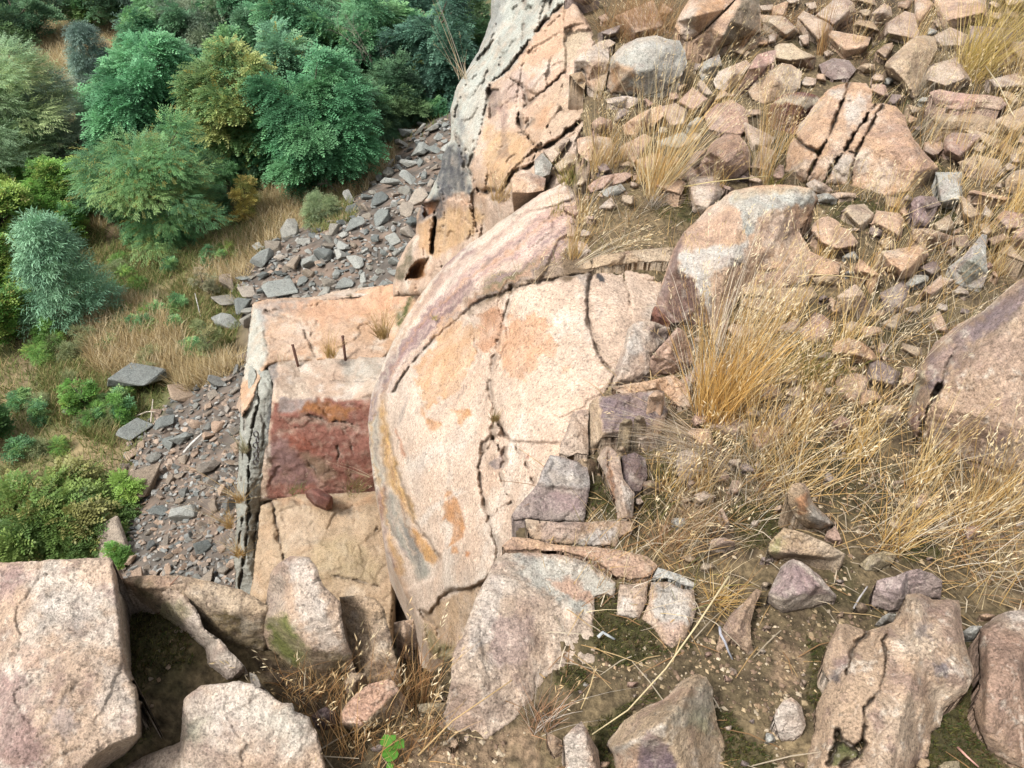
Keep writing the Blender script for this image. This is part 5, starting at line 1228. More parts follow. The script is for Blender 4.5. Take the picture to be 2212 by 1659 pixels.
rock('T4', 'stone', 'dark grey pebble on the bare sand', [(663, 692), (700, 680), (752, 690), (748, 730), (700, 738), (668, 722)], pal='slate', h=.035, cat='stone')
rock('T4', 'stone', 'tiny purple pebble at the left end of the bare sand', [(255, 430), (285, 405), (310, 430), (335, 460), (300, 465), (265, 455)], pal='dark', h=.03, cat='stone')
rock('T4', 'stone', 'pale flat pebble on moss near the orange flagstone', [(695, 325), (750, 310), (820, 318), (815, 345), (750, 350), (710, 348)], pal='pale', h=.03, cat='stone')
rock('T4', 'rock', 'upright mauve rock in the seed grass at right', [(1262, 50, .12), (1320, 30, .13), (1440, 38, .12), (1495, 110, .09), (1420, 140, .08), (1362, 162, .07), (1402, 260, .04), (1372, 305, .02), (1252, 305, .02), (1240, 200, .05), (1232, 100, .09)], [[(1300, 80, .13), (1300, 240, .07)]], 'mauve', cat='rock', tints=[([(1235, 60), (1330, 40), (1360, 160), (1390, 300), (1250, 300)], (.40, .29, .275), 8, .7, 14)])
rock('T4', 'rock', 'tan rock in the seed grass just below the upright mauve rock', [(1240, 322), (1310, 315), (1382, 310), (1470, 335), (1560, 368), (1645, 402), (1600, 445), (1480, 500), (1350, 470), (1250, 420)], pal='brown', h=.09, cat='rock')
rock('T4', 'stone', 'pale pointed stone left of the upright mauve rock', [(1118, 85), (1165, 48), (1212, 20), (1262, 70), (1232, 108), (1170, 100)], pal='pale', h=.1, cat='stone')
rock('T4', 'slab', 'greenish grey slab among straw above the right edge boulder',
     [(1555, 650, .04), (1630, 595, .08), (1700, 540, .11), (1780, 450, .13), (1850, 362, .14), (1892, 372, .13), (1885, 560, .1), (1902, 700, .06), (1842, 835, .02), (1700, 830, .0), (1600, 790, .0)], pal='grey', cat='slab', tints=[([(1560, 650), (1850, 370), (1700, 620), (1620, 760)], (.33, .25, .235), 8, .6, 16), ([(1640, 640), (1840, 560), (1880, 700), (1700, 780)], (.35, .36, .28), 10, .6, 18)])
rock('T4', 'stone', 'small pink stone at the right of the greenish grey slab', [(1858, 655), (1885, 625), (1912, 604), (1955, 642), (1925, 680), (1888, 708)], pal='rosy', h=.05, cat='stone')
rock('T4', 'stone', 'pinkish stone cut by the right edge above the mottled slope boulder', [(2108, 400), (2130, 350), (2160, 318), (2250, 295), (2290, 460), (2180, 490), (2130, 470)], pal='rosy', h=.08, cat='stone')
rock('T4', 'boulder', 'huge mottled purple boulder at the right edge with a deep black crack',
     [(1262, 1660, .05), (1275, 1560, .1), (1370, 1420, .14), (1450, 1290, .18), (1640, 1150, .22), (1760, 1080, .25), (1870, 1020, .28), (2000, 900, .34), (2120, 800, .38), (2330, 670, .44), (2330, 2500, .12), (2200, 2480, .1), (1900, 2380, .04), (1600, 2280, .0), (1400, 2200, .0), (1250, 2080, 0), (1188, 1990, .0), (1208, 1860, .01), (1240, 1740, .03)],
     [[(1300, 1580, .14), (1470, 1380, .2), (1650, 1240, .26), (2300, 800, .46)], [(1480, 1690, .2), (1400, 1840, .17), (1330, 2100, .1)], [(1900, 1500, .34)], [(2100, 2000, .24)]], 'brown', cat='boulder', step=4, patch=.16,
     cracks=[([(1490, 1680), (1440, 1740), (1400, 1840), (1362, 1950), (1330, 2060), (1310, 2130)], 8, .14), ([(1640, 1300), (1560, 1480), (1490, 1680)], 4, .04)],
     tints=[([(1400, 1420), (1650, 1200), (2000, 960), (2330, 740), (2330, 900), (2000, 1120), (1750, 1300), (1560, 1560), (1480, 1700), (1350, 1700)], (.215, .165, .17), 12, .75, 26), ([(1265, 1640), (1300, 1560), (1360, 1540), (1280, 1800), (1210, 1860)], (.40, .37, .27), 5, .8, 10), ([(1800, 1350), (2300, 1100), (2330, 1900), (1900, 2100), (1600, 1800)], (.46, .33, .245), 24, .5, 40),
             ([(1240, 1900), (1330, 1850), (1320, 2060), (1230, 2050)], (.24, .14, .12), 8, .7, 14)], mott=1.0)
rock('T6', 'stone', 'pale rounded stone in straw just left of the cracked purple boulder', [(958, 262), (975, 220), (1000, 190), (1060, 182), (1125, 190), (1155, 262), (1120, 335), (1040, 345), (978, 332)], pal='pale', h=.08, cat='stone')
rock('T6', 'stone', 'reddish stone half hidden in straw below the pale rounded stone', [(560, 330), (620, 270), (700, 300), (740, 380), (660, 420), (590, 400)], pal='rosy', h=.06, cat='stone')
rock('T6', 'stone', 'tan flat stone on soil below the spreading straw tuft', [(790, 1560), (880, 1480), (1000, 1440), (1110, 1470), (1080, 1550), (950, 1610), (840, 1620)], pal='olive', h=.05, cat='stone')

# ---- upper right
rock('T2', 'boulder', 'broad orange boulder split by long parallel cracks, upper right',
     [(228, 1172, .08), (300, 1050, .11), (370, 945, .145), (440, 850, .18), (490, 800, .2), (540, 760, .22), (610, 730, .24), (692, 708, .25), (770, 712, .255), (850, 720, .25), (905, 782, .24), (890, 900, .22), (1000, 888, .23), (1100, 920, .22), (1182, 1000, .21), (1202, 1100, .2), (1262, 1200, .18), (1372, 1332, .13), (1475, 1452, .07), (1455, 1535, .0), (1350, 1600, .0), (1262, 1665, 0),
      (1000, 1700, 0), (700, 1610, 0), (330, 1600, 0), (138, 1490, 0), (160, 1330, .03)],
     [[(540, 800, .24), (420, 1100, .17), (300, 1450, .08)], [(820, 780, .25), (650, 1150, .17), (500, 1500, .06)], [(1100, 980, .22), (1250, 1300, .18), (1400, 1450, .1)], [(900, 1300, .14)], [(1300, 1480, .11), (1200, 1620, .03)]], 'orange', cat='boulder', step=3.2,
     cracks=[([(712, 712), (640, 880), (580, 1040), (530, 1170), (440, 1330), (380, 1450), (320, 1595)], 4.2, .12), ([(930, 900), (850, 1010), (780, 1110), (680, 1280), (560, 1440), (488, 1580)], 5.5, .16), ([(1005, 885), (940, 985), (900, 1070), (820, 1210), (770, 1300), (735, 1420), (708, 1570)], 4, .12), ([(238, 1185), (300, 1250), (380, 1300), (450, 1325)], 4, .1), ([(680, 1305), (765, 1332)], 3, .08)],
     tints=[([(540, 780), (680, 740), (640, 860), (560, 860)], (.50, .46, .40), 6, .7, 16), ([(650, 860), (820, 790), (870, 900), (760, 1100), (700, 1060), (640, 1000)], (.49, .44, .38), 8, .75, 18), ([(1040, 1000), (1190, 1060), (1250, 1240), (1380, 1350), (1440, 1460), (1250, 1560), (1060, 1450), (1030, 1200)], (.34, .225, .17), 14, .6, 34), ([(760, 1330), (900, 1250), (900, 1500), (760, 1550)], (.52, .44, .36), 8, .6, 20),
             ([(300, 1070), (430, 900), (520, 900), (460, 1150), (340, 1240)], (.48, .33, .22), 8, .5, 20), ([(540, 1420), (720, 1340), (700, 1580), (560, 1590)], (.46, .41, .35), 6, .6, 14), ([(1320, 1500), (1460, 1450), (1450, 1540), (1260, 1660)], (.24, .19, .14), 5, .7, 10)])
rock('T2', 'rock', 'dark red rock with a pale lichened top left of the split orange boulder',
     [(38, 890, .13), (90, 840, .15), (150, 810, .16), (280, 795, .16), (360, 805, .15), (430, 832, .13), (462, 862, .12), (400, 920, .1), (350, 970, .08), (290, 1085, .03), (228, 1165, 0), (100, 1135, 0), (20, 1100, 0), (-10, 1000, .05)], [[(55, 900, .15), (150, 880, .16), (260, 905, .16), (340, 965, .1)]], 'rust', cat='rock',
     tints=[([(40, 890), (150, 810), (430, 830), (460, 865), (340, 940), (260, 900), (150, 875), (60, 900)], (.42, .36, .27), 4, .9, 8), ([(60, 910), (250, 910), (320, 980), (200, 1130), (40, 1080)], (.27, .16, .13), 8, .7, 16)])
rock('T2', 'stone', 'pale topped stone with a brown front above the dark red rock', [(58, 400, .11), (100, 377, .12), (210, 378, .12), (300, 440, .11), (360, 465, .1), (412, 490, .08), (415, 530, .03), (392, 605, 0), (260, 595, 0), (150, 560, .01), (60, 520, .05)], [[(65, 500, .1), (180, 520, .1), (300, 505, .1), (405, 498, .08)]], 'tan', cat='rock',
     tints=[([(60, 400), (100, 377), (210, 378), (400, 490), (300, 505), (180, 518), (70, 500)], (.48, .39, .27), 4, .8, 6), ([(70, 510), (180, 525), (300, 510), (410, 500), (400, 605), (260, 600)], (.23, .14, .1), 4, .8, 8)])
rock('T1', 'rock', 'pink slanting rock beside the pale topped stone in the upper middle', [(1955, 765, .05), (2000, 680, .1), (2040, 600, .13), (2080, 530, .15), (2122, 470, .17), (2212, 440, .18), (2280, 430, .18), (2275, 540, .13), (2212, 565, .12), (2150, 645, .09), (2080, 725, .04), (2022, 795, .0)], pal='rosy', cat='rock', tints=[([(1960, 760), (2122, 475), (2280, 440), (2220, 560), (2030, 790)], (.49, .31, .26), 8, .7, 16)])
rock('T1', 'rock', 'tan grey rock below the pink slanting rock', [(2040, 790), (2090, 725), (2155, 655), (2230, 590), (2330, 545), (2420, 560), (2510, 620), (2490, 760), (2400, 830), (2300, 870), (2180, 900), (2080, 860)], pal='brown', h=.1, cat='rock')
rock('T2', 'rock', 'tan rounded rock beneath the big golden tuft, top right',
     [(1008, 572, .1), (1030, 535, .12), (1060, 500, .13), (1110, 450, .15), (1160, 400, .17), (1215, 350, .185), (1272, 310, .19), (1360, 305, .19), (1445, 312, .18), (1465, 420, .15), (1390, 560, .1), (1345, 660, .06), (1305, 800, .02), (1262, 885, 0), (1190, 800, 0), (1130, 715, .01), (1042, 655, .04)], [[(1060, 580, .14), (1180, 700, .1), (1250, 800, .06)], [(1250, 450, .19)]], 'tan', cat='rock')
rock('T2', 'slab', 'flat pink slab jutting out over a hollow at right', [(1395, 800, .13), (1440, 782, .135), (1485, 768, .14), (1560, 785, .14), (1640, 800, .14), (1780, 815, .14), (1900, 820, .14), (2020, 840, .13), (2065, 905, .1), (2000, 955, .09), (1800, 930, .09), (1720, 950, .09), (1640, 955, .09), (1540, 930, .09), (1440, 915, .09)], [[(1480, 860, .13), (1700, 870, .13), (1980, 880, .12)]], 'rosy', cat='slab', tints=[([(1500, 790), (1800, 820), (1780, 930), (1560, 910)], (.42, .26, .22), 8, .7, 16), ([(1800, 830), (2040, 860), (2000, 950), (1800, 920)], (.46, .36, .26), 6, .6, 12)])
rock('T2', 'rock', 'long low ridge of stone running to the right edge below the flat pink slab', [(1690, 1120), (1790, 1125), (1900, 1158), (1980, 1195), (2050, 1230), (2130, 1280), (2240, 1250), (2290, 1290), (2220, 1330), (2100, 1345), (1960, 1280), (1850, 1210), (1760, 1170)], pal='tan', h=.07, cat='rock')
rock('T2', 'stone', 'low tan rock at the right edge below the long stone ridge', [(2045, 1560), (2080, 1515), (2122, 1480), (2300, 1445), (2320, 1680), (2180, 1690), (2060, 1670)], pal='tan', h=.07, cat='rock')
rock('T2', 'stone', 'pale stone near the top edge in dark dead plants', [(895, 115), (950, 70), (1002, 28), (1062, 60), (1075, 150), (1010, 180), (940, 192)], pal='pale', h=.1, cat='stone')
rock('T2', 'stone', 'small flat tan stone above the split orange boulder', [(768, 592), (800, 565), (842, 548), (922, 550), (935, 612), (880, 640), (820, 635)], pal='tan', h=.06, cat='stone')
rock('T2', 'stone', 'broken pale stone between split orange boulder and big central boulder', [(328, 1590), (365, 1565), (402, 1548), (482, 1580), (525, 1610), (565, 1645), (480, 1690), (380, 1660)], pal='pale', h=.06, cat='stone')
rock('T2', 'slab', 'pale rock cut by the top right corner behind the golden tuft', [(2030, -30), (2150, -60), (2330, -60), (2330, 120), (2230, 110), (2140, 90), (2070, 50)], pal='tan', h=.12, cat='rock')
rock('T4', 'slab', 'broad low sandy slab joined to the right side of the big central boulder', [(-180, 560, .07), (-60, 470, .09), (100, 420, .09), (230, 440, .08), (340, 510, .06), (470, 560, .05), (630, 610, .03), (610, 720, .02), (380, 735, .02), (200, 800, .015), (0, 790, .02), (-170, 720, .04)], [[(-60, 560, .1), (120, 520, .09), (330, 600, .06)]], pal='orange', cat='slab', tints=[([(-100, 500), (250, 470), (500, 620), (300, 720), (-50, 720)], (.44, .30, .205), 16, .6, 30)])
rock('T4', 'slab', 'low cracked sandy slab in the grass just below the broad sandy one', [(-300, 840, .05), (-180, 770, .06), (0, 815, .05), (200, 830, .045), (390, 815, .04), (430, 900, .02), (260, 1000, .01), (20, 1060, .0), (-200, 1000, .01)], [[(-150, 860, .065), (100, 880, .05), (300, 880, .04)]], pal='tan', cat='slab', cracks=[([(-200, 900), (0, 920), (150, 1000)], 3, .03)])
rock('T1', 'slab', 'wide rose tinted ledge in the soil between the tall fan tuft and the dark red rock', [(1660, 1000, .05), (1760, 900, .07), (1900, 860, .07), (2010, 930, .06), (2050, 1080, .03), (1980, 1160, .02), (1820, 1150, .02), (1700, 1120, .02)], [[(1760, 960, .08), (1950, 980, .07)]], pal='rosy', cat='slab')
rock('T2', 'slab', 'low mauve ledge in the dark dead plants above the split orange boulder', [(440, 560, .04), (560, 500, .06), (700, 520, .06), (760, 600, .04), (700, 680, .02), (560, 690, .01), (470, 640, .02)], [[(520, 560, .065), (680, 580, .06)]], pal='mauve', cat='slab')
rock('T2', 'slab', 'tan bedrock ledge under the overhang of the flat pink slab', [(1390, 1010, .05), (1560, 970, .06), (1800, 985, .06), (1980, 1030, .05), (2020, 1120, .02), (1860, 1150, .02), (1700, 1120, .02), (1500, 1130, .01)], [[(1480, 1030, .065), (1850, 1050, .06)]], pal='tan', cat='slab')
rock('T2', 'slab', 'broken tan ledge stretching between the upright mauve rock and the right edge', [(1640, 1400, .04), (1800, 1340, .06), (2000, 1380, .06), (2040, 1500, .03), (1900, 1570, .02), (1720, 1540, .01)], [[(1740, 1420, .065), (1950, 1440, .06)]], pal='tan', cat='slab', cracks=[([(1800, 1340), (1830, 1450), (1800, 1560)], 3, .04)])
rock('T1', 'slab', 'orange rubble ledge between the cliff blocks and the tall fan tuft', [(560, 1200, .06), (680, 1170, .08), (850, 1190, .08), (900, 1290, .05), (820, 1380, .02), (660, 1400, .01), (570, 1320, .03)], [[(640, 1230, .085), (840, 1250, .08)]], pal='orange', cat='slab', cracks=[([(700, 1180), (720, 1290), (690, 1390)], 3, .04)])
rock('T4', 'slab', 'low broken pale slab beside the grey angular stone and moss', [(530, 15, .03), (620, 0, .04), (760, 12, .04), (760, 50, .02), (640, 60, .02), (600, 60, .02)], pal='pale', cat='slab')
# upper middle
rock('T1', 'boulder', 'rounded grey boulder with a rusty lower side, upper middle',
     [(845, 520, .12), (858, 490, .14), (880, 462, .16), (950, 400, .2), (1015, 360, .22), (1080, 330, .24), (1165, 312, .25), (1252, 305, .25), (1350, 340, .24), (1450, 352, .22), (1500, 450, .18), (1512, 560, .14), (1470, 660, .1), (1400, 725, .06), (1290, 795, .03), (1160, 835, .0), (1000, 825, .0), (850, 805, .0), (808, 745, .02), (838, 640, .06)],
     [[(880, 530, .18), (980, 440, .23), (1090, 375, .26), (1200, 372, .265), (1330, 400, .25), (1440, 460, .2)], [(1000, 620, .17), (1200, 600, .19), (1400, 600, .14)]], 'grey', cat='boulder',
     tints=[([(860, 500), (960, 400), (1090, 335), (1250, 310), (1450, 360), (1330, 400), (1200, 370), (1090, 375), (980, 445), (890, 530)], (.47, .40, .32), 5, .8, 10), ([(850, 580), (1000, 560), (1080, 650), (960, 690), (1080, 760), (1100, 830), (820, 800), (820, 700)], (.40, .235, .12), 10, .75, 26), ([(1070, 380), (1280, 380), (1420, 560), (1300, 720), (1130, 700), (1060, 560)], (.35, .335, .29), 16, .6, 24)])  # first patch: light on the top rim put into the colour
rock('T1', 'rock', 'pale cracked rock left of the rounded grey boulder', [(538, 525, .12), (580, 480, .14), (640, 440, .16), (690, 400, .17), (742, 360, .18), (842, 338, .18), (895, 370, .17), (835, 425, .14), (842, 505, .12), (832, 620, .08), (792, 785, .02), (720, 805, .0), (640, 745, .0), (602, 625, .04), (540, 610, .06)], [[(640, 520, .16), (840, 515, .14)], [(690, 560, .15), (650, 700, .05)]], 'pale', cat='rock',
     cracks=[([(610, 600), (640, 640), (632, 740)], 4, .06)], tints=[([(640, 550), (760, 530), (800, 660), (720, 780), (640, 720)], (.41, .26, .165), 6, .7, 14)])
rock('T1', 'stone', 'small tan stone in the gap under the pale cracked rock', [(498, 645), (550, 628), (605, 618), (642, 700), (622, 772), (560, 722)], pal='tan', h=.06, cat='stone')
rock('T1', 'stone', 'pale flat stone tucked under the rounded grey boulder', [(798, 855), (890, 838), (1000, 828), (1095, 850), (1085, 902), (970, 945), (822, 895)], pal='pale', h=.06, cat='stone')
rock('T1', 'rock', 'orange slanting rock behind the stalks of the tall fan tuft', [(958, 1085), (1000, 1050), (1100, 985), (1200, 930), (1292, 908), (1315, 1000), (1210, 1100), (1080, 1185), (970, 1165)], pal='orange', h=.12, cat='rock')
rock('T1', 'stone', 'pinkish stone in the small tuft left of the tall fan tuft', [(688, 1065), (725, 1030), (762, 1008), (862, 1040), (875, 1130), (765, 1155), (700, 1125)], pal='rosy', h=.09, cat='stone')
rock('T1', 'stone', 'white sided stone right of the tall fan tuft', [(1508, 1082), (1555, 1040), (1602, 1008), (1655, 1030), (1645, 1100), (1562, 1162), (1512, 1152)], pal='grey', h=.1, cat='stone')
rock('T1', 'boulder', 'rounded salmon pink boulder behind thin stalks in the upper middle', [(1615, 1450), (1640, 1395), (1662, 1348), (1690, 1290), (1722, 1238), (1820, 1170), (1880, 1160), (1952, 1164), (2022, 1230), (2045, 1280), (2062, 1332), (2065, 1450), (1952, 1545), (1880, 1565), (1800, 1565), (1640, 1560)], pal='rosy', h=.18, cat='boulder',
     creases=[[(1700, 1310, .18), (1850, 1240, .2), (1980, 1290, .18)], [(1850, 1400, .15)]], tints=[([(1700, 1240), (1950, 1170), (2040, 1300), (1900, 1330), (1720, 1330)], (.42, .27, .18), 10, .7, 18)])
rock('T1', 'stone', 'pink stone close against the left side of the rounded salmon boulder', [(1518, 1425), (1550, 1365), (1582, 1310), (1672, 1298), (1622, 1440), (1602, 1562), (1500, 1525)], pal='rosy', h=.09, cat='stone')
rock('T1', 'stone', 'small tan pebble at the base of the tall fan tuft', [(930, 1430), (965, 1405), (1002, 1390), (1058, 1420), (1052, 1462), (992, 1478)], pal='tan', h=.05, cat='stone')
rock('T1', 'stone', 'small pink pebble right of the tall fan tuft base', [(1448, 1452), (1502, 1480), (1492, 1552), (1430, 1542)], pal='rosy', h=.05, cat='stone')
rock('T1', 'slab', 'thin pink slab at the rim of the dome left of the tall fan tuft', [(648, 1610), (710, 1560), (782, 1520), (890, 1498), (992, 1490), (1045, 1512), (960, 1572), (870, 1600), (782, 1625), (682, 1662)], pal='rosy', h=.05, cat='slab')
rock('T1', 'slab', 'thin pale greenish slab below the thin pink slab at the dome rim', [(770, 1650), (850, 1612), (945, 1585), (985, 1640), (920, 1690), (800, 1715)], pal='grey', h=.04, cat='slab')
rock('T1', 'stone', 'grey stone among the rubble below the orange cliff blocks', [(195, 1385), (225, 1350), (262, 1318), (345, 1420), (322, 1505), (260, 1525), (198, 1525)], pal='grey', h=.05, cat='stone', lift=-.16, skirt='back', thick=.3)
rock('T1', 'stone', 'pale splinter in the rubble below the orange cliff blocks', [(268, 1300), (335, 1268), (402, 1238), (482, 1178), (505, 1200), (402, 1332), (342, 1405)], pal='pale', h=.06, cat='stone', lift=-.16, skirt='back', thick=.3)
rock('T1', 'slab', 'tan slab among short grass above the dome rim', [(365, 1425), (430, 1375), (502, 1328), (642, 1330), (622, 1455), (510, 1475), (402, 1485)], pal='tan', h=.07, cat='slab', lift=-.16, skirt='back', thick=.3)
rock('T1', 'rock', 'orange rubble stone at the lower end of the cliff blocks', [(-5, 1530), (70, 1505), (152, 1488), (292, 1540), (272, 1645), (150, 1665), (0, 1665)], pal='orange', h=.04, cat='stone', lift=-.16, skirt='back', thick=.3)
rock('T1', 'slab', 'orange and white slab with a dark joint beside it, top middle', [(1408, 240, .2), (1428, 180, .23), (1452, 130, .25), (1490, 60, .28), (1530, 0, .3), (1590, -60, .32), (1960, -60, .3), (1910, 10, .28), (1850, 75, .26), (1775, 155, .23), (1700, 228, .2), (1630, 290, .17), (1560, 345, .13), (1492, 362, .12), (1442, 292, .17)], pal='orange', cat='slab', tints=[([(1420, 220), (1530, 20), (1580, 30), (1560, 330), (1490, 350)], (.52, .43, .35), 8, .7, 18), ([(1600, 60), (1850, -30), (1840, 70), (1580, 320)], (.47, .28, .155), 8, .6, 18)])
rock('T1', 'slab', 'pale orange slab with an olive right face, right of the dark joint at top', [(1562, 352, .14), (1632, 298, .18), (1705, 238, .21), (1780, 165, .24), (1858, 85, .27), (1920, 15, .29), (1978, -55, .31), (2130, -60, .28), (2150, 100, .2), (2150, 285, .1), (1955, 355, .06), (1795, 420, .05), (1700, 505, .03), (1652, 522, .03), (1565, 425, .08)], [[(1980, -40, .31), (1962, 60, .29), (1885, 180, .25), (1832, 300, .2), (1760, 400, .1)]], 'orange', cat='slab',
     tints=[([(1990, -60), (2150, -60), (2150, 290), (1960, 360), (1800, 420), (1840, 300), (1890, 180), (1965, 60)], (.25, .205, .145), 4, .85, 10), ([(1620, 380), (1780, 240), (1760, 380), (1690, 490)], (.46, .30, .2), 8, .6, 16)])
rock('T1', 'stone', 'pale grey stone under the olive faced slab', [(1655, 535), (1720, 500), (1792, 468), (1815, 560), (1760, 605), (1702, 645), (1640, 705), (1618, 625)], pal='grey', h=.09, cat='stone')
rock('T1', 'stone', 'pale slanting stone beneath a small green weed, upper middle', [(1738, 705), (1782, 618), (1840, 592), (1902, 568), (2022, 518), (2065, 558), (2010, 630), (1962, 702), (1852, 785), (1760, 765)], pal='pale', h=.09, cat='stone')
rock('T1', 'rock', 'brown mauve rock at the top edge beside the cliff', [(450, 10), (480, -25), (520, -60), (760, -60), (752, 55), (680, 60), (600, 52)], pal='mauve', h=.12, cat='rock')

# ---- small stones scattered over the soil
def hull_stone(seed, flat=1.0):
    rg = np.random.default_rng(seed)
    n = rg.integers(9, 14)
    pts = rg.normal(size=(n, 3))
    pts /= np.linalg.norm(pts, axis=1)[:, None]
    pts = np.sign(pts) * np.abs(pts) ** 0.8
    pts *= np.array([1.0, rg.uniform(.6, .9), rg.uniform(.38, .7) * flat]) * 0.5
    bm = bmesh.new()
    for p in pts: bm.verts.new(p)
    r = bmesh.ops.convex_hull(bm, input=bm.verts)
    bmesh.ops.delete(bm, geom=[g for g in r['geom_unused'] + r['geom_interior'] if isinstance(g, bmesh.types.BMVert)], context='VERTS')
    bmesh.ops.bevel(bm, geom=list(bm.edges), offset=0.018, segments=1, affect='EDGES')
    bmesh.ops.triangulate(bm, faces=bm.faces)
    me = bpy.data.meshes.new('stone')
    bm.to_mesh(me)
    bm.free()
    return me

PEB = [hull_stone(50 + i) for i in range(10)]
for me in PEB: me.materials.append(M_PEBBLE)
_occ = [np.array([p[:2] for p in tf('F', [(0, 0)])])]
def scatter_stones():
    rg = np.random.default_rng(17)
    n = 0
    tries = 0
    while n < 150 and tries < 6000:
        tries += 1
        u, v = rg.uniform(1120, 2212), rg.uniform(0, 1659)
        if v > 1440 and rg.random() < .5: u = rg.uniform(700, 2212)
        p = hpt(u, v)
        if hill_sd(p[None, :2])[0] < 0.05: continue
        px = rg.choice([7, 9, 11, 14, 19], p=[.3, .3, .22, .12, .06])
        s = px * hdep(u, v) / FPX
        o = mkobj('small_stone', PEB[int(rg.integers(10))])
        o.location = (p[0], p[1], p[2] + float(soil_z(p[None, :2])[0]) + s * .12)
        o.scale = (s, s, s)
        o.rotation_euler = (rg.uniform(-.3, .3), rg.uniform(-.3, .3), rg.uniform(0, 6.28))
        tag(o, 'small angular stone lying loose on the hilltop soil', 'stone', 'small loose stones on the hilltop soil')
        n += 1
scatter_stones()
def hollow_stones():
    rg = np.random.default_rng(88)
    for u, v, px in tf('T9', [(1410, 640, 40), (1480, 660, 50), (1590, 690, 44), (1620, 720, 60), (1660, 710, 56), (1450, 770, 44), (1540, 650, 34), (1600, 800, 60), (1420, 1100, 60), (1480, 1110, 50), (1560, 1020, 70), (1400, 1290, 40), (1350, 900, 30), (1500, 900, 40), (1680, 850, 44)]):
        p = hpt(u, v)
        s = px / 4 * hdep(u, v) / FPX
        o = mkobj('small_stone', PEB[int(rg.integers(10))])
        o.location = (p[0], p[1], p[2] + float(soil_z(p[None, :2])[0]) + s * .2)
        o.scale = (s, s, s)
        o.rotation_euler = (0, 0, rg.uniform(0, 6.28))
        tag(o, 'pale pebble on the moss of the hollow beside the corner boulder', 'stone', 'pebbles in the mossy hollow')
hollow_stones()

def rubble_slabs():
    """broken slabs and stones half buried between the traced rocks"""
    rg = np.random.default_rng(404)
    regs = [(np.array([(1300, 40), (1480, 0), (2212, 0), (2212, 560), (2000, 640), (1780, 420), (1480, 430), (1310, 380)], float), 120, (26, 96)), (np.array([(1700, 430), (2212, 520), (1960, 860), (1500, 1000), (1480, 720), (1620, 700)], float), 60, (20, 70)),
            (np.array([(1450, 950), (2212, 1000), (2212, 1260), (1700, 1380), (1420, 1200)], float), 34, (14, 40)), (np.array([(1220, 1450), (1500, 1400), (1780, 1280), (1760, 1659), (1220, 1659)], float), 20, (10, 26)), (np.array([(1230, 330), (1330, 340), (1400, 430), (1240, 520)], float), 12, (14, 34))]
    pals = ['pale', 'orange', 'tan', 'rosy', 'mauve', 'brown', 'pink', 'grey']
    kinds = {'pale': 'pale', 'orange': 'orange', 'tan': 'tan', 'rosy': 'pinkish', 'mauve': 'mauve', 'brown': 'brown', 'pink': 'pink white', 'grey': 'grey'}
    for reg, n, (a, b) in regs:
        lo, hi = reg.min(0), reg.max(0)
        k = t = 0
        while k < n and t < 5000:
            t += 1
            c = rg.uniform(lo, hi)
            if not inpoly(c[None], reg)[0]: continue
            r = (b * rg.uniform(.8, 1.35) if k < n * .35 and t < 2500 else a + (b - a) * rg.random() ** 1.5)
            r *= .5
            if any((abs(o - c).min(0) < 2 * r).all() and (inpoly(c[None], o)[0] or segdist(c[None], o, True)[0] < r * .5) for o in OUTL): continue
            m = int(rg.integers(5, 9))
            th = np.sort(rg.uniform(0, 6.283, m) * .35 + np.arange(m) * 6.283 / m)
            el = rg.uniform(.55, .9)
            rot = rg.uniform(-.5, .5)
            q = np.stack([np.cos(th) * r * rg.uniform(.8, 1.2, m), np.sin(th) * r * el * rg.uniform(.8, 1.2, m)], 1)
            q = q @ np.array([[math.cos(rot), math.sin(rot)], [-math.sin(rot), math.cos(rot)]]) + c
            pl = pals[int(rg.choice(8, p=[.18, .2, .16, .14, .1, .1, .06, .06]))]
            hh = float(rg.uniform(.022, .05) * (r / 16) ** .5 * (1.2 if c[1] < 600 else .8))
            vy = (q[:, 1] - q[:, 1].min()) / (np.ptp(q[:, 1]) + 1e-6)
            tilt = rg.uniform(-.35, .35)
            out = [(x[0], x[1], hh * (.75 - .7 * f)) for x, f in zip(q, vy)]
            ins = [((x[0] - c[0]) * rg.uniform(.62, .84) + c[0], (x[1] - c[1]) * rg.uniform(.6, .8) + c[1] - r * .10) for x in q]
            ins = [(x, y, hh * (1 + tilt * (x - c[0]) / r)) for x, y in ins]
            rock('F', 'stone', 'broken %s stone half buried in the soil between the larger hilltop rocks' % kinds[pl], out, [ins + [ins[0]]], pal=pl, cat='stone', group='half buried stones of the hilltop', step=2.4)
            k += 1
rubble_slabs()

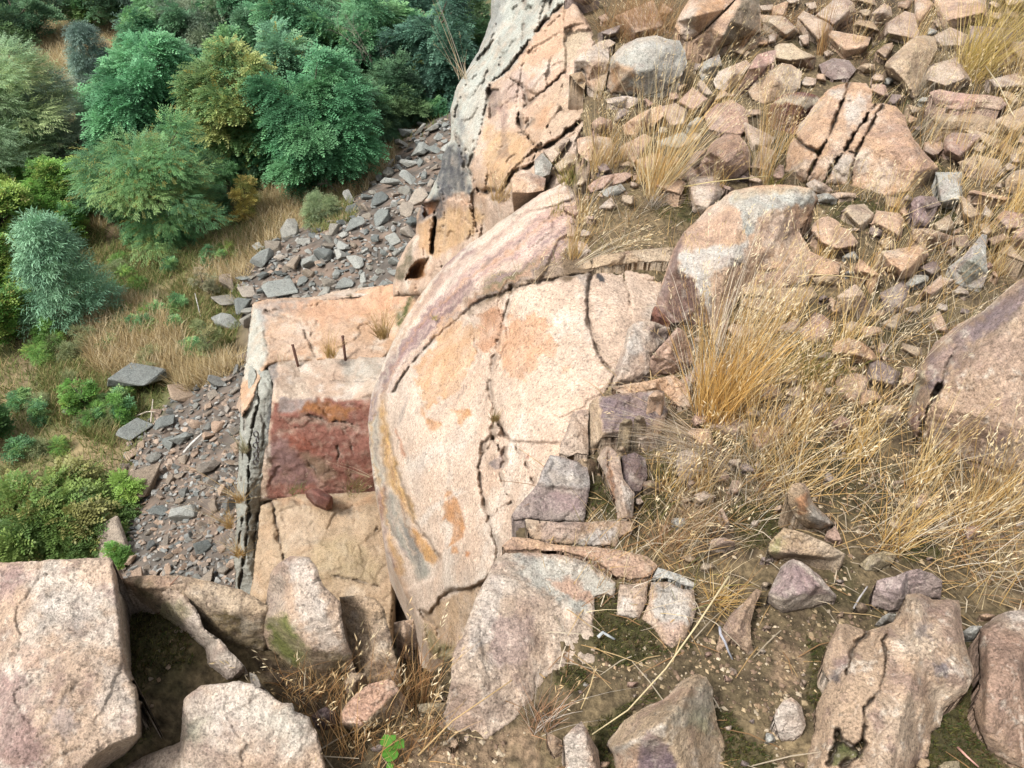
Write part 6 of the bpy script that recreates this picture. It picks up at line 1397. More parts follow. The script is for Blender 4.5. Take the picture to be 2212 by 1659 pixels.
def gravel():
    """fine grit in the soil, too small and too many to count"""
    rg = np.random.default_rng(23)
    base = np.array([[.5, 0, 0], [-.5, .1, 0], [0, .45, 0], [.05, -.45, 0], [0, 0, .4], [0, 0, -.3]])
    tri = np.array([[0, 2, 4], [2, 1, 4], [1, 3, 4], [3, 0, 4], [2, 0, 5], [1, 2, 5], [3, 1, 5], [0, 3, 5]])
    N = 30000
    u, v = rg.uniform(700, 2300, N), rg.uniform(-60, 1700, N)
    P = hpt(u, v)
    cl = fbm(np.c_[P[:, :2] * 3.0, np.zeros(N)], 4) + .5 * fbm(np.c_[P[:, :2] * 12.0, np.zeros(N)], 3) > 0.0
    P = P[(hill_sd(P[:, :2]) > 0.02) & cl]
    P[:, 2] += soil_z(P[:, :2]) + 0.002
    n = len(P)
    s = .004 + .016 * rg.random(n) ** 3.2
    a = rg.uniform(0, 6.28, n)
    b = base[None] * rg.uniform(.7, 1.25, (n, 1, 3))
    X = b[..., 0] * np.cos(a)[:, None] - b[..., 1] * np.sin(a)[:, None]
    Y = b[..., 0] * np.sin(a)[:, None] + b[..., 1] * np.cos(a)[:, None]
    V = np.stack([X, Y, b[..., 2]], -1) * s[:, None, None] + P[:, None]
    T = (tri[None] + 6 * np.arange(n)[:, None, None]).reshape(-1, 3)
    c = np.array([(.33, .25, .15), (.26, .18, .11), (.38, .31, .22), (.19, .13, .09), (.13, .09, .06)])[rg.integers(5, size=n)] * rg.uniform(.75, 1.15, (n, 1))
    o = mkobj('gravel', mkmesh('gravel', V.reshape(-1, 3), T, None, np.repeat(c, 6, 0), False, M_RUBBLE))
    tag(o, 'fine orange brown grit strewn over the soil', 'gravel', kind='stuff')
gravel()
# ------------------------------------------------------------------ valley floor with the scree apron
VZ = -14.0
SCREE_F = np.array([(960, 235), (900, 275), (860, 310), (850, 345), (800, 400), (715, 455), (640, 500), (560, 528), (545, 560), (480, 605), (500, 680), (520, 760), (400, 800), (345, 880), (285, 940), (262, 1010), (250, 1080), (205, 1150), (140, 1215), (80, 1290)], float)
SCREE_W = ray(SCREE_F[:, 0], SCREE_F[:, 1])
SCREE_W = (SCREE_W * (VZ / SCREE_W[:, 2])[:, None])[:, :2]
SCREE_P = np.concatenate([[[30, 75], [SCREE_W[0, 0] + 3, 75]], SCREE_W, [[SCREE_W[-1, 0] - 1, -20], [30, -20]]])

def valley_z(xy):
    q = np.c_[xy, np.zeros(len(xy))]
    r2 = np.hypot(xy[:, 0] + 3, xy[:, 1] - 25)
    m = (r2 < 90)
    sd = np.zeros(len(xy)) - 5
    if m.any(): sd[m] = segdist(xy[m], SCREE_P, True) * np.where(inpoly(xy[m], SCREE_P), 1, -1)
    up = np.clip(sd, 0, 9)
    z = VZ + 0.50 * up - 0.022 * up ** 2 + 0.25 * fbm(q * 0.16, 4) + 0.05 * fbm(q * 0.9, 3) * (1 + 2 * (sd > 0))
    return z + 0.9 * sstep(55, 200, r2) * fbm(q * 0.02, 3) * 3

def vpt(u, v):
    """points where picture rays meet the valley surface"""
    u = np.atleast_1d(np.asarray(u, float))
    v = np.atleast_1d(np.asarray(v, float))
    d = ray(u, v)
    z = np.full(len(u), VZ)
    for _ in range(14):
        P = d * (z / d[:, 2])[:, None]
        z = 0.5 * z + 0.5 * valley_z(P[:, :2])
    P = d * (z / d[:, 2])[:, None]
    return P

DRY = [[(190, 700), (260, 655), (330, 670), (395, 740), (390, 800), (300, 830), (210, 800)], [(430, 600), (480, 545), (560, 500), (640, 450), (720, 400), (800, 345), (850, 330), (850, 350), (790, 405), (700, 455), (600, 515), (560, 540), (530, 600), (450, 640)],
       [(0, 860), (60, 830), (130, 900), (100, 990), (20, 1010), (-60, 960)], [(120, 950), (190, 900), (250, 940), (270, 990), (200, 1050), (130, 1020)], [(590, 400), (640, 380), (700, 360), (800, 330), (740, 390), (640, 440), (560, 480)],
       [(60, 60), (160, 45), (290, 60), (330, 90), (250, 130), (150, 150), (80, 120)], [(200, 300), (260, 250), (290, 300), (260, 420), (215, 500), (190, 420)], [(330, 620), (420, 570), (470, 590), (420, 650), (340, 680)], [(340, 790), (420, 770), (520, 790), (400, 850)]]
DIRT = [[(50, 740), (75, 640), (150, 600), (230, 640), (160, 700), (85, 720), (80, 790), (60, 840), (40, 830)], [(215, 530), (250, 450), (285, 420), (300, 440), (250, 520), (220, 560), (150, 610), (140, 590)], [(140, 1010), (190, 980), (240, 1000), (260, 1060), (220, 1120), (150, 1090)],
        [(690, 400), (760, 370), (860, 320), (880, 300), (900, 310), (850, 350), (790, 400), (700, 450), (600, 510), (560, 520)], [(840, 260), (900, 230), (960, 220), (970, 270), (900, 300), (850, 300)], [(260, 1180), (500, 1130), (520, 1300), (250, 1300)]]
GREEN = [[(200, 560), (300, 520), (480, 530), (560, 480), (520, 560), (400, 580), (260, 640)], [(380, 620), (450, 600), (520, 640), (500, 740), (420, 760), (390, 700)], [(90, 800), (200, 790), (270, 860), (240, 960), (120, 900)], [(80, 480), (220, 470), (230, 700), (60, 700)], [(640, 380), (740, 380), (760, 470), (680, 500)]]

def build_ground():
    def axis(a, b, s, far):
        c = np.arange(a, b + 1e-6, s)
        g = []
        x, st = b, s
        while x < far:
            st *= 1.25
            x += st
            g.append(x)
        g2 = []
        x, st = a, s
        while x > -far:
            st *= 1.25
            x -= st
            g2.append(x)
        return np.concatenate([g2[::-1], c, g])
    xs = axis(-32, 8, 0.28, 900)
    ys = axis(6, 64, 0.28, 900)
    X, Y = np.meshgrid(xs, ys)
    xy = np.stack([X.ravel(), Y.ravel()], 1)
    P = np.c_[xy, valley_z(xy)]
    far = np.hypot(xy[:, 0], xy[:, 1])
    u, v, zc = proj(P)
    q3 = P * 0.5
    base = np.array((0.105, 0.11, 0.045))
    f = sstep(-.15, .25, fbm(q3, 4))[:, None]
    col = base * (1 - f) + np.array((0.17, 0.13, 0.07)) * f
    UV = np.stack([u, v], 1)
    UV = UV + np.stack([fbm(P * .8, 3), fbm(P * .8 + 9, 3)], 1) * 45
    vis = (zc > 1) & (u > -400) & (u < 1300) & (v > -100) & (v < 1500)
    for polys, cc, op in ((GREEN, (0.075, 0.095, 0.032), .8), (DRY, (0.30, 0.235, 0.125), .7), (DIRT, (0.27, 0.185, 0.125), .85)):
        for pl in polys:
            pl = np.array(pl, float)
            m = vis & (UV[:, 0] > pl[:, 0].min() - 30) & (UV[:, 0] < pl[:, 0].max() + 30) & (UV[:, 1] > pl[:, 1].min() - 30) & (UV[:, 1] < pl[:, 1].max() + 30)
            if not m.any(): continue
            s = segdist(UV[m], pl, True) * np.where(inpoly(UV[m], pl), 1, -1)
            al = (sstep(-14, 14, s) * op * np.clip(.8 + fbm(P[m] * 2, 3), .3, 1.1))[:, None].clip(0, 1)
            col[m] = col[m] * (1 - al) + np.array(cc) * al
    sdm = (np.hypot(xy[:, 0] + 3, xy[:, 1] - 25) < 80)
    sd = np.full(len(xy), -9.0)
    sd[sdm] = segdist(xy[sdm], SCREE_P, True) * np.where(inpoly(xy[sdm], SCREE_P), 1, -1)
    sd += 0.5 * fbm(P * .7, 3)
    al = sstep(-.1, .5, sd)[:, None]
    g = sstep(-.2, .3, fbm(P * 1.1 + 3, 4))[:, None]
    col = col * (1 - al) + (np.array((0.09, 0.078, 0.066)) * (1 - g) + np.array((0.17, 0.125, 0.095)) * g) * al
    fo = sstep(60, 75, far)[:, None]
    col = col * (1 - fo) + np.array((0.05, 0.065, 0.025)) * fo
    idx = np.arange(len(P)).reshape(X.shape)
    qd = np.stack([idx[:-1, :-1].ravel(), idx[:-1, 1:].ravel(), idx[1:, 1:].ravel(), idx[1:, :-1].ravel()], 1)
    tag(mkobj('ground', mkmesh('ground', P, None, qd, col, True, M_GROUND)), 'quarry floor with dry grass, bare paths and the foot of the scree', kind='structure')
build_ground()

# ------------------------------------------------------------------ scree stones
HULL = [hull_stone(200 + i) for i in range(14)]
HULL_B = [me.copy() for me in HULL]
for me in HULL: me.materials.append(M_SCREE)
for me in HULL_B: me.materials.append(M_SCREE_B)
SC_UP = np.array([(872, 300), (905, 275), (960, 255), (985, 285), (980, 340), (950, 420), (905, 500), (870, 590), (860, 625), (700, 650), (570, 655), (540, 680), (500, 690), (490, 640), (470, 610), (540, 600), (560, 535), (640, 505), (718, 460), (800, 405), (850, 350)], float)
SC_LO = np.array([(400, 805), (470, 790), (545, 775), (545, 900), (525, 1010), (520, 1290), (200, 1300), (150, 1240), (215, 1160), (262, 1090), (255, 1010), (280, 950), (345, 890)], float)

def put_stone(u, v, px, label, group, mesh=None, rot=None, flat=None, name='scree_stone', rg=None, mat=None):
    p = vpt(u, v)[0]
    _, _, zc = proj(p)
    s = px * float(zc) / FPX
    me = mesh if mesh is not None else HULL[int(rg.integers(len(HULL)))]
    o = mkobj(name, me)
    o.location = p + np.array([0, 0, s * .24])
    o.scale = (s * 1.08, s * 1.0, s * (flat or float(rg.uniform(.75, 1.15))))
    o.rotation_euler = rot or (float(rg.uniform(-.5, .5)), float(rg.uniform(-.5, .5)), float(rg.uniform(0, 6.28)))
    tag(o, label, 'stone', group)
    return o

def scree():
    rg = np.random.default_rng(31)
    placed = []
    def fill(poly, n, sizes, probs, label, group, hulls):
        lo, hi = poly.min(0), poly.max(0)
        k = 0
        t = 0
        while k < n and t < 20000:
            t += 1
            c = np.array([rg.uniform(lo[0], hi[0]), rg.uniform(lo[1], hi[1])])
            if not inpoly(c[None], poly)[0]: continue
            px = float(rg.choice(sizes, p=probs)) * rg.uniform(.85, 1.15)
            if any((abs(c[0] - q[0]) < (px + q[2]) * .30 and abs(c[1] - q[1]) < (px + q[2]) * .24) for q in placed): continue
            placed.append((c[0], c[1], px))
            put_stone(c[0], c[1], px, label, group, hulls[int(rg.integers(len(hulls)))], rg=rg)
            k += 1
    # bigger blocks one can point to
    slate = [
        (302, 836, 118, 1.1, 'biggest flat topped grey block on the quarry floor beside the tan grass'), (163, 892, 50, .8, 'pale grey tilted stone among green weeds left of the lower scree'), (297, 940, 76, .6, 'long pale topped stone at the upper left tip of the lower scree'),
        (320, 1052, 96, .85, 'large orange brown block in the middle of the left scree edge'), (268, 1060, 58, .45, 'flat reddish slab just left of the large orange brown block'), (262, 1182, 118, .5, 'broad dark grey slab near the bottom of the scree behind the corner boulder'),
        (190, 1195, 90, .5, 'dark grey slab partly hidden under the lowest green bush'), (345, 1110, 52, .4, 'oval flat grey stone below the large orange brown block'), (400, 1120, 60, .7, 'square brownish block right of the oval flat stone'), (440, 1190, 46, .8, 'small standing block near the lower tufts of the fin'),
        (395, 955, 54, .7, 'pale pointed grey stone in the middle of the lower scree'), (372, 962, 40, .8, 'blue grey block left of the pale pointed stone'), (360, 925, 62, .4, 'long flat slab near the top of the lower scree'),
        (497, 622, 62, 1.0, 'upper grey block of the row beside the orange ledge'), (490, 662, 66, .7, 'middle tan grey block of the row beside the orange ledge'), (492, 706, 66, .8, 'lower grey block of the row beside the orange ledge'),
        (610, 640, 84, .4, 'wide pale grey slab leaning on the back of the orange ledge'), (725, 505, 34, 1.5, 'narrow upright stone at the left edge of the upper scree'), (820, 440, 44, .8, 'brown tinged block near the top of the upper scree'), (640, 578, 46, .8, 'pale grey block low in the upper scree'), (745, 540, 50, .5, 'blue grey flat block in the middle of the upper scree'), (770, 575, 54, .6, 'pale split slab right of the middle of the upper scree'),
        (700, 560, 46, .8, 'tilted pale block in the middle of the upper scree'), (590, 545, 50, .8, 'grey block at the left corner of the upper scree'), (878, 295, 40, .8, 'brown block at the top end of the upper scree')]
    for i, (u, v, px, fl, lab) in enumerate(slate):
        placed.append((u, v, px * .8))
        put_stone(u, v, px, lab, None, HULL[i % len(HULL)], (0.12 * math.sin(i * 2.1), 0.12 * math.cos(i * 1.7), 0.4 * i), fl * 1.3, 'scree_block', rg)
    for (u, v, w, h) in ((528, 672, 46, 1.9), (545, 700, 50, 1.6)):
        o = put_stone(u, v, w, 'tall narrow grey slab standing against the ledge edge, %s one' % ('left' if u < 540 else 'right'), None, HULL[3 if u < 540 else 5], (0.1, .05, .8), h, 'scree_block', rg)
    fill(SC_UP, 135, [20, 28, 38, 48, 62], [.26, .3, .24, .14, .06], 'angular grey stone in the upper scree behind the orange ledge', 'stones of the upper scree', HULL)
    fill(SC_LO, 140, [18, 26, 34, 44, 58], [.28, .3, .24, .13, .05], 'angular grey brown stone in the lower scree left of the rock fin', 'stones of the lower scree', HULL_B)
    # rubble between them
    V, T, C, n = [], [], [], 0
    arr = []
    for me in HULL[:8]:
        v = np.zeros(len(me.vertices) * 3)
        me.vertices.foreach_get('co', v)
        t = np.zeros(len(me.polygons) * 3, int)
        me.polygons.foreach_get('vertices', t)
        arr.append((v.reshape(-1, 3), t.reshape(-1, 3)))
    tones = np.array([(.125, .132, .125), (.19, .195, .183), (.26, .255, .235), (.19, .17, .145), (.25, .19, .145), (.31, .24, .185), (.155, .15, .138)])
    for poly, N, brown in ((SC_UP, 2300, 0), (SC_LO, 3000, 1)):
        lo, hi = poly.min(0), poly.max(0)
        c = rg.uniform(lo, hi, (N, 2))
        c = c[inpoly(c, poly)]
        P = vpt(c[:, 0], c[:, 1])
        _, _, zc = proj(P)
        s = rg.choice([7, 10, 14, 18], len(P), p=[.34, .34, .22, .1]) * rg.uniform(.8, 1.2, len(P)) * zc / FPX
        for p, k in zip(P, s):
            hv, ht = arr[int(rg.integers(len(arr)))]
            a, b = rg.uniform(0, 6.28), rg.uniform(-.7, .7)
            Rz = np.array([[math.cos(a), -math.sin(a), 0], [math.sin(a), math.cos(a), 0], [0, 0, 1]])
            Rx = np.array([[1, 0, 0], [0, math.cos(b), -math.sin(b)], [0, math.sin(b), math.cos(b)]])
            V.append(hv @ Rx.T @ Rz.T * k + p + [0, 0, k * .22])
            T.append(ht + n)
            C.append(np.broadcast_to(tones[int(rg.choice(7, p=[.18, .2, .16, .14, .12, .08, .12] if not brown else [.12, .14, .14, .2, .16, .12, .12]))] * rg.uniform(.85, 1.15), (len(hv), 3)))
            n += len(hv)
    tag(mkobj('scree_rubble', mkmesh('scree_rubble', np.concatenate(V), np.concatenate(T), None, np.concatenate(C), False, M_RUBBLE)), 'small broken rubble filling the scree between the larger stones', 'rubble', kind='stuff')
scree()

# ------------------------------------------------------------------ grass of the quarry floor
def blades(P, h, w, lean, spread, rg, cols, curve=.5, nseg=3, wind=(0.5, 0.2)):
    """ribbon blades at points P; returns verts, quads, colours"""
    n = len(P)
    az = rg.uniform(0, 6.283, n)
    d = np.stack([np.cos(az), np.sin(az), np.zeros(n)], 1) * (rg.random(n) ** .7 * spread)[:, None]
    bent = rg.random(n) < .22
    d[bent] *= 2.2
    d[:, 0] += lean[0] + 0 * n
    d[:, 1] += lean[1]
    d[:, 2] = 1
    d /= np.linalg.norm(d, axis=1)[:, None]
    bend = np.stack([d[:, 0], d[:, 1], np.zeros(n)], 1) * curve + rg.normal(size=(n, 3)) * [.12, .12, .02] + np.array([wind[0], wind[1], 0]) * 0.25
    side = np.stack([-np.sin(az + 1.2), np.cos(az + 1.2), rg.normal(0, .15, n)], 1)
    hh = h * rg.uniform(.6, 1.1, n)
    V = np.zeros((n, (nseg + 1) * 2, 3))
    for k in range(nseg + 1):
        t = k / nseg
        c = P + d * (hh * t)[:, None] + bend * (hh * t * t * .55)[:, None]
        c[:, 2] -= hh * t ** 2.5 * .18 * np.linalg.norm(d[:, :2], axis=1)
        ww = w * (1 - t * .85) * rg.uniform(.8, 1.2, n)
        V[:, 2 * k] = c - side * ww[:, None] * .5
        V[:, 2 * k + 1] = c + side * ww[:, None] * .5
    q = []
    for k in range(nseg): q.append([2 * k, 2 * k + 1, 2 * k + 3, 2 * k + 2])
    Q = (np.array(q)[None] + (np.arange(n) * (nseg + 1) * 2)[:, None, None]).reshape(-1, 4)
    ci = np.asarray(cols)[rg.integers(len(cols), size=n)] * rg.uniform(.75, 1.2, (n, 1))
    C = np.repeat(ci, (nseg + 1) * 2, axis=0)
    tips = V[:, -2:].mean(1)
    tdir = V[:, -2:].mean(1) - V[:, -4:-2].mean(1)
    return V.reshape(-1, 3), Q, C, tips, tdir

STRAWS = [(.38, .29, .15), (.44, .35, .20), (.31, .23, .11), (.48, .40, .26), (.26, .19, .09)]
GREENS = [(.14, .18, .055), (.18, .20, .07), (.11, .145, .045), (.23, .22, .09), (.28, .24, .11)]
def valley_grass():
    rg = np.random.default_rng(41)
    V, Q, C, n = [], [], [], 0
    def add(u, v, hh, w, cols, spread, lean, curve):
        nonlocal n
        P = vpt(u, v)
        vv, qq, cc, _, _ = blades(P, hh * rg.uniform(.7, 1.2, len(P)), w, lean, spread, rg, cols, curve)
        V.append(vv)
        Q.append(qq + n)
        C.append(cc)
        n += len(vv)
    def sample(poly, k):
        poly = np.array(poly, float)
        lo, hi = poly.min(0) - 8, poly.max(0) + 8
        c = rg.uniform(lo, hi, (k * 3, 2))
        c = c + 0
        s = segdist(c, poly, True) * np.where(inpoly(c, poly), 1, -1)
        c = c[s > -8]
        return c[:k]
    for i, pl in enumerate(DRY):
        if i in (2, 3, 7): continue
        a = abs(np.dot(*(np.array(pl, float)[:, 0], np.roll(np.array(pl, float)[:, 1], 1))) - np.dot(np.array(pl, float)[:, 1], np.roll(np.array(pl, float)[:, 0], 1))) / 2
        c = sample(pl, int(a * .36))
        if len(c): add(c[:, 0], c[:, 1], .62, .026, STRAWS, .7, (-.35, .1), .8)
    for i, pl in enumerate(GREEN):
        c = sample(pl, 4600)
        add(c[:, 0], c[:, 1], .40, .03, GREENS + STRAWS[:1], .7, (-.1, .1), .6)
    # everywhere else, sparse and mixed
    big = np.array([(-120, 1240), (-120, 40), (60, 20), (420, 20), (900, 200), (960, 260), (850, 330), (640, 490), (480, 600), (500, 700), (480, 780), (340, 870), (280, 1000), (200, 1200)], float)
    c = sample(big, 34000)
    f = fbm(np.c_[c / 70.0, np.zeros(len(c))], 3)
    k = f > 0.09
    add(c[k, 0], c[k, 1], .38, .026, STRAWS[4:] + GREENS + GREENS[:4], .8, (-.3, .1), .8)
    k = f < 0.05
    add(c[k, 0], c[k, 1], .36, .03, GREENS + GREENS[:3] + STRAWS[:1], .8, (-.1, .1), .6)
    tag(mkobj('meadow_grass', mkmesh('meadow_grass', np.concatenate(V), None, np.concatenate(Q), np.concatenate(C) * 1.18, True, M_STRAW)), 'wind combed straw and green grass over the quarry floor', 'grass', kind='stuff')
valley_grass()

# ------------------------------------------------------------------ trees
def leaf_template(kind):
    """one spray of foliage along +X, unit length"""
    V, Q = [], []
    def leaf(p, d, L, w, tilt=0.0):
        p = np.array(p, float)
        d = np.array(d, float)
        d /= np.linalg.norm(d)
        s = np.cross([0, 0, 1], d)
        s = s / (np.linalg.norm(s) + 1e-9)
        k = len(V)
        up = np.array([0, 0, tilt])
        V.extend([p, p + d * L * .5 + s * w / 2 + up * L, p + d * L, p + d * L * .5 - s * w / 2 + up * L])
        Q.append((k, k + 1, k + 2, k + 3))
    if kind == 'pinnate':
        for i in range(4):
            x = .16 + .22 * i
            for sg in (1, -1): leaf((x, 0, -.10 * x * x * 3), (.45, sg, -.12), .30 - .03 * i, .17)
        leaf((.85, 0, -.25), (1, 0, -.4), .28, .17)
    elif kind == 'willow':
        for i in range(6):
            x = .12 + .15 * i
            sg = 1 if i % 2 else -1
            leaf((x, 0, -.15 * x), (1, sg * .55, -.35), .36, .075)
    elif kind == 'needle':
        for i in range(11):
            a = i * 2.4
            x = .1 + .08 * i
            leaf((x, 0, 0), (.62, .55 * math.cos(a), .55 * math.sin(a) + .12), .40, .05)
    else:
        for i in range(4):
            x = .1 + .2 * i
            sg = 1 if i % 2 else -1
            leaf((x, 0, -.05 * i), (.7, sg * .8, .1 if i % 2 else -.25), .36, .25)
    return np.array(V), np.array(Q)
TPL = {k: leaf_template(k) for k in ('pinnate', 'willow', 'needle', 'broad')}

def sprays(pos, dirs, L, kind, cols, rg):
    """place sprays: pos (n,3), dirs (n,3), L (n,), cols (n,3)"""
    tv, tq = TPL[kind]
    n = len(pos)
    d = dirs / (np.linalg.norm(dirs, axis=1)[:, None] + 1e-9)
    s = np.cross(np.array([0, 0, 1.0]) + rg.normal(0, .35, (n, 3)), d)
    s /= np.linalg.norm(s, axis=1)[:, None] + 1e-9
    u = np.cross(d, s)
    V = pos[:, None] + L[:, None, None] * (tv[None, :, :1] * d[:, None] + tv[None, :, 1:2] * s[:, None] + tv[None, :, 2:3] * u[:, None])
    Q = (tq[None] + (np.arange(n) * len(tv))[:, None, None]).reshape(-1, 4)
    lf = np.repeat(rg.uniform(.82, 1.18, (n, len(tq))), 4, axis=1)
    C = np.repeat(cols, len(tv), axis=0) * lf.reshape(-1)[:, None]
    return V.reshape(-1, 3), Q, C

def tree(name, cat, label, u, v, vtop, wpx, kind, tones, dens=1.0, L=.34, clumps=46, bottom=.04, shape='round', trunk=True, yellow=0.0, group=None, seed=0, droop=.25, base_h=None, barkc=(.10, .08, .06), depth=1.0):
    rg = np.random.default_rng(900 + seed)
    b = vpt(u, v)[0]
    _, _, zc = proj(b)
    R = wpx * 1.12 * zc / FPX / 2
    lo, hi = 0.3, 40.0
    for _ in range(40):
        m = (lo + hi) / 2
        _, pv, _ = proj(b + np.array([0, 0, m]))
        if pv > vtop: lo = m
        else: hi = m
    H = lo
    root = empty(name, b)
    tag(root, label, cat, group)
    # the crown is a cluster of plumes, each carrying clumps of sprays over its surface
    k = clumps
    if shape == 'cone':
        zf = bottom + (1 - bottom) * ((np.arange(k) + .5) / k) ** .9
        rad = R * (1.02 - zf) ** .75
        an = np.arange(k) * 2.39996 + rg.uniform(-.4, .4, k)
        rr = rad * rg.uniform(.3, 1.1, k)
        cen = np.stack([rr * np.cos(an), rr * np.sin(an), zf * H * rg.uniform(.93, 1.03, k)], 1)
    else:
        m = max(3, int(k / 11))
        pa = np.arange(m) * 2.39996 + rg.uniform(-.5, .5, m)
        pr = R * .74 * np.sqrt((np.arange(m) + .3) / m)
        ptop = H * np.clip(1.0 - .42 * (pr / R) ** 1.3 - rg.uniform(0, .30, m), .28, 1)
        pw = R * rg.uniform(.24, .44, m)
        pz = H * bottom + rg.uniform(0, .12, m) * H
        j = np.arange(k) % m
        t = rg.random(k) ** .8
        zc_ = pz[j] + (ptop[j] - pz[j]) * t
        prof = pw[j] * np.sqrt(np.clip(np.sin(np.pi * np.clip(t * .84 + .14, 0, 1)), 0.02, 1)) * np.where(t > .8, .7, 1)
        a2 = rg.uniform(0, 6.283, k)
        rr0 = prof * rg.uniform(.4, 1.25, k)
        x = pr[j] * np.cos(pa[j]) + rr0 * np.cos(a2)
        y = pr[j] * np.sin(pa[j]) + rr0 * np.sin(a2)
        cen = np.stack([x, y * depth, zc_], 1)
        an = np.arctan2(y, x + 1e-9)
        rr = np.hypot(x, y)
    cr = np.clip(R * rg.uniform(.17, .31, k), .15, 1.4)
    tones = np.asarray(tones, float) * FOLIAGE
    tone = np.asarray(tones, float)
    pos, dr, cl, ln = [], [], [], []
    for i in range(k):
        n = int(dens * 130 * (cr[i] / .6) ** 1.5 * (.34 / L) ** 1.5) + 10
        n = min(n, 520)
        g = rg.normal(size=(n, 3))
        g /= np.linalg.norm(g, axis=1)[:, None]
        g[:, 2] = np.abs(g[:, 2]) * 1.0 - .35
        p = cen[i] + g * cr[i] * (rg.random((n, 1)) ** .45)
        out = np.array([math.cos(an[i]), math.sin(an[i]), 0.0])
        d = g * .8 + out * .7 + np.array([0, 0, .30 - droop])
        pos.append(p)
        dr.append(d + rg.normal(0, .25, (n, 3)))
        c = tone[int(rg.integers(len(tone)))] * rg.uniform(.8, 1.2)
        cc = np.broadcast_to(c, (n, 3)) * rg.uniform(.8, 1.2, (n, 1))
        if yellow:
            y = rg.random(n) < yellow
            cc = np.where(y[:, None], np.array((.26, .25, .07)) * rg.uniform(.7, 1.2, (n, 1)), cc)
        cl.append(cc)
        ln.append(L * rg.uniform(.7, 1.25, n))
    V, Q, C = sprays(np.concatenate(pos), np.concatenate(dr), np.concatenate(ln), kind, np.concatenate(cl), rg)
    mkobj('crown', mkmesh('crown', V, None, Q, C, True, M_NEEDLE if kind == 'needle' else M_LEAF), None, root)
    if trunk:
        mb = MB()
        r0 = max(.035, R * .045)
        top = np.array([rg.normal(0, .1), rg.normal(0, .1), H * (.85 if shape == 'cone' else .62)])
        mb.tube([np.array([0, 0, -.2]), top * .35 + rg.normal(0, .05, 3), top * .7, top], [r0 * 1.3, r0, r0 * .6, r0 * .2], 7, barkc)
        for i in range(0, k, max(1, k // 22)):
            z0 = max(.05, cen[i, 2] - rr[i] * .8 - .1)
            a = top * min(.95, z0 / max(top[2], .1))
            mid = a * .45 + cen[i] * .55 + np.array([0, 0, -.06])
            mb.tube([a, mid, cen[i]], [r0 * .45, r0 * .3, r0 * .12], 5, barkc)
        mkobj('trunk', mb.mesh('trunk', M_BARK), None, root)
    return root

FOLIAGE = 2.5
ROB = [(.046, .110, .054), (.062, .135, .064), (.036, .088, .044), (.080, .15, .066)]
ROBY = [(.078, .120, .045), (.105, .142, .050), (.060, .105, .04), (.135, .150, .055)]
DARKG = [(.036, .072, .038), (.048, .09, .045), (.030, .058, .032), (.062, .10, .044)]
WIL = [(.115, .165, .085), (.14, .19, .10), (.095, .14, .080), (.165, .20, .095)]
WILG = [(.10, .135, .095), (.13, .165, .115), (.08, .11, .08)]
PINE = [(.075, .140, .082), (.095, .168, .10), (.060, .115, .070)]
BRI = [(.055, .115, .025), (.075, .140, .032), (.045, .090, .022), (.11, .155, .035)]
MIX = [(.052, .112, .046), (.072, .138, .054), (.044, .094, .042), (.098, .150, .056)]
OLV = [(.065, .090, .060), (.085, .105, .065), (.055, .075, .052)]

# far row behind the clearing
tree('broadleaf_tree', 'tree', 'dark green leafy tree in the top left corner of the picture', 60, 92, -60, 190, 'broad', DARKG, seed=1, L=.42, dens=1.0)
tree('broadleaf_tree', 'tree', 'small bright green tree at the top edge right of the corner tree', 200, 62, -40, 90, 'broad', MIX, seed=2, L=.42)
tree('broadleaf_tree', 'tree', 'dark tree at the top edge behind the slender grey pine', 262, 66, -80, 120, 'broad', DARKG, seed=3, L=.42)
tree('broadleaf_tree', 'tree', 'dark bluish round tree right of the clearing at the top', 340, 95, -40, 170, 'broad', [(.035, .066, .045), (.05, .085, .055), (.03, .05, .036)], seed=4, L=.42)
tree('pine_tree', 'tree', 'grey olive spreading pine at the top centre left', 490, 130, -30, 230, 'needle', OLV, seed=5, L=.55, dens=1.3, clumps=60)
tree('robinia_tree', 'tree', 'tall blue green robinia at the top centre behind the yellow one', 660, 190, -70, 240, 'pinnate', ROB, seed=6, L=.5, clumps=64, yellow=.02)
tree('robinia_tree', 'tree', 'blue green robinia in the top row left of the cliff', 800, 200, -60, 230, 'pinnate', ROB, seed=7, L=.5, clumps=64)
tree('robinia_tree', 'tree', 'dark robinia in the top row touching the cliff outline', 960, 235, -90, 210, 'pinnate', [(.038, .080, .055), (.05, .10, .065), (.03, .06, .042)], seed=8, L=.5, clumps=60)
tree('robinia_tree', 'tree', 'shaded robinia between the two top row robinias', 880, 150, -80, 180, 'pinnate', [(.035, .072, .05), (.045, .09, .06), (.028, .055, .04)], seed=9, L=.5, clumps=50)
tree('broadleaf_tree', 'tree', 'dark tree filling the gap behind the olive pine', 585, 120, -90, 150, 'broad', DARKG, seed=10, L=.45)
tree('broadleaf_tree', 'tree', 'dark tree right behind the far end of the scree', 1010, 190, -60, 160, 'broad', DARKG, seed=32, L=.42)
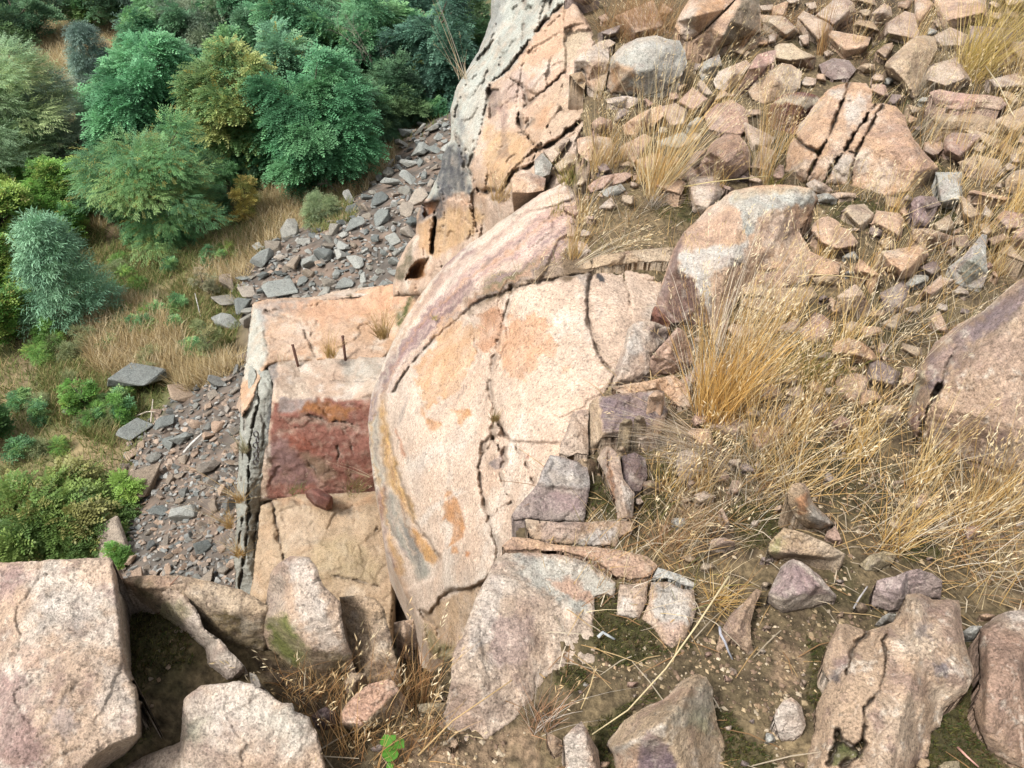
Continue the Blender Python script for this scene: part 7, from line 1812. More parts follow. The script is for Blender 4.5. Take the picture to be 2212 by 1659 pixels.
# middle
tree('pine_tree', 'tree', 'slender grey green pine standing in front of the clearing', 236, 262, 58, 112, 'needle', [(.070, .105, .085), (.09, .13, .10), (.055, .085, .07)], seed=11, L=.40, shape='cone', dens=1.2, clumps=54)
tree('robinia_tree', 'tree', 'plume topped blue green robinia left of the centre of the wood', 372, 330, 58, 285, 'pinnate', [(.056, .135, .066), (.075, .165, .08), (.044, .11, .054)], seed=12, L=.48, shape='plume', clumps=90, dens=1.3)
tree('robinia_tree', 'tree', 'yellow green robinia with golden tips in the middle of the wood', 560, 372, 62, 236, 'pinnate', ROBY, seed=13, L=.44, shape='plume', clumps=80, dens=1.2, yellow=.1)
tree('robinia_tree', 'tree', 'bright turquoise green robinia in front of the yellow one', 700, 372, 95, 262, 'pinnate', [(.050, .128, .060), (.070, .155, .072), (.038, .10, .048)], seed=14, L=.46, shape='round', clumps=90, dens=1.3)
tree('robinia_tree', 'tree', 'upright light robinia rising between the yellow and turquoise ones', 640, 300, 18, 210, 'pinnate', [(.070, .140, .078), (.09, .16, .085), (.055, .11, .065)], seed=15, L=.48, shape='plume', clumps=70, dens=1.2, yellow=.06)
tree('broadleaf_tree', 'tree', 'dark leafy tree with an orange dying branch left of the cliff', 862, 262, 108, 170, 'broad', DARKG, seed=16, L=.28, clumps=60)
tree('broadleaf_tree', 'tree', 'low dark tree at the shaded far end of the scree', 800, 300, 170, 130, 'broad', DARKG, seed=17, L=.28)
tree('dying_shrub', 'shrub', 'orange and yellow leaved shrub beside the dark leafy tree', 893, 232, 92, 80, 'broad', [(.20, .13, .06), (.26, .15, .07), (.13, .15, .05), (.16, .17, .05)], seed=18, L=.22, clumps=26, dens=.6)
tree('broadleaf_tree', 'tree', 'wide drooping green tree with pale tips left of the dry grass slope', 362, 512, 200, 262, 'willow', MIX, seed=19, L=.36, clumps=84, yellow=.10, dens=1.1, droop=.35)
tree('willow_tree', 'tree', 'tall pale yellow green willow at the left edge', 12, 395, 22, 300, 'willow', WIL, seed=20, L=.42, clumps=130, dens=1.1, droop=.2)
tree('willow_tree', 'tree', 'greyer willow just right of the tall pale willow', 128, 372, 142, 168, 'willow', WILG, seed=21, L=.36, clumps=100, dens=1.1, droop=.2)
tree('shrub', 'shrub', 'bright green bush below the grey willow at left', 130, 480, 352, 200, 'broad', BRI, seed=22, L=.24, clumps=64, yellow=.05)
tree('shrub', 'shrub', 'bright green bush at the left edge under the tall willow', 10, 560, 372, 170, 'broad', BRI, seed=23, L=.26, clumps=60, yellow=.08)
tree('shrub', 'shrub', 'yellow flecked bush at the left edge beside the blue pine', 22, 640, 490, 130, 'broad', BRI, seed=24, L=.24, clumps=48, yellow=.2)
tree('shrub', 'shrub', 'dark green low bush at the left edge below the yellow flecked bush', 8, 740, 590, 120, 'broad', BRI, seed=25, L=.22, clumps=44, yellow=.1)
tree('pine_tree', 'tree', 'young blue green pine standing alone on the meadow at left', 166, 690, 486, 148, 'needle', PINE, seed=26, L=.42, shape='cone', clumps=90, dens=.7, bottom=.06)
tree('shrub', 'shrub', 'small yellow leaved shrub at the edge of the dry grass slope', 538, 470, 372, 78, 'broad', [(.20, .17, .05), (.25, .2, .07), (.13, .14, .045)], seed=27, L=.18, clumps=26, dens=.7)
tree('shrub', 'shrub', 'thin green twiggy shrub between drooping tree and yellow shrub', 500, 420, 318, 80, 'broad', MIX, seed=33, L=.18, clumps=24, dens=.6)
tree('broom_bush', 'shrub', 'soft green broom bush on the dry grass slope above the scree', 704, 478, 402, 74, 'needle', [(.085, .115, .055), (.11, .135, .065), (.075, .095, .05)], seed=28, L=.22, clumps=36, trunk=False)
tree('shrub', 'shrub', 'lowest feathery yellow green bush above the big corner boulder', 110, 1185, 1060, 300, 'pinnate', [(.062, .100, .026), (.085, .120, .032), (.045, .075, .022), (.105, .105, .036)], seed=29, L=.30, clumps=120, dens=1.0, bottom=.05)
tree('shrub', 'shrub', 'dark green weed bush beside the pale tilted stone', 192, 880, 808, 80, 'broad', BRI, seed=30, L=.16, clumps=26, dens=.7)
tree('shrub', 'shrub', 'dark green round bush cut by the left edge above the dry patch', -12, 950, 828, 110, 'broad', [(.035, .075, .025), (.05, .095, .03)], seed=31, L=.2, clumps=40)
tree('shrub', 'shrub', 'tiny green plant at the back of the big corner boulder', 262, 1214, 1178, 34, 'broad', BRI, seed=34, L=.12, clumps=10, trunk=False)
tree('shrub', 'shrub', 'feathery green sprig over the stones left of the orange block', 285, 1090, 1030, 70, 'pinnate', [(.10, .16, .035), (.13, .175, .045)], seed=35, L=.2, clumps=16, dens=.6)
tree('shrub', 'shrub', 'grey brown twiggy bush beside the row of grey blocks', 455, 640, 575, 60, 'broad', [(.10, .10, .06), (.13, .11, .07)], seed=36, L=.13, clumps=18, dens=.45)
tree('shrub', 'shrub', 'green brown weed at the foot of the row of grey blocks', 455, 770, 690, 70, 'broad', [(.09, .105, .045), (.12, .11, .05), (.07, .085, .04)], seed=37, L=.14, clumps=22, dens=.5)
tree('shrub', 'shrub', 'small green weed right of the pale topped stone', 268, 905, 850, 50, 'broad', BRI, seed=38, L=.14, clumps=16, dens=.5)
tree('shrub', 'shrub', 'low green weed on the meadow below the blue pine', 105, 740, 690, 50, 'broad', BRI, seed=39, L=.14, clumps=18, dens=.6)
tree('shrub', 'shrub', 'low green bush at the far left of the clearing path', 185, 160, 118, 60, 'broad', DARKG, seed=40, L=.3, clumps=18, dens=.7)

# undergrowth filling the wood, and more trees in its depth
_rg = np.random.default_rng(5150)
for i in range(20):
    u_ = 300 + (i % 10) * 76 + float(_rg.uniform(-25, 25))
    v_ = (150 if i < 10 else 225) + float(_rg.uniform(-22, 22)) - (u_ - 300) * .05
    kd = ['pinnate', 'broad', 'pinnate'][i % 3]
    tree('broadleaf_tree', 'tree', 'green tree crowded among others in the depth of the wood', u_, v_, v_ - float(_rg.uniform(130, 210)), float(_rg.uniform(120, 170)), kd, [ROB, MIX, [(.045, .095, .05), (.06, .115, .06)]][i % 3], seed=300 + i, L=.46, clumps=44, group='trees in the depth of the wood')
for i in range(9):
    u_ = 290 + i * 66 + float(_rg.uniform(-18, 18))
    v_ = 318 - i * 5 + float(_rg.uniform(-15, 15))
    tree('broadleaf_tree', 'tree', 'mid green young tree among the larger crowns of the wood edge', u_, v_, v_ - float(_rg.uniform(105, 160)), float(_rg.uniform(95, 140)), ['pinnate', 'broad', 'willow'][i % 3], [ROB, MIX, [(.055, .12, .055), (.075, .14, .06)]][i % 3], seed=340 + i, L=.38, clumps=48, group='young trees of the wood edge')
for i, (u_, v_, w_, h_) in enumerate([(440, 400, 90, 70), (470, 455, 70, 50), (520, 395, 90, 80), (600, 372, 80, 50), (640, 385, 60, 36), (760, 345, 90, 80), (790, 325, 70, 60), (830, 300, 80, 60), (300, 400, 90, 80), (270, 340, 80, 60), (240, 320, 70, 50), (420, 330, 100, 100), (560, 330, 110, 100),
                                       (900, 262, 80, 60), (940, 255, 60, 50), (480, 300, 110, 110), (860, 275, 60, 50), (455, 370, 110, 110), (590, 388, 90, 60), (560, 392, 80, 70), (250, 420, 90, 90), (280, 470, 80, 70), (225, 300, 80, 80), (330, 260, 110, 90), (450, 250, 110, 110), (620, 240, 120, 110), (745, 290, 120, 110), (660, 375, 90, 60), (720, 368, 100, 70), (400, 520, 90, 60), (320, 515, 80, 50)]):
    tree('undergrowth_bush', 'shrub', 'leafy bush filling the shade between the trunks of the wood', u_, v_, v_ - h_, w_, ['broad', 'pinnate'][i % 2], [MIX, DARKG, ROB][i % 3], seed=400 + i, L=.26, clumps=30, group='undergrowth bushes of the wood', trunk=False)
for i, (u_, v_, w_, h_) in enumerate([(75, 450, 130, 100), (165, 530, 100, 90), (70, 545, 150, 110), (60, 640, 110, 100), (190, 470, 70, 60), (30, 700, 100, 90), (20, 480, 120, 100)]):
    tree('leafy_bush', 'shrub', 'bright leafy bush in the thicket along the left edge', u_, v_, v_ - h_, w_, 'broad', BRI + MIX[:1], seed=440 + i, L=.22, clumps=40, yellow=.07, group='bushes of the left thicket', trunk=False)
_mead = np.array([(40, 1000), (60, 780), (240, 640), (260, 560), (420, 540), (520, 520), (520, 600), (440, 660), (480, 760), (330, 880), (260, 980), (200, 1010), (120, 1030)], float)
_k = 0
while _k < 46:
    c_ = _rg.uniform(_mead.min(0), _mead.max(0))
    if not inpoly(c_[None], _mead)[0]: continue
    w_ = float(_rg.uniform(22, 58))
    tree('weed', 'weed', 'low green weed among the dry grass of the quarry floor', c_[0], c_[1], c_[1] - w_ * float(_rg.uniform(.5, .9)), w_, ['broad', 'willow', 'needle'][_k % 3], [MIX, BRI, [(.09, .10, .045), (.07, .085, .04)]][_k % 3], seed=500 + _k, L=.15, clumps=12, dens=.55, group='weeds of the quarry floor', trunk=False)
    _k += 1

# bare dead branches
def dead_tree(name, label, u, v, vtop, wpx, seed, col=(.24, .21, .17)):
    rg = np.random.default_rng(seed)
    b = vpt(u, v)[0]
    _, _, zc = proj(b)
    Hh = (v - vtop) * zc / FPX * 1.15
    root = empty(name, b)
    tag(root, label, 'dead tree')
    mb = MB()
    def br(p, d, L, r, k):
        pts = [p]
        for i in range(4):
            d = d + rg.normal(0, .14, 3)
            d /= np.linalg.norm(d)
            pts.append(pts[-1] + d * L / 4)
        mb.tube(pts, [r * (1 - .18 * i) for i in range(5)], 5, col)
        if k:
            for i in range(2, 5):
                for _ in range(2 if i > 2 else 1):
                    br(pts[i], d + rg.normal(0, .55, 3), L * rg.uniform(.4, .62), r * .45, k - 1)
    br(np.zeros(3), np.array([rg.normal(0, .1), 0, 1.0]), Hh * .6, .05, 3)
    o = mkobj('branches', mb.mesh('branches', M_BARK), None, root)
dead_tree('dead_tree', 'bare grey dead branches in front of the top row of robinias', 850, 245, 60, 100, 61)
dead_tree('dead_tree', 'small bare twigs on the dry slope by the broom bush', 730, 420, 375, 40, 62)

def stick(label, pts, r, col):
    P = [vpt(u, v)[0] + np.array([0, 0, h]) for u, v, h in pts]
    b = P[0]
    mb = MB()
    mb.tube([p - b for p in P], [r, r * .9, r * .6][:len(P)] if len(P) <= 3 else np.linspace(r, r * .5, len(P)), 6, col)
    o = mkobj('branch', mb.mesh('branch', M_BARK), b)
    tag(o, label, 'branch')
stick('bleached white branch lying across the lower scree', [(404, 997, .3), (425, 980, .38), (445, 965, .42)], .035, (.52, .50, .46))
stick('thin pale branch lying above the lower scree beside the biggest grey block', [(298, 905, .12), (322, 898, .15), (340, 902, .2)], .022, (.46, .40, .33))
stick('pale forked stick standing above the lower scree', [(328, 918, .1), (333, 895, .2), (337, 880, .3)], .02, (.46, .40, .33))
stick('white thin stem beside the twiggy bush by the grey blocks', [(435, 690, .1), (430, 668, .2), (426, 650, .3)], .02, (.45, .43, .40))
# ------------------------------------------------------------------ grass tufts of the hilltop
GOLD = [(.52, .35, .14), (.46, .30, .11), (.58, .44, .22), (.38, .23, .09), (.62, .51, .32), (.50, .43, .32)]
RED = [(.30, .16, .07), (.38, .23, .10), (.24, .13, .06), (.44, .32, .17)]
PALE = [(.52, .45, .33), (.46, .37, .24), (.58, .52, .42), (.38, .28, .17)]
GRN = [(.24, .21, .06), (.17, .18, .045), (.34, .27, .09), (.46, .33, .13)]
def tuft(label, u, v, h, n, spread=.45, lean=(.15, 0.05), cols=GOLD, seeds=.4, r0=.035, curve=.45, w=.0025, seed=None, onto=None, group='grass tufts among the hilltop rocks', name='grass_tuft', basal=.5):
    sd = seed if seed is not None else int(u * 7 + v * 3)
    rg = np.random.default_rng(sd)
    if onto is None:
        b = hpt(u, v)
        b[2] += float(soil_z(b[None, :2])[0]) - .01
    else:
        b = ray(u, v) * onto
    ang = rg.uniform(0, 6.283, n)
    rr = r0 * np.sqrt(rg.random(n))
    P = np.stack([rr * np.cos(ang), rr * np.sin(ang), np.zeros(n)], 1)
    hh = np.where(rg.random(n) < basal, h * .45, h)
    V, Q, C, tips, td = blades(P, hh, w, lean, spread, rg, cols, curve, 4)
    ks = np.where((hh > h * .6) & (rg.random(n) < seeds))[0]
    if len(ks):     # spikelets on the taller stalks
        SV, SQ, SC_, m = [], [], [], len(V)
        for i in ks:
            d = td[i] / (np.linalg.norm(td[i]) + 1e-9)
            cc = np.array([(.58, .46, .27), (.64, .54, .36), (.50, .36, .19)][int(rg.integers(3))])
            for j in range(int(rg.integers(4, 9))):
                p = tips[i] + d * (j - 6) * .009 + rg.normal(0, .004, 3)
                e = d + rg.normal(0, .35, 3) + np.array([.25, 0, .05])
                e /= np.linalg.norm(e)
                s = np.cross(e, rg.normal(size=3))
                s /= np.linalg.norm(s) + 1e-9
                L = rg.uniform(.012, .024)
                SV += [p, p + e * L * .5 + s * .0016, p + e * L, p + e * L * .5 - s * .0016]
                SQ.append((m, m + 1, m + 2, m + 3))
                SC_ += [cc] * 4
                m += 4
        V = np.concatenate([V, np.array(SV)])
        Q = np.concatenate([Q, np.array(SQ)])
        C = np.concatenate([C, np.array(SC_)])
    o = empty(name, b)
    tag(o, label, 'grass tuft', group)
    C = C * 1.02
    mkobj('stalks', mkmesh('stalks', V, None, Q, C, True, M_STRAW), None, o)
    nb = int(n * .25)
    if nb:          # grey dead leaves splayed round the foot
        V2, Q2, C2, _, _ = blades(P[:nb], h * .34, w, (lean[0] * .3, lean[1] * .3 - .1), 1.7, rg, [(.30, .22, .13), (.42, .35, .26), (.20, .13, .07)], .9, 4)
        mkobj('dead_leaves', mkmesh('dead_leaves', V2, None, Q2, C2, True, M_STRAW), None, o)
    return o

T = tuft
T('tall pale golden fan of stalks in the upper middle between two boulders', 1415, 428, .74, 260, .34, (.14, .05), [(.62, .50, .28), (.55, .38, .16), (.50, .31, .11), (.66, .56, .36)], .55, .05, .3, .0034)
T('thin golden stalks left of the tall pale fan', 1386, 400, .50, 60, .18, (.0, .05), GOLD, .4, .04)
T('pale feathery heads leaning right out of the tall fan', 1435, 420, .66, 50, .2, (.55, .15), PALE, .9, .03)
T('short golden tuft in front of the small pinkish stone, upper middle', 1300, 366, .36, 190, .3, (.0, .05), GOLD, .4, .06)
T('golden tuft beside the short one under the rounded grey boulder', 1336, 362, .32, 70, .25, (.05, .05), GOLD, .4, .04)
T('low tuft at the end of the orange cliff block', 1228, 398, .18, 70, .5, (-.1, .05), GRN, .2, .05)
T('thin straw in the crack left of the rounded grey boulder', 1292, 205, .36, 40, .25, (.0, .05), GOLD, .6, .03)
T('straw veil hanging before the rounded grey boulder', 1400, 215, .30, 70, .6, (.1, .0), PALE, .9, .12)
for i, (u, v) in enumerate([(1330, 70), (1372, 85), (1410, 80), (1440, 60), (1385, 50)]):
    T(['reddish brown straw thicket at the top, its left end', 'reddish brown straw thicket at the top, lowest tuft', 'reddish brown straw thicket at the top, right of its middle', 'reddish brown straw thicket at the top, its right end', 'reddish brown straw thicket at the top, back tuft'][i], u, v, .42, 210, .75, (-.25, .1), RED, .3, .12, .7)
T('long thin stalks right of the salmon pink boulder', 1640, 398, .55, 150, .2, (-.02, .08), GOLD, .4, .05)
T('golden stalks behind the dark red rock', 1650, 300, .36, 45, .25, (.0, .1), GOLD, .5, .05)
T('green grass at the foot of the thin stalks', 1668, 405, .16, 60, .5, (.1, 0), GRN, .1, .05)
T('tuft growing in front of the olive faced slab at the top', 1588, 118, .30, 110, .45, (.15, .05), RED, .3, .05)
T('grey green weed tuft above the pale slanting stone', 1565, 165, .16, 70, .8, (0, 0), [(.20, .20, .09), (.27, .25, .13)], .2, .07)
T('tall brown stalks rising from dark dead plants at the top', 1773, 120, .55, 70, .14, (-.06, .05), RED + GOLD[:1], .4, .03)
T('thin straw right of the tall brown stalks at the top', 1846, 120, .45, 40, .2, (.0, .05), GOLD, .4, .04)
T('small yellow green tuft above the small flat tan stone', 1876, 118, .18, 70, .6, (0, 0), GRN, .1, .05)
T('huge golden green tuft in the top right corner', 2092, 168, .80, 420, .5, (.32, .12), [(.50, .36, .12), (.42, .30, .09), (.56, .44, .20), (.30, .24, .07)], .25, .12, .35, .0036)
T('pale seed heads leaning left out of the huge golden tuft', 2060, 150, .5, 60, .35, (-.45, -.1), PALE, .95, .08)
T('brown dead grass under the huge golden tuft', 2040, 170, .25, 160, .9, (-.2, -.1), RED, .2, .12)
T('straw at the right edge beside the huge golden tuft', 2205, 180, .5, 130, .4, (-.2, .1), GOLD, .4, .08)
T('straw curtain drooping over the flat pink slab', 1990, 205, .3, 90, .5, (-.1, -.2), PALE, .5, .06)
T('grey hanging straw in the hollow right of the split orange boulder', 1985, 290, .36, 110, .6, (.05, -.15), [(.34, .30, .22), (.44, .38, .27), (.26, .21, .13)], .3, .07)
for i, (u, v, h, n) in enumerate([(2010, 330, .5, 45), (2075, 345, .5, 45), (2150, 330, .5, 55), (2200, 360, .5, 60), (2120, 395, .48, 60)]):
    T(['thin stalks right of the split orange boulder by the soil bank', 'thin stalks on the soil bank under the stone ridge', 'stalks in front of the stone ridge near the right edge', 'stalks at the right edge above the low tan rock', 'golden stalks right of the upright mauve rock'][i], u, v, h, n, .22, (.1, .05), GOLD, .5, .06)
T('short straw at the foot of the split orange boulder', 1850, 410, .16, 120, .5, (0, 0), GOLD, .4, .14)
T('green blades growing in the crack of the split orange boulder', 1755, 388, .2, 26, .4, (0, 0), [(.13, .16, .05), (.2, .2, .07)], 0, .03)
T('grey foot tuft below the tall pale fan', 1412, 446, .16, 130, .8, (0, -.25), [(.42, .37, .31), (.34, .26, .2), (.5, .44, .37)], .1, .04)
T('short straw strip between the tall fan and the central boulder', 1500, 425, .16, 110, .6, (.1, 0), GRN, .2, .12)
T('golden tuft on the soil shelf above the dome seam', 1236, 562, .28, 120, .3, (.0, .05), GOLD, .35, .035)
T('golden stalks on the pink strips of the dome', 1258, 478, .34, 60, .25, (.0, .05), GOLD, .4, .04)
T('bent pale tuft lying to the right across the soil shelf', 1228, 582, .40, 60, .22, (1.5, .25), PALE, .9, .02, .2)
T('small yellow green tuft on the pink strips', 1205, 462, .14, 50, .6, (0, 0), GRN, .1, .04)
T('sparse straw along the soil shelf near the seam', 1150, 590, .14, 60, .8, (.1, .1), PALE, .3, .1)
T('big dense golden tuft in front of the central boulder', 1545, 905, .50, 420, .42, (.08, .08), [(.55, .34, .11), (.50, .30, .09), (.60, .42, .18), (.45, .26, .08)], .35, .075, .4, .0032)
T('golden tuft continuing the big dense one to the right', 1600, 880, .46, 220, .35, (.08, .1), GOLD, .4, .06, .3)
T('pale feathery heads drifting before the central boulder', 1520, 870, .62, 80, .35, (-.05, .35), PALE, 1.0, .08, .6)
T('pale seed heads bending right over the central boulder', 1560, 850, .66, 60, .3, (.35, .45), PALE, 1.0, .08, .7)
T('combed grey straw lying left beside the purple topped block', 1500, 955, .34, 190, .35, (-1.3, -.2), [(.50, .40, .28), (.42, .31, .19), (.56, .48, .38)], .05, .06, .5)
T('second sheaf of grey straw lying left below the combed one', 1560, 1000, .32, 140, .5, (-1.2, -.35), [(.44, .36, .28), (.50, .43, .36), (.34, .24, .15)], .05, .08, .5)
T('wide golden tuft right of centre above the black soil hollow', 1690, 1020, .32, 330, .75, (.05, .1), GOLD, .55, .11, .5)
T('straw spilling left of the wide golden tuft', 1610, 1030, .26, 140, .9, (-.4, -.1), PALE + RED[:1], .3, .1)
T('thicket of pale straw before the wide golden tuft', 1560, 1110, .2, 150, .9, (-.2, -.1), PALE + RED[:2], .3, .12)
T('reddish tuft right of the narrow pale slab', 1448, 1178, .17, 190, .8, (0, 0), [(.46, .30, .15), (.38, .2, .1), (.52, .40, .25)], .15, .05)
T('single reddish tuft above the reddish one', 1480, 1130, .2, 120, .8, (.05, .05), [(.44, .30, .17), (.5, .40, .28)], .2, .05)
T('small golden star tuft beside the central slab', 1548, 1298, .125, 150, 1.3, (0, .05), [(.56, .37, .12), (.48, .30, .1), (.60, .45, .22)], 0, .02, .5, .0028)
T('grey and rust tuft below the central slab', 1168, 1562, .20, 130, .65, (.0, .1), [(.40, .22, .12), (.47, .42, .36), (.33, .2, .12)], .05, .035)
T('greenish tuft in front of the rounded orange stone', 1700, 820, .22, 170, .7, (-.1, .05), GRN, .2, .09)
T('golden grass left of the rounded orange stone', 1640, 800, .3, 120, .5, (.1, .1), GOLD, .5, .09)
T('yellow green tuft under the rounded orange stone', 1772, 828, .24, 150, .7, (0, 0), GRN, .3, .09)
T('thin straw crossing the pale triangular stone', 1800, 800, .55, 50, .3, (.05, .1), GOLD, .5, .08)
for i, (u, v, h, n, sp, ln) in enumerate([(1905, 780, .45, 120, .5, (.1, .1)), (1960, 700, .42, 110, .6, (.0, .1)), (2010, 650, .4, 90, .5, (.1, .1)), (2046, 575, .34, 80, .35, (.0, .1)), (1998, 568, .4, 70, .2, (.05, .1)), (2070, 720, .4, 70, .5, (-.2, .1)), (1880, 700, .4, 80, .5, (.2, .1)),
                                          (1940, 870, .4, 130, .6, (.1, .1)), (1830, 900, .38, 140, .6, (.0, .1)), (1770, 900, .36, 120, .6, (.0, .1)), (1990, 960, .3, 90, .7, (-.1, .1))]):
    T(['tangled straw beside the black cleft of the purple boulder', 'straw thicket below the greenish grey slab', 'straw in front of the greenish grey slab', 'straw under the tan rock of the seed grass', 'fine panicle grass before the upright mauve rock', 'straw leaning on the upper rim of the purple boulder', 'straw between pale triangular stone and greenish slab',
       'straw left of the pale rounded stone', 'golden straw above the curved brown boulder', 'golden straw right of the wide tuft', 'straw at the lower lip of the black cleft'][i], u, v, h, int(n * .24), sp, ln, GOLD + PALE, .5, .07)
for i, (u, v, h, n, sp, ln) in enumerate([(1812, 1060, .34, 260, .6, (.05, .1)), (1905, 1060, .42, 150, .35, (.0, .1)), (1890, 1165, .34, 330, .9, (.0, .05)), (1980, 1100, .3, 240, .8, (.0, .1)), (2030, 1180, .32, 300, .8, (.1, .1)), (2100, 1100, .32, 240, .6, (.0, .1)), (2140, 1200, .36, 330, .6, (.05, .1)), (2195, 1130, .38, 240, .5, (-.05, .1)),
                                          (2190, 1290, .34, 260, .6, (-.1, .1)), (2080, 1270, .28, 220, .8, (.0, .05)), (1960, 1190, .26, 200, .9, (.0, .0)), (2130, 1010, .36, 160, .5, (.0, .1)), (2060, 1020, .36, 120, .4, (.0, .1)), (2200, 1020, .4, 140, .4, (-.05, .1))]):
    T(['golden tuft right of the curved brown boulder', 'upright stalks left of the cracked purple boulder', 'broad sprawling straw tuft behind the tan flat stone', 'matted straw under the cracked purple boulder', 'matted straw above the flat mauve rock', 'straw field against the foot of the purple boulder', 'straw field near the right edge, tallest tuft', 'straw field cut by the right edge',
       'straw at the right edge above the last boulder', 'straw behind the large cracked rock', 'sprawling straw below the upright stalks', 'pale seed grass in front of the purple boulder', 'seed grass left in front of the purple boulder', 'seed grass before the purple boulder at the right edge'][i], u, v, h, int(n * .16), sp, ln, GOLD + PALE + RED[:2], .45, .08, .6)
for i, (u, v, h, n, sp, ln) in enumerate([(892, 1512, .24, 90, .4, (.1, .1)), (905, 1490, .22, 60, .3, (.0, .1)), (730, 1608, .26, 70, .5, (-.1, .1)), (780, 1625, .24, 60, .5, (.1, .1)), (850, 1640, .24, 60, .5, (.1, .1)), (680, 1520, .22, 60, .5, (.2, .1)), (640, 1480, .2, 60, .8, (.1, .0)), (820, 1560, .3, 30, .3, (.0, .1)), (930, 1600, .2, 60, .5, (.0, .1)), (720, 1500, .2, 40, .5, (.1, .2))]):
    T(['dry stalks in the gap between block and central slab', 'dry stalks at the foot of the small square block', 'thin stalks at the bottom edge left of the seedling', 'thin stalks before the salmon pink block', 'thin stalks around the bright green seedling', 'rusty stalks before the upright mossy boulder', 'dry rosette under the upright mossy boulder', 'single stalks crossing the salmon pink block',
       'thin stalks at the lower tip of the central slab', 'bent stalks left of the salmon pink block'][i], u, v, h, n, sp, ln, [(.40, .24, .10), (.46, .31, .15), (.33, .18, .08)], .3, .05, .6, .0026)
T('reddish dead plants around the top edge, left part', 1690, 60, .24, 190, .9, (0, 0), RED + [(.15, .09, .06)], .3, .16)
T('dark dead plants at the top edge, middle part', 1800, 60, .26, 190, .9, (0, 0), [(.16, .09, .06), (.22, .13, .08), (.3, .2, .1)], .3, .16)
T('dark dead plants at the top edge, right part', 1900, 70, .26, 170, .9, (0, 0), [(.16, .09, .06), (.22, .13, .08), (.34, .25, .13)], .3, .16)
T('pale dead grass left of the reddish dead plants', 1640, 90, .22, 170, .9, (.1, 0), PALE + RED[:1], .4, .12)
T('dark dead stems around the small flat tan stone', 1830, 140, .2, 110, .9, (0, 0), [(.18, .11, .07), (.26, .17, .09)], .3, .12)
for i, (u, v, h, n) in enumerate([(1480, 330, .34, 90), (1560, 250, .32, 90), (1545, 420, .24, 110), (1700, 330, .3, 70), (1870, 250, .3, 80), (1930, 330, .34, 90), (1960, 130, .4, 120), (2150, 260, .36, 110), (1930, 470, .3, 110), (2110, 520, .36, 120), (2190, 470, .4, 110), (2060, 430, .3, 90), (1780, 560, .26, 80), (1860, 610, .3, 90), (1940, 590, .3, 90), (2150, 590, .36, 120), (1700, 700, .34, 110), (1640, 660, .3, 60), (1820, 760, .32, 110),
                                  (1720, 940, .3, 160), (1850, 980, .34, 150), (1640, 960, .34, 140), (1990, 1040, .34, 130), (2090, 1140, .36, 170), (1930, 1180, .26, 160), (1510, 1060, .26, 150), (1440, 1060, .2, 90), (2160, 1090, .38, 150)]):
    T('upright golden tuft growing between the rocks of the slope', u, v, h, int(n * .6), .34, (.06, .08), GOLD[:5] if i % 2 else [(.58, .40, .16), (.52, .33, .11), (.62, .50, .28)], .5, .045, .45, .0028, group='upright golden tufts of the slope')
# tufts on the cliff and ledges
CG = 'grass tufts on the cliff and ledges'
T('brown tuft at the mossy edge between ledge and dome', 828, 728, .42, 170, .6, (-.15, .1), [(.34, .22, .08), (.26, .18, .06), (.42, .30, .13)], .4, .07, .5, .006, onto=8.9, group=CG)
T('golden tuft in the joint behind the upright iron rod', 716, 770, .36, 110, .5, (-.05, .1), [(.42, .27, .09), (.30, .22, .07), (.5, .35, .14)], .4, .06, .5, .006, onto=9.6, group=CG)
T('sparse pale straw behind the leaning iron rod', 610, 778, .2, 40, .6, (-.1, .1), PALE, .3, .1, .5, .005, onto=9.7, group=CG)
T('green and brown grass in the nook under the red rock face', 765, 1060, .28, 130, .8, (.0, -.1), [(.12, .14, .045), (.22, .18, .07), (.3, .22, .1)], .2, .12, .6, .006, onto=8.95, group=CG)
T('green herbs beside the dark red stone', 640, 1062, .2, 80, .9, (.0, -.1), [(.10, .15, .04), (.2, .18, .07)], .1, .1, .6, .006, onto=9.0, group=CG)
T('straw head leaning left across the red rock face', 800, 1030, .62, 12, .15, (-1.5, -.1), PALE, 1.0, .02, .3, .006, onto=9.2, group=CG)
T('tiny brown tuft in the main crack of the dome', 1069, 908, .07, 110, 1.1, (0, -.1), [(.34, .22, .09), (.26, .19, .07), (.2, .18, .07)], 0, .015, .4, .0028, onto=3.08, group=CG)
T('thin pale stalks in the crack of the dome near its top', 1074, 745, .2, 40, .4, (0, .1), GOLD + PALE, .4, .02, .4, .003, onto=3.5, group=CG)
T('small green tuft on the mauve seam of the dome', 938, 690, .05, 40, 1.0, (0, .1), GRN, 0, .015, .4, .003, onto=4.05, group=CG)
T('brown tuft where the cliff meets the crest of the dome', 1080, 432, .2, 90, .7, (0, .1), [(.36, .23, .1), (.46, .33, .16)], .3, .05, .5, .004, onto=4.7, group=CG)
for i, (u, v) in enumerate([(519, 1082), (497, 1138), (520, 1200), (530, 975)]):
    T(['ochre tuft on the grey fin, upper one with long stalks', 'ochre tuft on the grey fin, left one', 'ochre tuft on the grey fin, lowest one', 'green grey tuft on the grey fin beside the chain'][i], u, v, .3, 110, .9, (-.5, .0), [(.42, .27, .09), (.34, .21, .07), (.5, .36, .16)] if i < 3 else [(.24, .24, .14), (.34, .3, .18)], .4, .05, .5, .006, onto=9.5, group=CG)
    if i < 3: T(['long straw heads drifting left from the upper fin tuft', 'long straw heads drifting left from the left fin tuft', 'long straw heads drifting left from the lowest fin tuft'][i], u - 4, v - 6, .75, 14, .25, (-1.5, .3), PALE + GOLD[:1], 1.0, .03, .3, .006, onto=9.5, group=CG)
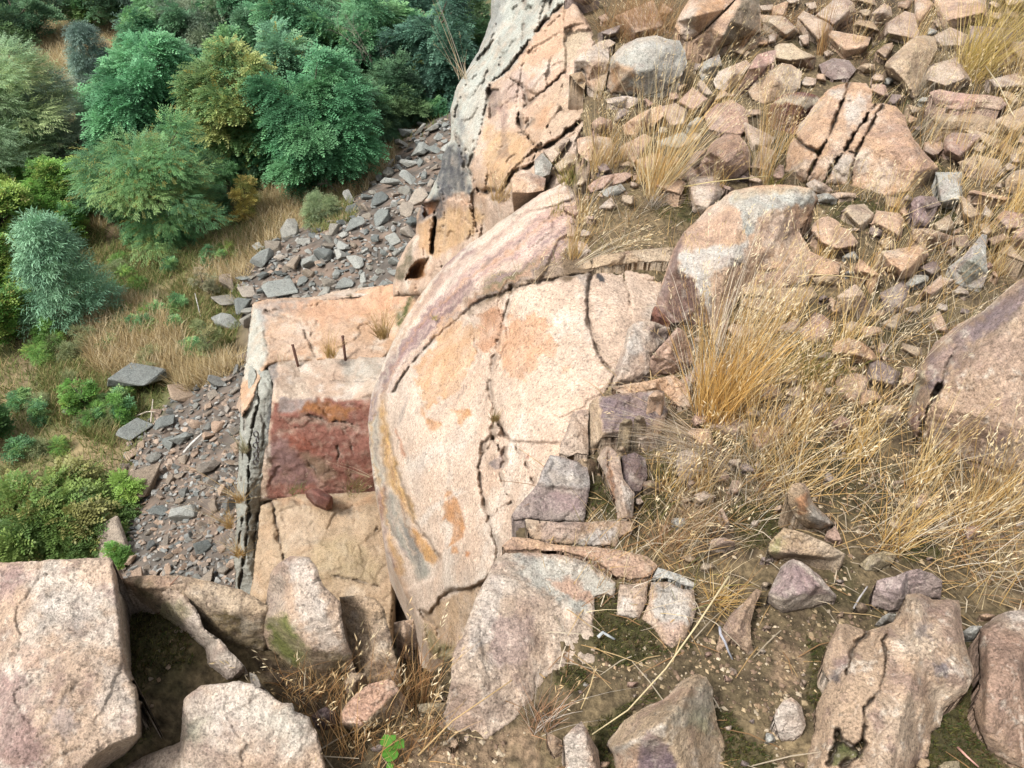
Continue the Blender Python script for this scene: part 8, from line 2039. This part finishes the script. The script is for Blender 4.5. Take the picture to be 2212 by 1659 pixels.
T('dry stalks at the skyline of the cliff against the wood', 1000, 170, .7, 14, .3, (-.3, .0), PALE, .8, .05, .3, .006, onto=6.5, group=CG)

# ------------------------------------------------------------------ litter of straw and short blades between the rocks
def litter():
    rg = np.random.default_rng(77)
    N = 6500
    u, v = rg.uniform(1130, 2330, N), rg.uniform(-60, 1420, N)
    e = rg.random(N) < .10
    u[e], v[e] = rg.uniform(560, 2300, e.sum()), rg.uniform(1300, 1700, e.sum())
    P = hpt(u, v)
    P[:, 2] += soil_z(P[:, :2])
    dn = fbm(np.c_[P[:, :2] * 1.6, np.zeros(N)], 3)
    w = sstep(1350, 1100, v) * sstep(500, 900, v) * .6 + .25
    ok = (hill_sd(P[:, :2]) > 0.02) & (dn + rg.uniform(-.3, .3, N) > .12 - .3 * w) & (rg.random(N) < w)
    P = P[ok]
    n = len(P)
    a = rg.uniform(0, 6.283, n)
    L = rg.uniform(.05, .2, n)
    d = np.stack([np.cos(a), np.sin(a) * .8, rg.uniform(-.02, .35, n)], 1) * L[:, None]
    s = np.stack([-np.sin(a), np.cos(a), np.zeros(n)], 1) * .0015
    md = P + d * .5 + np.stack([np.zeros(n), np.zeros(n), rg.uniform(.002, .02, n)], 1)
    V = np.stack([P - s, P + s, md - s, md + s, P + d - s * .5, P + d + s * .5], 1).reshape(-1, 3)
    k = np.arange(n)[:, None] * 6
    Q = np.concatenate([k + [0, 1, 3, 2], k + [2, 3, 5, 4]])
    C = np.repeat(np.array([(.46, .33, .17), (.38, .25, .11), (.52, .44, .32), (.26, .15, .07), (.34, .28, .2)])[rg.integers(5, size=n)] * rg.uniform(.7, 1.15, (n, 1)), 6, 0)
    tag(mkobj('straw_litter', mkmesh('straw_litter', V, None, Q, C, True, M_STRAW)), 'dry straw lying between the hilltop rocks', 'straw', kind='stuff')
    # standing short blades
    N = 9000
    u, v = rg.uniform(1180, 2330, N), rg.uniform(-60, 1330, N)
    P = hpt(u, v)
    P[:, 2] += soil_z(P[:, :2])
    dn = fbm(np.c_[P[:, :2] * 1.3 + 7, np.zeros(N)], 3)
    bare = np.zeros(N, bool)
    for pl in BARE_F: bare |= inpoly(np.stack([u, v], 1), np.array([p[:2] for p in pl]))
    ok = (hill_sd(P[:, :2]) > 0.05) & (dn > .02) & ~(bare & (rg.random(N) < .9))
    P = P[ok]
    V, Q, C, _, _ = blades(P, rg.uniform(.05, .2, len(P)), .0026, (.05, .05), .8, rg, GOLD + RED + PALE + GRN[:2], .6, 3)
    tag(mkobj('short_grass', mkmesh('short_grass', V, None, Q, C, True, M_STRAW)), 'short dry grass scattered over the hilltop soil', 'grass', kind='stuff')
litter()

# ------------------------------------------------------------------ little plants, twigs and lone stalks
def seedling():
    b = hpt(845, 1606)
    b[2] += .0
    root = empty('seedling', b)
    tag(root, 'bright green seedling with serrated leaves at the bottom edge', 'plant')
    mb = MB()
    mb.tube([(0, 0, -.02), (.004, 0, .05), (.0, .0, .09)], [.003, .0025, .002], 6, (.25, .18, .08))
    mkobj('stem', mb.mesh('stem', M_BARK), None, root)
    R0 = ray(845, 1606)
    def lf(du, dv, L, an, h):
        p = ray(845 + du, 1606 + dv) * float(hdep(845 + du, 1606 + dv, h)) - b
        n = 10
        V, F = [np.array([0, 0, 0])], []
        for i in range(n + 1):
            t = i / n
            w = math.sin(math.pi * t ** .8) * .46 * (1 + .07 * (i % 2))
            V += [np.array([t - .5, w, .10 * abs(w) + .08 * math.sin(3 * t)]), np.array([t - .5, 0, .0]), np.array([t - .5, -w, .10 * abs(w) + .08 * math.sin(3 * t)])]
        Q = []
        for i in range(n):
            k = 1 + 3 * i
            Q += [(k, k + 1, k + 4, k + 3), (k + 1, k + 2, k + 5, k + 4)]
        V = np.array(V) * L
        ca, sa = math.cos(an), math.sin(an)
        V = V @ np.array([[ca, -sa, 0], [sa, ca, 0], [0, 0, 1]]).T + p
        c = np.broadcast_to(np.array((.10, .26, .035)), (len(V), 3))
        mkobj('leaf', mkmesh('leaf', V, None, np.array(Q), c, True, M_LEAF), None, root)
    lf(-1, 22, .042, 1.4, .05)
    lf(18, 2, .030, -.6, .07)
    lf(-10, -6, .034, 2.0, .08)
    lf(4, -12, .018, 1.0, .10)
    lf(-2, 50, .02, .4, .03)
seedling()

def strand(name, cat, label, pts, r, col, mat=None):
    P = [hpt(u, v, h) for u, v, h in pts]
    b = P[0].copy()
    mb = MB()
    mb.tube([p - b for p in P], np.linspace(r, r * .6, len(P)), 6, col)
    tag(mkobj(name, mb.mesh(name, mat or M_BARK), b), label, cat)
strand('straw_stalk', 'straw', 'long single straw lying slantwise from the star tuft to the pyramid boulder', tf('T7', [(1875, 0, .12), (1600, 420, .08), (1330, 800, .06), (1000, 1160, .04), (690, 1370, .02)]), .0026, (.60, .50, .30), M_STRAW)
strand('twig', 'twig', 'short grey bent twig on the moss of the central slab', tf('T7', [(742, 528, .03), (785, 488, .035), (830, 515, .03), (888, 548, .02)]), .005, (.36, .38, .38))
strand('twig', 'twig', 'dark grey twig on the starfish shaped stone', tf('T7', [(1795, 440, .06), (1800, 500, .06), (1840, 570, .05), (1870, 650, .03), (1905, 720, .02)]), .004, (.24, .24, .26))
strand('twig', 'twig', 'dark thin twig on soil beside the flat mauve rock', tf('T8', [(740, 280, .02), (790, 190, .04), (860, 90, .05)]), .003, (.33, .31, .30))
strand('twig', 'twig', 'pink brown thin stem in the moss at the bottom right', tf('T8', [(1640, 1480, .03), (1720, 1560, .04), (1820, 1650, .03)]), .003, (.36, .2, .16))
strand('straw_stalk', 'straw', 'thin straw crossing the soil left of the star tuft', tf('T7', [(725, 780, .04), (680, 950, .03), (595, 1150, .02)]), .0022, (.5, .38, .2), M_STRAW)
strand('straw_stalk', 'straw', 'long straw stretched across the front of the central slab', tf('T10', [(1400, 1550, .05), (1700, 1250, .1), (2212, 900, .14)]), .0024, (.48, .33, .16), M_STRAW)
strand('straw_stalk', 'straw', 'long arched straw in front of the salmon pink boulder', tf('T1', [(1330, 1640, .03), (1700, 1575, .1), (2212, 1520, .12)]), .003, (.60, .50, .26), M_STRAW)
strand('straw_stalk', 'straw', 'long bright straw falling from the huge golden tuft to the right edge', tf('T2', [(1880, 570, .1), (2000, 740, .12), (2100, 960, .1), (2212, 1140, .04)]), .003, (.60, .53, .36), M_STRAW)
strand('straw_stalk', 'straw', 'arched straw above the bare sand', tf('T4', [(180, 740, .04), (400, 712, .07), (700, 728, .07), (1000, 780, .03)]), .0025, (.6, .48, .27), M_STRAW)

def weed():
    b = hpt(*tf('T9', [(1270, 470)])[0])
    root = empty('dry_weed', b)
    tag(root, 'thin red brown dead weed rising from the mossy hollow by the corner boulder', 'plant')
    for pts in ([(1270, 470, .0), (1290, 380, .06), (1400, 300, .14), (1440, 220, .2), (1480, 180, .22)], [(1230, 450, .0), (1220, 290, .1), (1300, 200, .18), (1420, 130, .24), (1545, 0, .3)], [(1300, 460, 0), (1420, 440, .08), (1500, 420, .12)], [(1280, 500, 0), (1360, 620, .06), (1345, 720, .08)], [(1250, 470, 0), (1330, 540, .05), (1400, 600, .05)], [(1260, 480, 0), (1170, 520, .05), (1140, 560, .04)]):
        P = [hpt(u, v, h) - b for u, v, h in tf('T9', pts)]
        mb = MB()
        mb.tube(P, np.linspace(.0028, .0012, len(P)), 5, (.20, .105, .07))
        mkobj('stem', mb.mesh('stem', M_BARK), None, root)
weed()

def moss_cover():
    """fine moss stems on the mossy patches of the soil"""
    rg = np.random.default_rng(91)
    VV, QQ, CC, n = [], [], [], 0
    for poly in MOSS_F:
        pp = np.array([p[:2] for p in poly])
        lo, hi = pp.min(0) - 8, pp.max(0) + 8
        k = int((hi - lo).prod() * .09)
        c = rg.uniform(lo, hi, (k, 2))
        s = segdist(c, pp, True) * np.where(inpoly(c, pp), 1, -1)
        c = c[s + 14 * fbm(np.c_[c / 14.0, np.zeros(k)], 3) > 0]
        P = hpt(c[:, 0], c[:, 1])
        P[:, 2] += soil_z(P[:, :2]) + .004
        P = P[hill_sd(P[:, :2]) > .03]
        if not len(P): continue
        V, Q, C, _, _ = blades(P, rg.uniform(.006, .02, len(P)), .005, (0, 0), 1.2, rg, [(.085, .085, .025), (.06, .055, .02), (.12, .115, .035), (.10, .07, .03), (.05, .07, .02)], .3, 2)
        VV.append(V)
        QQ.append(Q + n)
        CC.append(C)
        n += len(V)
    tag(mkobj('moss', mkmesh('moss', np.concatenate(VV), None, np.concatenate(QQ), np.concatenate(CC), True, M_STRAW)), 'dark green moss cushioning the soil between the rocks', 'moss', kind='stuff')
moss_cover()
